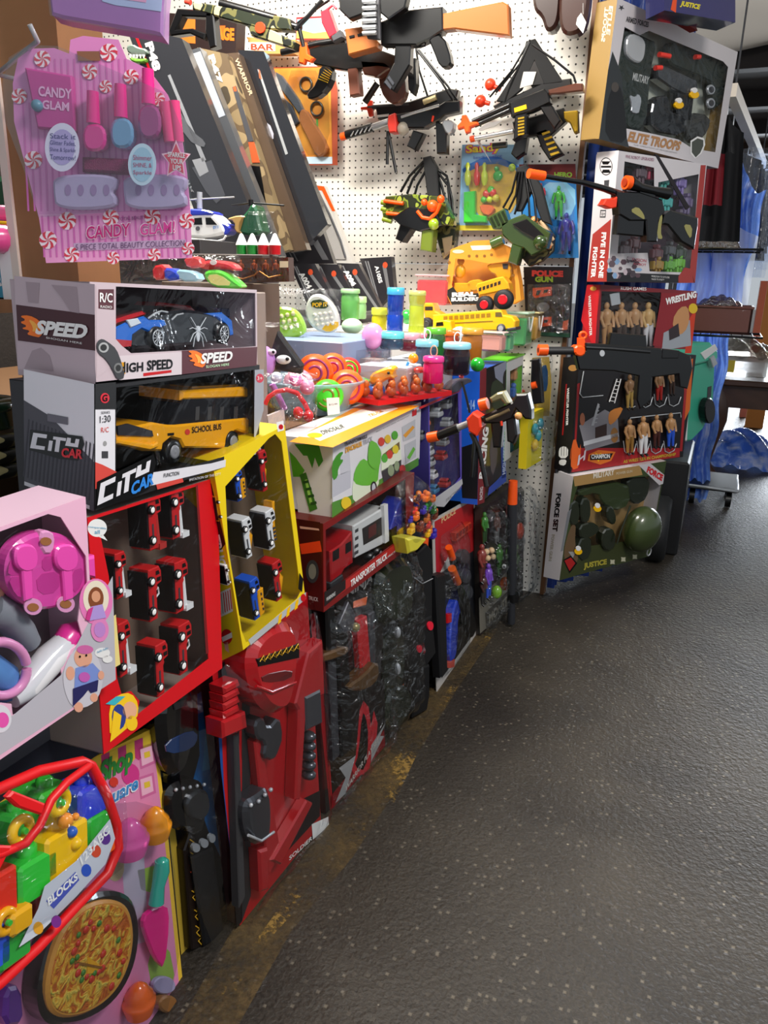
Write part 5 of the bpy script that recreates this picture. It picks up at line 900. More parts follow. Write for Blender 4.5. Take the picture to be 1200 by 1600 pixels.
win = [(940, 455), (1033, 457), (1030, 500), (1022, 545), (965, 545), (935, 538)]
P.carton(M('#7a1a22', .35), M('#a01c24', .4), win, M('#3a2a26', .5)); b = P.c
b.text('RUSH GAMES', (970, 453), (1010, 454), (970, 448), WHT, -.0012, .01); b.pd([(1034, 458), (1090, 458), (1080, 545), (1020, 540)], 1, M('#8a1f28')); b.text('WRESTLING', (1040, 477), (1088, 465), (1040, 466), WHT, -.0014, .05)
b.pd([(1037, 520), (1078, 500), (1080, 540), (1034, 548)], 2, M('#9aa0a8')); b.pd(smoothpoly([(1050, 500), (1062, 480), (1075, 478), (1078, 500), (1070, 520), (1055, 525)], 1), 3, M('#c08a5a')); b.pd(circ(1083, 482, 7, 8, 14), 4, M('#d8b428')); b.pd([(1045, 515), (1060, 505), (1062, 525), (1046, 532)], 4, M('#30262a')); b.pd([(1076, 500), (1088, 480), (1080, 552), (1070, 552)], 1.5, M('#c83a1c'))
side(P, [([(917, 446), (936, 446), (930, 540), (924, 535), (908, 501)], M('#c8202a', .4), 1), (circ(927, 451, 5, 3.5, 12), M('#e8b04a'), 2)], [('WRESTLER FIGHTER', (919, 462), (921, 525), (923, 461), WHT, -.0012, .02)]); P.done()
for i, (x, c2) in enumerate([(948, '#c0905a'), (971, '#4a3a30'), (992, '#4a3a30'), (1013, '#e8e8ea')]): b = P.mb(); figure(b, x, 472, 545, .03, M('#c89a6a' if i < 3 else '#d8b070', .4), M(c2, .4), 1.0); b.build('wrestler_figure', P.root)
b = P.mb(); b.px([(953, 460), (968, 456), (970, 475), (956, 478)], .01, .014, M('#b8bcc0', .3), .001); b.build('toy_accessory', P.root)

P = Pack('wrestling_ring_box', 'large black wrestling ring box with two rows of figures, under the black toy rifle', 'toy figure box', (-.461, 2.86, .562), (55.8, -1, .6), .667, .422, .08)
win = [(908, 575), (1066, 572), (1060, 705), (975, 715), (980, 660), (905, 655)]
P.carton(M('#151012', .35), M('#141114', .4), None); b = P.c
RR = M('#a3171c', .4); b.pd([(902, 600), (906, 598), (900, 700), (1062, 700), (1062, 714), (893, 738), (897, 700)], 1, RR); b.pd([(972, 712), (1062, 703), (1062, 711), (970, 725)], 2, M('#b01a20')); b.text('AS WRESTLER IN CHAMPIONSHIP', (974, 724), (1056, 712), (974, 719), M('#c8b02a'), -.0012, .02)
b.pd([(1070, 565), (1083, 560), (1078, 640), (1068, 660)], 1, M('#d8641c')); b.pd([(1070, 600), (1074, 598), (1066, 705), (1062, 705)], 2, RR); b.pd(circ(895, 575, 7, 5, 14), 3, M('#d89a4a'))
b.pd(smoothpoly([(893, 735), (890, 710), (898, 680), (905, 705), (908, 690), (906, 730)], 1), 2, M('#e8641c')); b.pd([(905, 665), (945, 640), (965, 650), (968, 690), (915, 705)], 3, M('#8e8a90')); b.pd([(930, 668), (948, 662), (948, 680), (930, 685)], 4, M('#3a2420')); b.pd([(912, 690), (966, 676), (967, 682), (912, 697)], 5, M('#d8d8dc')); b.pd([(924, 665), (934, 630), (937, 632), (928, 665)], 4, M('#b8b8bc'))
for q in range(5): b.pd([(926+q*2, 660-q*6), (933+q, 659-q*6), (933+q, 660.5-q*6), (926+q*2, 661.5-q*6)], 5, M('#b8b8bc'))
b.pd(smoothpoly([(950, 650), (955, 640), (975, 635), (968, 650), (960, 660), (952, 665)], 1), 5, M('#e08a3a')); b.pd(circ(910, 655, 4, 10, 12), 4, M('#b06a4a')); b.pd(circ(960, 680, 6, 12, 12), 5, M('#a8743a'))
b.pd([(920, 710), (935, 703), (962, 706), (955, 720), (938, 726), (918, 720)], 6, M('#e0701c')); b.pd([(922, 711), (958, 708), (953, 718), (922, 719)], 7, BLK); b.text('CHAMPION', (924, 717), (953, 716), (924, 710), WHT, -.0026, .03); b.pd(star(935, 714, 8, 4), 6.5, YEL); b.text('H', (902, 728), (914, 718), (904, 712), M('#d8c8d0'), -.003, .03)
side(P, [([(887, 558), (902, 556), (891, 739), (870, 738)], M('#121014'), 1), ([(884, 600), (886, 600), (880, 680), (878, 680)], RR, 2)] + [(smoothpoly(q, 1), WHT, 3) for q in ([(873, 702), (878, 697), (888, 699), (887, 716), (873, 716)], [(874, 718), (886, 718), (883, 728), (873, 726)])], [('WRESTLER FIGHTER', (886, 606), (884, 665), (889.5, 606), WHT, -.0014, .04)])
for x in (877, 881, 885): sb = MB(P.L); sb.pd([(x, 698), (x+.7, 698), (x+.4, 712), (x-.3, 712)], 4, BLK); merge(P.c, sb)
P.done()
TRAY = M('#c8ccd0', .2, .3)
b = P.mb()
for y0 in (632, 705):
    b = P.mb()
    for k in range(4):
        x = 989+k*22 if y0 == 632 else 985+k*21; b.ptube([(x-11, y0-16), (x-9, y0), (x-3, y0+6-k), (x+5, y0+2-k), (x+9, y0-12)], -.004, .0022, TRAY, 6)
    b.build('blister_edge', P.root)
b = P.mb(); b.ptube([(977, 672), (985, 653), (1063, 645), (1064, 652)], -.004, .0022, TRAY, 6); b.build('blister_edge', P.root); b = P.mb(); b.ptube([(912, 580), (906, 615), (910, 621), (942, 618)], -.004, .0022, TRAY, 6); b.build('blister_edge', P.root)
for i, (x, y0, y1, c2) in enumerate([(984, 655, 710, '#a87a3a'), (1005, 650, 712, '#e8e8ea'), (1026, 648, 700, '#4a2420'), (1048, 645, 700, '#2a5ad0'), (984, 585, 640, '#a88a4a'), (1008, 580, 632, '#2a2420'), (1030, 578, 628, '#a02420'), (1050, 575, 618, '#3a2a24')]): b = P.mb(); figure(b, x, y0, y1, -.018, M('#b88a5c' if i < 4 else '#8a6848', .4), M(c2, .4)); b.build('wrestler_figure', P.root)
b = P.mb(); b.ptube([(964, 592), (952, 628)], -.006, .0025, WHT, 6); b.ptube([(970, 592), (960, 630)], -.006, .0025, WHT, 6)
for k in range(6): b.ptube([(962-k*2, 596+k*6), (969-k*2, 597+k*6)], -.006, .0018, WHT, 5)
b.build('toy_ladder', P.root)

P = Pack('military_play_box', 'white and green FORCE SET box with round green helmet, lowest of the right hand stack', 'costume box', (-.462, 2.85, .132), (56, 3.5, -.3), .536, .424, .075)
win = [(903, 758), (960, 748), (1040, 742), (1030, 800), (1008, 855), (905, 880), (893, 850), (890, 800)]
GN = M('#3c4a28', .4); P.carton(GN, BWH, win, M('#c09a62', .5)); b = P.c
b.pd([(896, 745), (1000, 727), (1004, 742), (898, 760)], 1, M('#b08a52')); b.text('MILITARY', (927, 748), (960, 742), (927, 739), M('#e8dcc8'), -.0012, .04); b.text('POWER GUN', (963, 742), (988, 738), (963, 738), M('#d8c8a8'), -.0012, .02)
b.pd([(998, 727), (1016, 724), (1038, 742), (1036, 756), (1030, 758)], 2, BWH); b.text('FORCE', (1010, 738), (1034, 752), (1013, 728), M('#d01f2a'), -.0014, .06)
b.pd([(880, 858), (1010, 842), (1012, 868), (874, 907)], 1, M('#39401f')); b.text('JUSTICE', (912, 891), (948, 884), (912, 880), M('#b0a43a'), -.0014, .05)
for x, y in ((957, 878), (974, 874), (992, 870)): b.pd(star(x, y, 5, 3, 4, 45), 3, M('#c8c4a8'))
b.pd(smoothpoly([(880, 862), (890, 825), (900, 815), (898, 850), (905, 880), (885, 885)], 1), 2, M('#6a5238')); b.pd([(880, 875), (892, 868), (902, 880), (890, 896)], 4, BLK); b.pd([(882, 876), (892, 871), (899, 880), (890, 892)], 5, M('#b01c1c')); b.pd([(888, 862), (900, 862), (895, 872)], 4, M('#9a9a9a'))
side(P, [([(866, 739), (896, 745), (874, 907), (849, 901)], BWH, 1), ([(887, 800), (893, 795), (880, 860), (876, 862)], M('#9aa0a8'), 2)], [('FORCE SET', (869, 771), (863, 830), (877, 771), BLK, -.0012, .05), ('POWER GUN', (862, 835), (857, 876), (867, 835), M('#b0a898'), -.0012, .03)]); P.done()
OL = M('#35421f', .3, coat=.6); OLK = M('#20281a', .3, coat=.8)
b = P.mb(); c = P.F.P3(1003, 827, -.03); b.sph(c, (.088, .07, .098), OL, 26, 16); h = b.build('toy_helmet', P.root)
b = P.mb(); c = P.F.P3(1014, 862, -.03); b.tube([(c.x+.012*cos(a), c.y, c.z+.018*sin(a)) for a in [i*pi/7 for i in range(14)]], .003, SILV, 6, True); b.ptube([(964, 850), (970, 830), (985, 790)], -.03, .004, OLK, 6); b.build('helmet_strap', h)
for nm, pts, y in [('toy_vest', [(905, 765), (985, 750), (985, 790), (960, 800), (940, 785), (935, 770), (905, 778)], .02), ('toy_walkie_talkie', [(890, 790), (903, 780), (908, 800), (903, 822), (890, 820)], .0), ('toy_walkie_talkie', [(908, 780), (922, 778), (925, 800), (920, 818), (908, 815)], .0), ('toy_goggles', [(905, 822), (925, 815), (940, 825), (930, 838), (908, 845)], .0), ('toy_pistol', [(903, 845), (925, 835), (925, 870), (905, 880)], .0), ('toy_compass', [(948, 795), (958, 790), (965, 810), (960, 822), (950, 815)], .0), ('toy_grenade', [(943, 828), (958, 825), (964, 840), (960, 858), (948, 862), (940, 850)], -.01), ('toy_shield', [(980, 745), (1018, 745), (1012, 780), (995, 790), (982, 780)], .02)]:
    b = P.mb(); b.px(smoothpoly(pts, 1), y-.005, y+.03, OLK if nm != 'toy_vest' else OL, .005); b.build(nm, P.root)
for x, y in ((934, 795), (904, 862)): b = P.mb(); b.px(circ(x, y, 6, 5, 10), -.008, -.004, YEL); b.px(circ(x, y-5, 4, 4, 10), -.009, -.006, WHT); b.build('sticker', P.root)

P = Pack('justice_role_play_box', 'dark blue JUSTICE box hanging at the top right edge, mostly cut off', 'toy box', (-.300, 2.80, 2.048), (55.1, -7, -4.3), .349, .136, .07)
P.carton(M('#1d2060', .2, coat=1), M('#181a4a', .3, coat=1), None); b = P.c; b.text('JUSTICE', (1062, 11), (1092, 17), (1065, 1), M('#d8c832'), -.001, .05); b.pd([(1052, -5), (1058, -5), (1056, 20), (1048, 15)], 2, M('#d84a1c')); b.pd([(1090, -60), (1140, -50), (1136, -10), (1092, -15)], 2, BLK); P.done()
b = MB(Fr((-.36, 2.83, 1.96), 55)); b.px([(1040, 5), (1056, 8), (1078, 12), (1090, 48), (1070, 36), (1045, 28)], 0, .03, M('#7a1418', .4)); b.px([(1046, 22), (1068, 22), (1068, 36), (1050, 34)], -.0006, -.0003, M('#c84a4a')); tag(b.build('red_toy_card'), 'bit of a red toy card wedged under the justice box', 'toy card')

# ---- camouflaged sniper gun hung across the robot box
Fg = Fr((-.36, 2.72, 1.40), 45); root = thing('camouflage_sniper_gun', 'camouflage toy sniper gun with orange scope cap hanging before the robot box', 'toy gun', Fg)
GK = M('#08090b', .3, coat=.3); OLV = M('#8f8a52', .4)
def part(name, fn, root=root, F=Fg): b = MB(F); fn(b); return b.build(name, root)
part('barrel', lambda b: (b.ptube([(848, 275), (910, 285), (945, 295), (980, 308)], .0, [.007, .008, .010, .012], GK, 12)))
part('muzzle_tip', lambda b: b.ptube([(826, 271), (850, 275)], 0, .014, ORG, 14))
bd = part('gun_body', lambda b: (b.px([(965, 298), (1000, 300), (1036, 312), (1040, 330), (1030, 345), (1028, 378), (1012, 378), (1010, 345), (985, 345), (968, 335)], -.018, .018, GK, .004), b.px([(1040, 335), (1050, 328), (1092, 340), (1092, 352), (1086, 390), (1065, 378), (1044, 352), (1036, 350)], -.016, .016, GK, .005), b.px([(968, 330), (1008, 340), (1006, 370), (964, 366)], -.012, .012, GK, .004)))
part('camouflage_patch', lambda b: (b.px(smoothpoly([(984, 329), (996, 322), (1006, 334), (1008, 344), (998, 338)], 1), -.0186, -.0184, OLV), b.px(smoothpoly([(1068, 350), (1082, 352), (1080, 375), (1072, 362)], 1), -.0168, -.0166, OLV), b.px(smoothpoly([(1030, 340), (1036, 334), (1032, 362), (1036, 374), (1026, 372)], 1), -.0186, -.0184, OLV)), bd)
part('scope', lambda b: (b.ptube([(985, 286), (1000, 293), (1020, 298), (1044, 303)], -.005, [.022, .014, .013, .018], GK, 14), b.px([(1000, 298), (1025, 302), (1022, 312), (1002, 310)], -.01, .006, GK)))
part('scope_cap', lambda b: (b.ptube([(977, 285), (984, 286)], -.005, [.021, .021], ORG, 18), b.ptube([(975, 285), (977, 285)], -.005, [.012, .012], M('#a8340c'), 14)))
part('front_grip', lambda b: b.px([(943, 318), (948, 310), (960, 310), (966, 306), (964, 324), (955, 326), (941, 320)], -.014, .014, ORGR, .003))
part('strap', lambda b: (b.px([(1023, 240), (1029, 243), (1078, 324), (1072, 328)], -.02, -.017, M('#17131a', .8)),))
# ---- black rifle lying over the wrestling boxes
Fk = Fr((-.30, 2.62, .95), 28); root = thing('black_toy_rifle', 'black toy rifle with orange muzzle lying across the front of the wrestling boxes', 'toy gun', Fk)
bd = part('gun_body', lambda b: (b.px([(915, 536), (1010, 542), (1060, 548), (1080, 556), (1083, 575), (1075, 608), (1062, 605), (1060, 585), (1020, 590), (1018, 625), (1000, 640), (995, 625), (998, 588), (960, 580), (905, 578), (900, 556), (915, 548)], -.016, .016, GK, .004), b.px([(955, 520), (1010, 524), (1012, 545), (950, 543)], -.01, .01, GK, .003), b.px([(1035, 545), (1062, 548), (1060, 560), (1034, 560)], -.018, .018, GK, .002)), root, Fk)
part('barrel', lambda b: (b.ptube([(850, 548), (905, 548)], 0, .013, M('#1a1b1e', .5), 14), b.ptube([(915, 543), (955, 545), (1015, 550)], -.01, .008, GK, 8)), root, Fk)
part('muzzle_tip', lambda b: (b.ptube([(841, 547), (855, 547)], 0, .018, ORG, 16), b.ptube([(840.5, 547), (841, 547)], 0, .008, M('#5a1a08'), 12)), root, Fk)
part('front_sight', lambda b: (b.px(smoothpoly([(898, 540), (914, 540), (916, 552), (908, 558), (898, 554)], 1), -.02, .02, ORG, .004), b.px([(904, 542), (904, 528), (914, 528), (916, 542)], -.008, .008, ORG, .002), b.ptube([(911+5*cos(a), 524+5*sin(a)) for a in [i*pi/6 for i in range(13)]], 0, .005, ORG, 6)), root, Fk)
part('emblem', lambda b: b.px(circ(941, 552, 4, 5, 14), -.0175, -.0165, SILV), bd, Fk)
# ================================================================== cards and toy guns on the pegboard
def mk(name, label, cat, px, py, Y, yaw=0, group=None):
    p = atY(px, py, Y); F = Fr(p, yaw); root = thing(name, label, cat, F, group)
    def part(nm, fn, par=None): b = MB(F); fn(b); return b.build(nm, par or root)
    return F, root, part
SKY = M('#7fb6d8', .4); GCHR = M('#d8b23a', .25, .7); SLV2 = M('#c8cacc', .25, .6)
# western card
F, root, part = mk('western_gun_card', 'orange desert picture card with toy revolver, brown rifle stock and handcuffs', 'toy card', 490, 258, 2.955)
part('backing_card', lambda b: (b.px([(425, 105), (519, 103), (527, 140), (527, 258), (462, 258)], -.002, .002, M('#a8482a', .5)), b.px([(428, 107), (516, 105), (519, 245), (466, 245)], -.0035, -.002, RAMPMAT('desert_print', [(0, '#5a8ab0'), (.4, '#c8782a'), (.6, '#e09a3a'), (1, '#7a9a3a')], 9, 2, .4)), b.px([(466, 245), (519, 245), (519, 256), (468, 256)], -.0036, -.002, M('#c8dce8')), b.px([(494, 185), (497, 185), (498, 225), (495, 225)], -.004, -.0036, M('#4a9a3a')), b.px([(446, 200), (470, 225), (468, 230), (444, 210)], -.004, -.0036, M('#5ac83a'))))
part('toy_revolver', lambda b: (b.px([(430, 112), (440, 118), (466, 155), (474, 172), (466, 176), (456, 162), (434, 132)], -.02, -.003, M('#6a6e74', .3, .5), .003), b.px([(440, 150), (455, 165), (466, 190), (460, 196), (442, 168)], -.018, -.003, M('#4a4c52', .3, .4), .003)))
part('rifle_stock', lambda b: b.px(smoothpoly([(468, 172), (476, 170), (486, 185), (512, 228), (508, 240), (494, 246), (480, 215), (466, 188)], 1), -.025, -.003, M('#a8683a', .35, coat=.4), .004))
for x, y in ((478, 132), (495, 170)): part('handcuff', lambda b: b.tube([b.F.P3(x+9*cos(a), y+11*sin(a), -.012) for a in [i*pi/10 for i in range(20)]], .004, M('#4a4640', .3, .5), 8, True))
part('clear_blister', lambda b: b.px(smoothpoly([(436, 110), (512, 110), (516, 240), (470, 244)], 1), -.03, -.0295, BLIST))
F, root, part = mk('blue_target_card', 'blue and yellow picture card with a red edge half hidden behind the long camouflage gun', 'toy card', 485, 60, 2.97)
part('backing_card', lambda b: (b.px([(463, 27), (520, 24), (520, 62), (462, 62)], -.001, .002, M('#c82a2a')), b.px([(464, 30), (520, 27), (520, 60), (463, 60)], -.0015, -.001, M('#9ac4dc')), b.px([(464, 45), (490, 52), (520, 48), (520, 60), (463, 60)], -.002, -.0015, M('#e0c85a'))))
F, root, part = mk('rage_toy_box', 'dark box with orange RAGE lettering standing behind the sniper gun stock, upper left', 'toy box', 340, 85, 2.8)
part('carton', lambda b: (b.px([(262, 20), (370, 30), (368, 86), (262, 80)], 0, .06, M('#2a1a18')), b.px([(278, 22), (305, 24), (305, 68), (280, 66)], -.001, 0, M('#e07a2a')), b.px([(338, 40), (352, 40), (350, 62), (338, 60)], -.001, 0, M('#e8641c')), b.text('RAGE', (332, 62), (366, 64), (332, 42), M('#ff7a1a'), -.0015, .05)))
F, root, part = mk('brown_toy_pack', 'orange and white printed pack below the camouflage gun, upper left of the pegboard', 'toy pack', 420, 80, 2.9)
part('carton', lambda b: (b.px([(385, 58), (462, 62), (460, 84), (400, 84)], 0, .04, M('#e0a05a')), b.px([(385, 66), (430, 66), (430, 80), (390, 78)], -.001, 0, WHT), b.text('BAR', (392, 78), (428, 79), (392, 68), M('#c8441c'), -.0015, .03)))
# bowling card
F, root, part = mk('bowling_toy_card', 'blue card with small red, yellow and green bowling pins and castle, middle of the pegboard', 'toy card', 766, 362, 2.965)
part('backing_card', lambda b: (b.px([(722, 226), (818, 226), (816, 360), (717, 360)], -.002, .002, M('#8ab8dc', .35)), b.px([(718, 352), (816, 352), (816, 360), (717, 360)], -.003, -.002, M('#d8c83a')), b.px(smoothpoly([(727, 262), (770, 246), (812, 262), (808, 330), (765, 350), (740, 330)], 2), -.003, -.002, M('#e8b83a')), b.px(smoothpoly([(722, 262), (766, 240), (814, 260), (814, 268), (766, 252), (724, 272)], 1), -.0035, -.002, M('#2a6fc8')), b.text('Sandy', (727, 244), (784, 240), (727, 226), M('#d83a8c'), -.004, .09), b.text('Sandy', (728, 243), (783, 239), (728, 227), M('#e8d83a'), -.0045, .03), b.text('beach bowling', (740, 250), (784, 247), (740, 244), M('#4a58b8'), -.004)))
for (x, y0, y1, c) in [(731, 254, 290, '#d8e83a'), (745, 254, 290, '#e83a2a'), (757, 254, 290, '#d8e83a')]: part('bowling_pin', lambda b: b.ptube([(x, y1), (x, y1-8), (x, y1-18), (x, y1-25), (x, y0+5), (x, y0)], -.018, [.006, .013, .012, .006, .009, .004], M(c, .25, coat=1), 12))
for (x, y, r, c) in [(778, 275, 8, '#3ab83a'), (776, 264, 4, '#3ab83a'), (767, 297, 6, '#5ac83a'), (760, 303, 6, '#e83a2a'), (770, 301, 6, '#e83a2a'), (756, 312, 5, '#5ac83a'), (765, 312, 5, '#d8e83a'), (775, 310, 6, '#d8c83a'), (800, 262, 6, '#a8c83a')]: part('toy_ball', lambda b: b.psph(x, y, -.014, r, M(c, .25, coat=1), .012))
part('sand_castle_mould', lambda b: b.px([(724, 300), (742, 298), (742, 335), (760, 338), (760, 348), (724, 348)], -.025, -.003, M('#3fc83a', .3, coat=.6), .004))
part('orange_boat', lambda b: b.px(smoothpoly([(748, 318), (775, 322), (766, 338), (752, 334)], 1), -.015, -.003, M('#f0743a', .3), .003))
part('clear_blister', lambda b: b.px(smoothpoly([(722, 250), (810, 248), (808, 348), (722, 352)], 1), -.035, -.0345, BLIST))
# hero card
F, root, part = mk('hero_figure_card', 'blue HERO card with red, green and dark blue robot men, right side of the pegboard', 'toy card', 862, 404, 2.965)
part('backing_card', lambda b: (b.px([(811, 257), (899, 256), (904, 403), (818, 403)], -.002, .002, M('#2f86cc', .35)), b.px([(811, 257), (899, 256), (900, 280), (811, 280)], -.003, -.002, M('#6a1a1c')), b.text('HERO', (866, 277), (894, 277), (866, 269), M('#8ab83a'), -.0035, .05), b.px(smoothpoly([(845, 285), (898, 285), (900, 330), (870, 350), (845, 320)], 1), -.003, -.002, M('#8ac8e8'))))
for (x, y0, y1, c) in [(845, 286, 325, '#d83a4a'), (873, 290, 342, '#2fb83a'), (885, 332, 396, '#24309a')]: part('robot_figure', lambda b: (figure(b, x, y0, y1, -.014, M(c, .2, coat=1), M(c, .2, coat=1), 1.3),))
part('clear_blister', lambda b: b.px(smoothpoly([(830, 284), (896, 284), (900, 398), (840, 396)], 1), -.035, -.0345, BLIST))
# police gun card
F, root, part = mk('police_gun_card', 'black POLICE GUN card with orange toy pistols, lower right of the pegboard', 'toy card', 858, 528, 2.965)
part('backing_card', lambda b: (b.px([(818, 417), (895, 417), (891, 528), (822, 524)], -.002, .002, M('#16171b', .35)), b.text('POLICE', (831, 432), (880, 433), (831, 422), M('#c83a30'), -.003, .07), b.text('GUN', (836, 441), (864, 441), (836, 432), M('#8aa82a'), -.003, .06), b.px([(824, 518), (890, 520), (890, 527), (824, 523)], -.003, -.002, M('#24503a'))))
for y in (458, 505): part('toy_pistol', lambda b: (b.px([(832, y-8), (861, y-10), (861, y+4), (846, y+6), (836, y+8), (832, y+4)], -.018, -.003, M('#f2501c', .3), .002), b.px([(839, y-4), (846, y-5), (842, y+3), (837, y+4)], -.0184, -.018, BLK), b.px([(850, y-5), (857, y-6), (855, y-1), (849, y)], -.0184, -.018, BLK)))
part('toy_badge', lambda b: b.px(circ(848, 480, 10, 8, 14), -.01, -.003, M('#8a8e92', .3, .5), .002)); part('toy_baton', lambda b: (b.px([(872, 450), (884, 450), (880, 520), (868, 518)], -.018, -.003, M('#2c2d33', .25, coat=1), .004), b.px([(880, 502), (888, 500), (886, 515), (878, 516)], -.02, -.01, M('#c8502a'))))
part('clear_blister', lambda b: b.px([(824, 444), (892, 444), (889, 522), (825, 518)], -.03, -.0295, CRINK))
# REAL BUILDERS carry box
F, root, part = mk('builder_truck_pack', 'orange carry pack with yellow construction trucks and REAL BUILDERS lettering, under the bowling card', 'toy box', 755, 477, 2.80, 4)
OB = M('#ea9a34', .4)
def rb(b):
    o = [F.P(*q) for q in [(704, 390), (718, 384), (730, 380), (740, 376), (768, 375), (790, 384), (802, 390), (811, 440), (814, 468), (800, 476), (705, 476), (695, 455)]]
    h = [F.P(*q) for q in [(712, 404), (735, 406), (765, 412), (800, 408), (805, 440), (806, 468), (712, 468), (706, 445)]]
    b.ext(o, 0, .003, OB, hole=h); b.ext(o, .07, .073, OB); b.px([(696, 455), (708, 448), (716, 460), (748, 458), (748, 475), (706, 476)], -.001, .0, M('#1a1a1a')); b.px([(735, 384), (770, 383), (766, 390), (738, 391)], -.001, 0, M('#f7e8cc'))
    b.px(circ(716, 393, 9, 3), -.001, 0, M('#f4d8b0')); [b.px(circ(x, y, 2.4, 2.4, 8), -.001, 0, M('#8a5a1c')) for x, y in ((702, 410), (733, 400), (745, 400), (757, 400), (768, 398), (802, 430))]
    b.text('REAL', (706, 464), (744, 463), (706, 457), WHT, -.002, .07); b.text('BUILDERS', (705, 471), (748, 470), (705, 465), WHT, -.002, .05)
part('carton', rb); CY = M('#f2a818', .3, coat=.4)
part('toy_mixer', lambda b: (b.psph(719, 424, .03, 9, CY, .014, 1.2), b.px([(710, 442), (736, 442), (736, 456), (708, 458)], .01, .04, CY, .003), b.psph(720, 408, .03, 6, M('#c8841c'), .012)))
part('toy_excavator', lambda b: (b.px(smoothpoly([(760, 412), (790, 405), (800, 412), (798, 440), (780, 448), (776, 430), (764, 425)], 1), .01, .05, CY, .004), b.px([(785, 412), (794, 412), (793, 420), (786, 420)], .008, .01, GREYD)))
part('toy_loader', lambda b: b.px(smoothpoly([(728, 445), (734, 438), (752, 436), (756, 450), (735, 456)], 1), .01, .04, CY, .003))
part('window_film', lambda b: b.ext([F.P(*q, .002) for q in [(712, 404), (800, 408), (806, 468), (706, 468)]], .002, .002, FILMC))
# leather boots / holsters at the top
F, root, part = mk('leather_holsters', 'brown leather holsters with a white price tag hanging at the top of the pegboard', 'holster', 875, 55, 2.85); LE = M('#2f1712', .35, coat=.5)
part('holster', lambda b: b.px(smoothpoly([(830, -40), (878, -40), (876, 20), (868, 45), (852, 50), (846, 25), (832, 15)], 2), -.03, .02, LE, .01)); part('holster', lambda b: b.px(smoothpoly([(875, -40), (925, -40), (918, 30), (905, 52), (880, 56), (872, 30)], 2), -.05, 0, M('#3a1c15', .35, coat=.5), .01))
part('price_tag', lambda b: (b.px([(908, 20), (916, 35), (911, 52), (900, 38), (902, 28)], -.055, -.0545, WHT), b.ptube([(911, 22), (911, 5)], -.055, .0006, WHT, 4)))
# ---------------------------------------------------------------- guns on the pegboard
WD = M('#b5652a', .35, coat=.4); WD2 = M('#5a2c1a', .35, coat=.4); GB = M('#0a0a0c', .32, coat=.3)
def gun(name, label, Y, th, parts, base=(0, 0), yaw=0):
    F, root, part = mk(name, label, 'toy gun', base[0], base[1], Y, yaw)
    for nm, kind, data, m, *ex in parts:
        y0 = ex[0] if ex else 0; t = ex[1] if len(ex) > 1 else th
        if kind == 'p': part(nm, lambda b: b.px(data, y0-t/2, y0+t/2, m, min(.004, t*.2)))
        elif kind == 'P': part(nm, lambda b: [b.px(q, y0-t/2, y0+t/2, m, min(.004, t*.2)) for q in data])
        elif kind == 't': part(nm, lambda b: b.ptube(data, y0, t, m, 10))
        elif kind == 'T': part(nm, lambda b: [b.ptube(q, y0, t, m, 8) for q in data])
        elif kind == 's': part(nm, lambda b: [b.psph(q[0], q[1], y0, q[2], m) for q in data])
    return F, root, part
gun('toy_assault_rifle', 'large black toy rifle with orange brown wooden stock, top of the pegboard', 2.62, .036, [
 ('stock', 'p', [(691, 21), (724, 14), (785, 2), (794, 7), (796, 56), (748, 50), (710, 45), (691, 47)], WD), ('receiver', 'p', [(591, 35), (640, 15), (691, 10), (692, 47), (672, 60), (650, 70), (595, 70)], GB, 0, .044),
 ('hand_guard', 'P', [[(538, 45), (572, 40), (591, 66), (589, 74), (544, 86)]], WD, 0, .042), ('guard_slot', 'P', [[(545, 56), (553, 54), (554, 58), (546, 60)], [(558, 53), (568, 51), (569, 55), (559, 57)]], BLK, -.022, .004), ('magazine', 'p', [(617, 66), (642, 65), (640, 101), (615, 143), (598, 130), (615, 98)], GB, 0, .03), ('grip', 'p', smoothpoly([(668, 58), (692, 52), (706, 95), (700, 105), (687, 105), (677, 80)], 1), GB, 0, .034),
 ('trigger_guard', 't', [(650, 60), (652, 73), (664, 72), (667, 60)], BLK, 0, .003), ('barrel', 't', [(440, 82), (500, 68), (540, 62)], GB, 0, .011), ('front_sight', 'p', [(466, 88), (468, 65), (478, 66), (480, 84), (490, 90), (484, 97), (476, 94), (474, 100), (466, 98)], ORG, -.01, .02), ('strap', 'T', [[(625, -5), (632, 12), (640, 20)], [(515, 0), (500, 10), (460, 40), (446, 55)]], BLK, -.01, .004), ('magazine_ribs', 'P', [[(600, 128), (604, 124), (612, 136), (610, 140)], [(605, 122), (608, 118), (616, 130), (614, 134)]], M('#3a3c42', .3), -.016, .003)], (640, 143))
gun('toy_machine_gun', 'black toy machine gun with gold striped curved magazine hanging left behind the wooden stock rifle', 2.74, .035, [
 ('receiver', 'p', [(470, 70), (540, 62), (600, 80), (640, 95), (640, 112), (590, 105), (540, 110), (490, 100)], GB), ('magazine', 'p', smoothpoly([(500, 100), (520, 104), (516, 130), (500, 150), (482, 156), (478, 146), (494, 130)], 1), GB), ('gold_bullets', 'P', [[(497+k*2.6-(k*k*.1), 122+k*-3.5), (512+k*1.2, 128-k*3.2), (512+k*1.2, 130-k*3.2), (497+k*2.6, 124-k*3.5)] for k in range(6)], GCHR, -.019, .003), ('grip', 'p', [(542, 105), (558, 103), (562, 147), (546, 150)], M('#7a4634', .4)), ('rear_stock', 'p', [(562, 94), (600, 96), (612, 105), (590, 120), (568, 116)], WD2)], (540, 150))
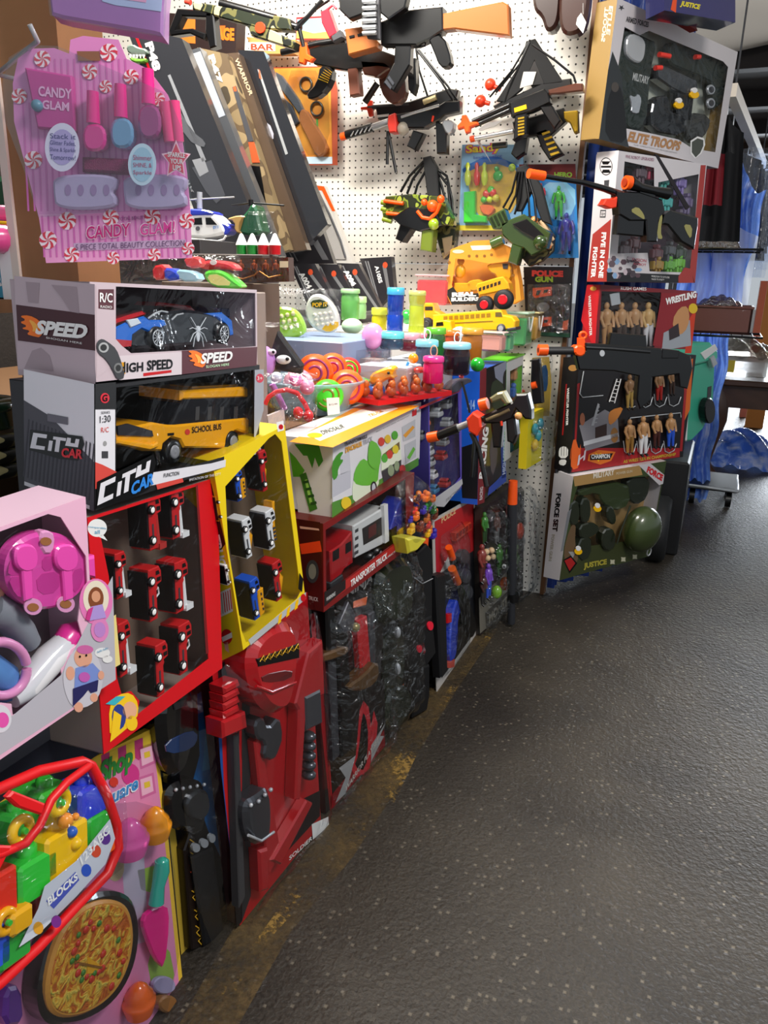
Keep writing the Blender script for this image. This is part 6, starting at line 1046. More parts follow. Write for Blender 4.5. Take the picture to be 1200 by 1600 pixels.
gun('toy_shotgun', 'dark brown stocked toy shotgun whose stock hangs down behind the curved magazine', 2.82, .035, [
 ('stock', 'p', smoothpoly([(592, 95), (625, 92), (632, 120), (634, 150), (618, 165), (600, 155), (590, 125)], 1), WD2), ('receiver', 'p', [(560, 85), (600, 88), (596, 105), (560, 100)], GB), ('barrel', 't', [(590, 130), (570, 160)], GB, 0, .012), ('sheath', 'p', [(634, 92), (648, 90), (650, 130), (645, 148), (638, 140)], GB)], (610, 165))
gun('ammo_belt_gun', 'toy gun with a silver ammunition belt at the top edge of the pegboard', 2.56, .03, [
 ('gun_body', 'p', [(528, -20), (570, -20), (572, 20), (545, 30), (530, 15)], GB), ('bullets', 'T', [[(567, y), (588, y-1)] for y in (3, 13, 23, 33, 43, 52)], SLV2, -.02, .0065), ('belt', 'p', [(563, -20), (592, -20), (594, 62), (574, 60), (565, 40)], GREYD, 0, .012), ('rear_body', 'p', [(592, -20), (640, -20), (632, 12), (606, 30), (594, 20)], GB)], (580, 60))
gun('red_toy_launcher', 'small red and grey toy launcher hanging beside the ammunition belt', 2.6, .03, [
 ('launcher_body', 'p', [(500, 18), (512, 12), (526, 52), (514, 60), (502, 35)], M('#c82a3a', .3, coat=.5)), ('nozzle', 't', [(510, 16), (520, 8), (526, 14)], M('#e83a4a', .3), -.01, .004), ('base', 'p', [(516, 56), (530, 46), (536, 58), (520, 66)], GREYD)], (515, 66))
gun('camouflage_sniper_rifle', 'long camouflage toy sniper rifle with black skeleton stock across the upper left', 2.42, .032, [
 ('stock', 'P', [[(263, 47), (276, 13), (329, 16), (331, 27), (284, 25), (274, 46), (300, 44), (321, 52), (318, 62), (296, 52), (266, 56)], [(321, 18), (333, 20), (338, 72), (327, 76), (320, 48)]], GB), ('receiver', 'p', [(300, 2), (337, 8), (410, 19), (452, 29), (454, 47), (407, 45), (350, 29), (300, 14)], CAMO, 0, .036), ('scope', 't', [(345, 6), (395, 20), (430, 30)], GB, -.005, .014), ('fore_end', 'p', [(381, 24), (413, 40), (462, 66), (456, 76), (407, 60), (392, 56)], CAMO), ('orange_disc', 'p', circ(406, 43, 8, 9, 18), ORGR, -.019, .004), ('barrel', 't', [(450, 38), (470, 44)], GB, 0, .01), ('bipod', 'T', [[(462, 46), (482, 25), (504, 0)], [(468, 46), (474, 72)]], GB, -.01, .007), ('muzzle_tip', 't', [(290, 2), (298, 4)], M('#d83a2a'), 0, .008)], (360, 76))
# silver sub machine gun
gun('silver_toy_gun', 'black and silver toy gun with striped suppressor, red collar and bipod', 2.84, .036, [
 ('suppressor', 't', [(541, 211), (582, 199)], GB, 0, .016), ('suppressor_stripes', 'T', [[(548+k*7, 213-k*2), (553+k*7, 205-k*2)] for k in range(5)], SLV2, -.014, .0026), ('muzzle_tip', 't', [(533, 214), (541, 212)], ORG, 0, .014), ('barrel', 't', [(582, 199), (608, 190)], SLV2, 0, .012), ('red_collar', 'p', [(606, 180), (616, 176), (619, 192), (618, 206), (608, 207), (605, 195)], M('#e0382a', .35), -.01, .05), ('receiver', 'p', [(618, 178), (652, 173), (687, 163), (695, 158), (718, 157), (718, 175), (695, 180), (687, 187), (663, 200), (637, 200), (620, 190)], GB), ('silver_rail', 'T', [[(627, 183), (648, 176), (686, 165)]], SLV2, -.02, .005), ('fore_grip', 'p', [(645, 203), (662, 208), (648, 235), (635, 228)], GB), ('magazine', 'p', [(680, 190), (698, 195), (697, 240), (682, 240)], GB), ('silver_grip', 'p', smoothpoly([(687, 187), (710, 188), (708, 205), (698, 212)], 1), SLV2, -.008, .03), ('clear_drum', 's', [(630, 201, 10)], CLEAR('#b8b0a0', .6), -.01), ('trigger', 't', [(677, 181), (675, 190)], ORGR, -.02, .004), ('bipod', 'T', [[(606, 205), (605, 257)], [(607, 207), (619, 270)]], GB, -.01, .006), ('strap', 'T', [[(650, 76), (690, 128), (708, 158)], [(654, 78), (700, 135), (715, 158)], [(650, 76), (655, 110), (668, 150)]], BLK, .01, .004)], (630, 270))
gun('black_toy_carbine', 'black toy carbine with an orange star shaped front sight, tucked behind the silver toy gun', 2.965, .034, [
 ('receiver', 'p', [(586, 166), (640, 158), (700, 138), (716, 140), (712, 156), (660, 172), (620, 184), (590, 186)], GB), ('barrel', 't', [(575, 168), (640, 164)], GREYD, -.01, .008), ('front_sight', 'P', [[(563, 167), (573, 166), (575, 155), (581, 157), (582, 180), (576, 182), (573, 171), (563, 171)]], ORGR, -.01, .014), ('scope', 't', [(662, 160), (682, 152)], M('#c8b88a', .3, .5), -.02, .01), ('lower_barrel', 't', [(590, 182), (608, 180)], WHT, -.015, .005)], (640, 186))
# AK cluster
gun('gold_toy_rifle', 'black toy rifle with brown stock and yellow plate, front of the right group', 2.78, .036, [
 ('barrel', 'T', [[(738, 190), (796, 164)], [(742, 196), (796, 172)]], GB, 0, .008), ('front_sight', 'p', [(714, 196), (720, 190), (721, 180), (727, 179), (733, 190), (746, 190), (747, 194), (734, 199), (733, 206), (727, 208), (724, 199), (715, 202)], ORG, -.01, .022), ('receiver', 'p', [(796, 160), (850, 138), (856, 144), (860, 160), (830, 174), (798, 182)], GB), ('yellow_plate', 'p', [(803, 169), (822, 163), (823, 170), (804, 176)], YEL, -.0195, .003), ('stock', 'p', [(856, 140), (898, 130), (910, 130), (911, 142), (858, 148)], WD2), ('grip', 'p', [(842, 166), (862, 164), (876, 188), (866, 202), (856, 188)], GB), ('magazine', 'p', [(804, 180), (822, 176), (822, 208), (802, 220)], GB), ('gold_bullets', 'P', [[(809, 184+k*5), (819, 182+k*5), (819, 185+k*5), (809, 187+k*5)] for k in range(6)], GCHR, -.0195, .004), ('strap', 'T', [[(828, 62), (812, 100), (775, 145)], [(828, 62), (800, 110), (765, 152)], [(832, 70), (868, 95), (896, 118), (900, 130)], [(828, 66), (795, 140), (788, 160)]], BLK, .01, .0035)], (810, 220))
gun('curved_magazine_rifle', 'black toy rifle with a gold buttstock and gold striped curved magazine', 2.88, .034, [
 ('receiver', 'p', [(800, 190), (880, 168), (884, 190), (860, 212), (806, 214)], GB), ('magazine', 'p', smoothpoly([(836, 206), (854, 200), (866, 220), (880, 240), (858, 250), (846, 232)], 0), GB), ('gold_bullets', 'P', [[(846+k*3.2, 208+k*8), (858+k*3.6, 204+k*8), (860+k*3.6, 207+k*8), (848+k*3.2, 212+k*8)] for k in range(5)], GCHR, -.019, .004), ('gold_stock', 'p', [(880, 174), (902, 172), (903, 205), (897, 208), (890, 192), (880, 186)], GCHR), ('silver_barrel', 't', [(740, 217), (802, 205)], SLV2, -.01, .009), ('muzzle_tip', 't', [(735, 218), (742, 216)], ORG, -.01, .011), ('second_magazine', 'p', [(806, 218), (824, 214), (820, 238), (806, 248), (798, 240)], GB), ('pale_bayonet', 'p', [(747, 202), (760, 192), (786, 188), (775, 196), (750, 205)], WHT, -.02, .003)], (840, 250))
gun('strap_hung_gun', 'black toy guns with orange round muzzles bunched on straps behind the gold bullet rifle', 2.94, .03, [
 ('gun_body', 'P', [[(770, 165), (850, 128), (892, 122), (894, 136), (820, 165), (780, 182)], [(812, 100), (850, 90), (880, 130), (830, 135)]], GB), ('muzzle_ball', 's', [(766, 132, 9), (751, 158, 9)], ORGR, -.01), ('muzzle_neck', 'T', [[(766, 132), (782, 140)], [(751, 158), (765, 162)]], ORGR, -.01, .008), ('strap', 'P', [[(822, 64), (836, 60), (880, 128), (850, 132), (835, 95), (815, 140), (790, 160), (775, 158), (812, 100)]], M('#0d0d0f', .8), -.01, .012), ('white_panel', 'p', [(818, 112), (838, 112), (832, 132), (812, 138)], M('#c8c4bc'), -.018, .003), ('silver_blade', 'p', [(744, 215), (750, 222), (768, 255), (758, 240), (748, 226)], SLV2, -.03, .003), ('scope', 't', [(770, 228), (792, 226)], GB, -.03, .011)], (800, 182))
# orange and green blaster bunch
gun('camouflage_blaster', 'orange and green camouflage blaster hanging by black straps, middle left of the pegboard', 2.84, .05, [
 ('blaster_body', 'p', [(602, 307), (640, 303), (692, 307), (704, 340), (701, 352), (650, 349), (623, 340), (599, 346), (596, 328)], RAMPMAT('olive_camo', [(0, '#3c4418'), (.48, '#7a8a2a'), (.56, '#20240f'), (.66, '#9aa83c')], 30, 1, .3, const=True, coat=.4)), ('black_frame', 'p', [(612, 340), (640, 322), (680, 330), (690, 352), (655, 362), (625, 352)], GB, -.02), ('orange_rail', 'T', [[(604, 333), (637, 337)], [(600, 314), (630, 318)]], ORG, -.035, .007), ('orange_hose', 't', [(652, 330), (660, 340), (672, 342), (682, 332), (688, 318)], ORG, -.05, .007), ('orange_knob', 's', [(689, 311, 6), (676, 322, 9), (663, 316, 5)], ORG, -.05), ('muzzle', 'T', [[(596, 316), (604, 318)], [(596, 326), (604, 328)], [(598, 342), (612, 346)]], M('#8a9a2a', .3), -.02, .009), ('grip', 'p', [(626, 346), (647, 352), (629, 379), (617, 373)], GB), ('magazine', 'p', [(659, 356), (677, 358), (674, 394), (656, 391)], M('#6f8024', .25, coat=.6), -.01), ('green_tank', 's', [(678, 350, 9)], M('#9ab82a', .2, coat=1), -.04)], (650, 395))
gun('strapped_blaster', 'second olive camouflage blaster bunched behind the orange and green one, thick black straps above', 2.92, .05, [
 ('blaster_body', 'p', [(680, 330), (706, 332), (712, 350), (708, 390), (692, 405), (684, 380), (676, 352)], CAMO), ('strap', 'P', [[(660, 246), (672, 243), (682, 262), (686, 312), (668, 312), (664, 280)]], M('#101114', .6), -.03, .03), ('thin_strap', 'T', [[(662, 252), (640, 275), (626, 300)], [(664, 255), (645, 280), (636, 303)], [(668, 262), (652, 290), (648, 305)], [(680, 262), (698, 275), (706, 310), (708, 350)], [(682, 266), (700, 290), (704, 330)], [(678, 258), (690, 290), (698, 320)]], BLK, -.02, .005), ('tan_grip', 'p', [(690, 372), (706, 368), (704, 392), (694, 400)], M('#a89878'), -.02, .03)], (690, 405))
gun('green_toy_blaster', 'glossy olive green blaster pointing up left, hanging in front of the hero card', 2.80, .05, [
 ('barrel_block', 'p', [(761, 340), (788, 325), (795, 348), (782, 358), (770, 358)], M('#3a4f1e', .2, coat=1)), ('block_ribs', 'P', [[(765+k*6, 341-k*3.3), (768+k*6, 339-k*3.3), (775+k*6, 354-k*3.3), (772+k*6, 356-k*3.3)] for k in range(4)], M('#1d2a10', .3), -.027, .005), ('blaster_body', 'p', [(782, 349), (818, 334), (860, 364), (854, 388), (830, 400), (818, 388), (800, 382), (785, 367)], M('#31451a', .2, coat=1)), ('lower_barrel', 't', [(768, 382), (786, 374)], M('#3f5a20', .2, coat=1), -.01, .018), ('grip', 'p', [(800, 380), (816, 386), (808, 415), (793, 409)], M('#344a1c', .2, coat=1)), ('black_slide', 'p', [(800, 350), (822, 342), (850, 368), (840, 376), (815, 362)], BLK, -.03, .012), ('rear_tank', 's', [(845, 378, 12)], M('#31451a', .2, coat=1), -.02)], (810, 416))
gun('tan_toy_blaster', 'tan and orange camouflage blasters bunched on black straps behind the glossy green one', 2.88, .05, [
 ('blaster_body', 'p', [(826, 336), (846, 342), (864, 368), (862, 392), (845, 408), (826, 416), (814, 402), (830, 370)], CAMO), ('orange_cap', 's', [(822, 352, 6), (835, 344, 6), (857, 385, 5)], M('#e08a4a', .3), -.035), ('tan_barrel', 'T', [[(838, 348), (862, 385)], [(845, 345), (864, 376)]], M('#c8a880', .4), -.03, .008), ('strap', 'P', [[(806, 262), (822, 256), (846, 290), (862, 352), (846, 346), (830, 300), (815, 330), (806, 330)]], M('#0d0e11', .7), -.03, .02), ('thin_strap', 'T', [[(808, 268), (800, 300), (786, 325)], [(812, 268), (806, 305), (795, 328)], [(816, 268), (812, 310), (804, 335)], [(822, 268), (835, 310), (838, 345)], [(820, 268), (826, 310), (828, 345)]], BLK, -.045, .004)], (840, 416))
# ---------------------------------------------------------------- long boxes leaning left of the pegboard
def longbox(name, label, Y, quad, m, th=.05, art=None, yaw=12):
    F, root, part = mk(name, label, 'toy gun box', quad[3][0], quad[3][1], Y, yaw)
    part('carton', lambda b: (b.px(quad, 0, th, m), art(b) if art else None)); return F, root, part
BX = M('#26262a', .3, coat=.5)
def a1(b): b.text('P48', (226, 68), (240, 112), (238, 64), WHT, -.0012, .05); b.px([(208, 50), (212, 50), (252, 150), (248, 150)], -.001, -.0008, RED); b.px([(262, 118), (266, 116), (322, 250), (316, 253)], -.001, -.0008, M('#8a8c90', .3)); b.px(smoothpoly([(268, 168), (276, 165), (300, 205), (322, 222), (318, 232), (292, 218)], 1), -.001, -.0008, M('#55575c')); b.px([(300, 262), (330, 250), (352, 305), (338, 318), (322, 300)], -.0008, -.0006, M('#44464c')); b.text('AIR SERIES', (290, 270), (330, 362), (287, 272), M('#8a8c90'), -.0012); b.px([(300, 250), (318, 246), (326, 268), (312, 276)], -.001, -.0008, M('#8a8c90'))
longbox('long_gun_box', 'leftmost long black box with white P48 lettering leaning behind the makeup card', 2.10, [(196, 40), (284, 60), (420, 400), (330, 400)], BX, art=a1)
def a2(b): b.px([(284, 90), (313, 80), (352, 180), (322, 192)], -.0006, -.0004, M('#a4a9b2', .3)); b.text('P47', (292, 92), (308, 138), (303, 88), WHT, -.0012, .05); b.px([(312, 148), (322, 152), (358, 262), (350, 240)], -.001, -.0008, WHT); b.px([(300, 165), (306, 163), (372, 330), (366, 332)], -.001, -.0008, M('#8a9090', .3)); b.px([(302, 232), (312, 240), (330, 272), (322, 268)], -.001, -.0008, M('#5a5c5e')); b.px([(282, 90), (292, 86), (340, 200), (334, 204)], -.0009, -.0008, M('#9aa4b0'))
longbox('long_gun_box', 'grey and white long box with a white P47 and rifle picture, second from the left', 2.22, [(278, 84), (312, 74), (440, 400), (404, 408)], M('#4a4c50', .3, coat=.6), art=a2)
def a3(b): b.text('P47', (324, 88), (338, 132), (334, 84), M('#f0e8d8'), -.0012, .05); b.px([(309, 80), (313, 80), (352, 205), (349, 205)], -.001, -.0008, GOLD if 'GOLD' in globals() else YEL); b.px([(363, 136), (369, 134), (396, 220), (388, 222)], -.0012, -.001, GREYD); b.px([(364, 136), (368, 135), (370, 142), (366, 143)], -.0014, -.001, M('#e8501c')); b.px([(388, 222), (397, 222), (406, 254), (394, 254)], -.0014, -.001, M('#c84a1c')); b.px([(356, 236), (362, 234), (378, 256), (390, 264), (386, 270), (366, 260)], -.0012, -.001, M('#2c3034')); b.px([(384, 258), (406, 260), (416, 320), (402, 326), (396, 300)], -.0012, -.001, BLK)
longbox('long_gun_box', 'camouflage printed long box with P47 and a toy rifle picture, third from the left', 2.30, [(308, 74), (354, 84), (452, 390), (424, 400)], CAMOB, art=a3)
longbox('long_gun_box', 'narrow brown camouflage box side with dark lettering, leaning right of the P47 camouflage box', 2.36, [(350, 84), (372, 82), (480, 390), (450, 394)], M('#4a3a2c', .35, coat=.5), art=lambda b: b.text('WARRIOR', (366, 92), (390, 150), (372, 90), M('#b8a080'), -.0012, .03))
def a5(b): b.px([(402, 108), (406, 110), (450, 240), (446, 242)], -.001, -.0008, M('#8a8c8e')); b.px([(404, 108), (406, 110), (409, 124), (405, 122)], -.0012, -.0008, M('#b8502a')); b.px(smoothpoly([(405, 195), (420, 190), (430, 215), (418, 222), (408, 212)], 1), -.001, -.0008, M('#9a9aa4')); b.px(smoothpoly([(414, 225), (430, 232), (436, 270), (424, 262)], 1), -.001, -.0008, M('#8a8070'))
longbox('long_gun_box', 'glossy black long box with a soldier picture leaning beside the desert card', 2.42, [(372, 78), (412, 80), (512, 350), (474, 390)], M('#17171b', .25, coat=1), art=a5)
def a6(b): b.px([(441, 298), (452, 292), (488, 375), (478, 400)], -.001, -.0008, M('#f2efec')); b.px([(463, 286), (504, 291), (506, 298), (466, 293)], -.001, -.0008, ORG); b.px([(500, 292), (506, 291), (524, 330), (519, 330)], -.0012, -.0008, ORG); b.px([(452, 290), (458, 288), (492, 372), (487, 374)], -.0012, -.0008, ORG)
F, root, part = longbox('white_gun_box', 'white and orange window box with a grey toy inside leaning on the pegboard', 2.82, [(440, 296), (463, 285), (505, 290), (552, 415), (490, 415)], M('#d6d2cc', .35), .04, a6, 4)
part('moulded_tray', lambda b: (b.px([(470, 298), (500, 300), (540, 405), (508, 405)], -.004, -.001, M('#b4b0ac', .3, coat=.8)), b.ptube([(484, 300), (490, 330), (505, 350), (508, 400)], -.006, .004, M('#8a8a8e', .3), 6), b.ptube([(500, 305), (515, 335), (532, 375), (540, 402)], -.006, .004, M('#5a5a5e', .3), 6)))
BXG = M('#2e2c30', .35, coat=.4)
def abox(label, Y, quad, txt, tp, orange=None, yaw=8):
    def art(b):
        b.text(txt, *tp, WHT, -.0012, .04); (x0, y0), (x1, y1), (x2, y2), (x3, y3) = quad
        for k in (.12, .2): b.px([(x0+(x1-x0)*k+2, y0+4), (x0+(x1-x0)*k+4, y0+4), (x3+(x2-x3)*k, y3-4), (x3+(x2-x3)*k-2, y3-4)], -.001, -.0008, M('#8a8a8c'))
        b.px([(x0+(x1-x0)*.72, y0+(y2-y0)*.22), (x0+(x1-x0)*.84, y0+(y2-y0)*.20), (x3+(x2-x3)*.88, y3-6), (x3+(x2-x3)*.74, y3-6)], -.001, -.0008, M('#7a7a7c', .3))
        b.px(circ(x0+(x1-x0)*.75+3, y0+(y2-y0)*.2, 4, 5, 8), -.0014, -.001, M('#d8502a'))
    return longbox('pellet_gun_box', label, Y, quad, BXG, .035, art, yaw)
abox('upper black box with A108S lettering leaning below the white and orange box', 2.55, [(410, 336), (497, 340), (522, 412), (452, 412)], 'A108S', ((474, 354), (481, 384), (483, 352)))
abox('first black A004 box from the left in the lower row on the table', 2.42, [(452, 412), (492, 412), (528, 478), (482, 480)], 'A004', ((466, 428), (480, 452), (474, 424)))
abox('second black A004 box in the lower row on the table', 2.50, [(490, 412), (528, 413), (566, 490), (524, 490)], 'A004', ((536, 424), (550, 448), (543, 420)))
abox('third black box in the lower row, between the A004 box and the A10SS box', 2.58, [(526, 411), (560, 412), (596, 482), (560, 488)], 'A004', ((537, 426), (548, 446), (544, 422)))
abox('small black A10SS box standing against the pegboard right of the A004 boxes', 2.88, [(562, 404), (611, 401), (616, 455), (590, 482)], 'A10SS', ((585, 416), (592, 443), (591, 414)), yaw=0)
# ================================================================== risers and toys on the table top
def slab(name, label, x0, y0, z0, x1, y1, z1, m, group=None):
    b = MB(); b.box((x0, y0, z0), (x1, y1, z1), m, .002); return tag(b.build(name), label, 'box', group)
CB = M('#8a7458', .8); slab('cardboard_box', 'flat cardboard box under the jars and yellow school bus at the back of the table', -1.24, 2.24, .932, -.80, 2.96, 1.085, M('#e6e2dc', .6))
slab('cardboard_box', 'grey cardboard box under the black pellet gun boxes on the left of the table', -2.0, 2.25, .932, -1.26, 2.96, 1.11, M('#5a5654', .7))
slab('cardboard_box', 'tall dark grey cardboard box under the toy helicopters', -1.75, 1.79, .932, -1.31, 2.12, 1.335, M('#3a383a', .6))
slab('cardboard_box', 'brown cardboard box under the clear figure pack behind the car box', -1.28, 1.585, .932, -1.06, 1.775, 1.228, M('#6a5a4c', .7))
slab('flat_game_box', 'blue and white flat box under the green pop toys', -1.16, 1.82, .932, -.90, 2.14, 1.085, M('#8fa0c0', .4))
slab('flat_game_box', 'pale flat box under the cyan and pink lidded jars', -.87, 1.85, .932, -.73, 2.22, 1.03, M('#c8ccd8', .4))
def jar(name, label, px, py, Y, h, r, body, lid, lidh=.018, a=.75, group=None, loop=None, prof=None):
    c = atY(px, py, Y); root = thing(name, label, 'jar', c, group)
    b = MB(); H = h-lidh; b.lathe(prof or [(r*.9, 0), (r, .004), (r, H*.8), (r*.88, H)], c, CLEAR(body, a, .12), 22); b.build('jar_body', root)
    b = MB(); b.lathe([(r*.8, .004), (r*.9, .008), (r*.88, H*.72)], c, M(body, .3, coat=.5), 18); b.build('contents', root)
    b = MB(); b.lathe([(r*1.02, H), (r*1.05, H+.003), (r*1.02, h), (r*.9, h+.002)], c, M(lid, .3, coat=.4), 22); b.build('lid', root)
    if loop: b = MB(); b.tube([(c.x+.009*cos(t), c.y, c.z+h+.014+.014*sin(t)) for t in [i*pi/7 for i in range(14)]], .0016, M(loop, .4), 6, True); b.build('loop', root)
    return root
jar('slime_jar', 'tall blue double jar with a light blue lid in the middle of the table', 617, 518, 2.3, .132, .027, '#1c46b8', '#4ab0e8', .02, .85, prof=[(.024, 0), (.026, .004), (.026, .048), (.0225, .054), (.0225, .06), (.026, .066), (.026, .112)])
jar('slime_jar', 'yellow green see-through jar right of the tall blue jar', 650, 520, 2.3, .125, .026, '#c8d83a', '#d8e07a', .012, .6, prof=[(.024, 0), (.026, .01), (.017, .05), (.017, .058), (.026, .1), (.026, .113)])
jar('slime_jar', 'green see-through jar behind the round pop toy', 547, 500, 2.3, .095, .03, '#7ac86a', '#a8dc9a', .012, .6)
jar('slime_jar', 'small yellow jar left of the tall blue jar', 592, 522, 2.36, .082, .025, '#e8dc2a', '#e0e84a', .02, .7)
jar('slime_jar', 'pale green egg shaped jar left of the yellow one', 563, 498, 2.4, .07, .02, '#a8dc9a', '#b8e8a0', .018, .8)
jar('glitter_jar', 'small jar with cyan lid in the front row left of the pink lidded one', 612, 545, 2.0, .045, .033, '#3a5068', '#6adce0', .016)
jar('glitter_jar', 'small jar with pale pink lid between the cyan lidded and green lidded jars', 640, 548, 2.08, .048, .030, '#7a2a3a', '#f0a8b8', .016)
jar('glitter_jar', 'small jar with pink lid right behind the pale pink lidded jar', 662, 548, 2.16, .048, .024, '#5a3040', '#f28ca8', .016)
jar('slime_jar', 'green jar with a bright green lid before the school bus', 680, 556, 2.12, .078, .028, '#2a7a3a', '#6ac83a', .016)
jar('slime_jar', 'orange jar with a yellow orange lid, rightmost of the front jars', 736, 562, 2.18, .088, .030, '#c87a2a', '#f2a83a', .016)
jar('slime_jar', 'orange lidded jar just behind the glitter ball', 704, 555, 2.24, .072, .024, '#d8542a', '#f27a2a', .014)
jar('bead_jar', 'dark jar with cyan lid and white loop in front of the green jar', 666, 570, 1.98, .065, .030, '#50607a', '#8adcf0', .016, loop='#f4f4f4')
jar('bead_jar', 'black wrapped jar with a pale cyan lid and white loop at the table front', 712, 585, 1.98, .082, .036, '#241c28', '#9ae0f2', .014, loop='#f4f4f4')
jar('drink_cup', 'hot pink cup with a wide pink lid and yellow strap', 676, 598, 1.86, .065, .026, '#e0206c', '#f23a96', .012, .9, loop='#d8b890')
# cup brim
for (nm, lab, px, py, Y, w, d, h, body, lid) in [('slime_tub', 'square red tub with a clear lid against the pegboard', 679, 476, 2.82, .118, .08, .108, '#c8101c', '#f0c4c8'), ('slime_tub', 'large green slime bucket at the right end of the jars', 803, 538, 2.78, .10, .09, .115, '#1c8a3a', '#c8e8d0'), ('slime_tub', 'amber yellow tub behind the green slime bucket', 826, 530, 2.90, .07, .07, .10, '#b8862a', '#e8d8a0'), ('slime_tub', 'low clear tub with pink and orange slime below the school bus', 764, 548, 2.40, .09, .05, .06, '#e8a090', '#f4e4e0'), ('slime_tub', 'low clear tub with green slime right of the pink one', 787, 548, 2.55, .05, .05, .062, '#4ac07a', '#d8f0e0')]:
    c = atY(px, py, Y); root = thing(nm, lab, 'tub', c); b = MB(); b.box((c.x-w/2, c.y-d/2, c.z), (c.x+w/2, c.y+d/2, c.z+h*.82), M(body, .25, coat=.6), .006); b.build('slime', root)
    b = MB(); b.box((c.x-w/2-.003, c.y-d/2-.003, c.z-.001), (c.x+w/2+.003, c.y+d/2+.003, c.z+h*.95), CLEAR(lid, .12, .1), .006); b.build('tub_shell', root)
    b = MB(); b.box((c.x-w/2-.007, c.y-d/2-.007, c.z+h*.93), (c.x+w/2+.007, c.y+d/2+.007, c.z+h), CLEAR(lid, .7, .15), .003); b.build('lid', root)
    if 'bucket' in lab: b = MB(); b.tube([(c.x+w/2+.005+.0*t, c.y-.03+.06*t, c.z+h*.85-.05*sin(pi*t)) for t in [i/8 for i in range(9)]], .003, WHT, 6); b.build('handle', root)
c = atY(717, 540, 2.3); b = MB(); GLT = RAMPMAT('glitter_beads', [(0, '#e83a6a'), (.3, '#f4f0e8'), (.5, '#f2a83a'), (.7, '#3ab8c8'), (1, '#f8e8f0')], 240, 1, .3, tex='voronoi', coat=1); b.sph((c.x, c.y, c.z+.028), .03, GLT, 20, 12); tag(b.build('glitter_ball'), 'round ball of multicoloured glitter beads below the school bus', 'ball')
# eggs
c = atY(582, 545, 1.98); b = MB(); b.sph((c.x, c.y, c.z+.034), (.032, .026, .036), M('#f0a0dc', .2, coat=1), 20, 12); tag(b.build('toy_egg'), 'pink and lilac plastic egg leaning at the front of the jars', 'toy egg')
c = atY(550, 520, 2.2); b = MB(); b.sph((c.x, c.y, c.z+.02), (.034, .03, .024), M('#c8ecc0', .3), 18, 10); tag(b.build('toy_egg'), 'pale green half egg left of the pink egg', 'toy egg')
c = atY(636, 505, 2.42); b = MB(); b.sph((c.x, c.y, c.z+.02), .024, M('#3ab84a', .2, coat=1), 18, 10); tag(b.build('toy_ball'), 'small green ball between the tall blue jar and the yellow green jar', 'ball')
c = atY(762, 580, 2.06); b = MB(); b.sph((c.x-.03, c.y, c.z+.016), .02, M('#1ca82a', .15, coat=1), 18, 10); tag(b.build('toy_ball'), 'shiny green ball right of the pink cup', 'ball')
# school bus (long)
F, root, part = mk('long_school_bus', 'long yellow toy school bus on the jars at the back of the table', 'toy bus', 740, 517, 2.52, 0); BY2 = M('#ffc40c', .3, coat=.4)
def fb(b):
    b.px([(676, 492), (770, 484), (783, 485), (786, 492), (800, 495), (805, 502), (804, 513), (780, 517), (690, 517), (676, 514)], -.03, .03, BY2, .004)
part('bus_body', fb); part('window_row', lambda b: [b.px([(693+k*8.4, 494.5-k*.6), (699+k*8.4, 494-k*.6), (699+k*8.4, 500-k*.6), (693+k*8.4, 500.5-k*.6)], -.031, -.03, M('#a87a1c', .3)) for k in range(9)])
part('windscreen', lambda b: b.px([(774, 488), (783, 488), (785, 495), (774, 495)], -.031, -.03, M('#6a5a2a'))); part('stripe', lambda b: b.px([(692, 505), (770, 501), (770, 502.5), (692, 506.5)], -.031, -.03, M('#8a6a1c'))); part('bumper', lambda b: b.px([(792, 513), (806, 511), (806, 516), (792, 518)], -.034, .03, GREYD, .002))
for x, y in ((783, 513), (705, 518)): part('wheel', lambda b: (lambda c: (b.lathe([(.006, -.006), (.013, -.005), (.015, 0), (.015, .01)], c, GREYD, 18, 'y'), b.lathe([(.009, -.007), (.004, -.0065)], c, SILV, 14, 'y')))(b.F.P3(x, y, -.03)))
F, root, part = mk('small_school_bus', 'small yellow toy bus in front of the long school bus', 'toy bus', 688, 518, 2.44); part('bus_body', lambda b: b.px([(676, 512), (680, 502), (694, 500), (704, 502), (706, 516), (676, 518)], -.02, .02, BY2, .003)); part('windscreen', lambda b: b.px([(682, 504), (692, 503), (693, 509), (681, 510)], -.021, -.02, BLK))
def monster(name, lab, pts, win, wheels, Y, base, yaw=0, rim='#e81c2a'):
    F, root, part = mk(name, lab, 'toy truck', base[0], base[1], Y, yaw); part('truck_body', lambda b: b.px(pts, -.025, .03, CYB, .004)); part('windows', lambda b: [b.px(q, -.026, -.025, M('#2a2018')) for q in win])
    for x, y, r in wheels:
        w = part('wheel', lambda b: (lambda c: b.lathe([(r*.4, -.014), (r*.85, -.014), (r, -.008), (r, .012), (r*.8, .018)], c, M('#15151a', .6), 20, 'y'))(b.F.P3(x, y, -.03)))
        b = MB(F); cc = F.P3(x, y, -.03); b.lathe([(r*.5, -.0145), (r*.42, -.017), (r*.15, -.012)], cc, M(rim, .3), 16, 'y'); b.build('hub', w)
CYB = M('#f5a81c', .3, coat=.4)
monster('monster_bus', 'orange yellow monster truck school bus with red wheel hubs on the builder pack', [(743, 448), (745, 443), (775, 434), (786, 432), (794, 442), (796, 452), (760, 460), (748, 462)], [[(748+k*6, 450-k*2), (752+k*6, 448.5-k*2), (752+k*6, 454-k*2), (748+k*6, 455.5-k*2)] for k in range(6)], [(758, 476, .03), (787, 468, .034)], 2.72, (770, 482))
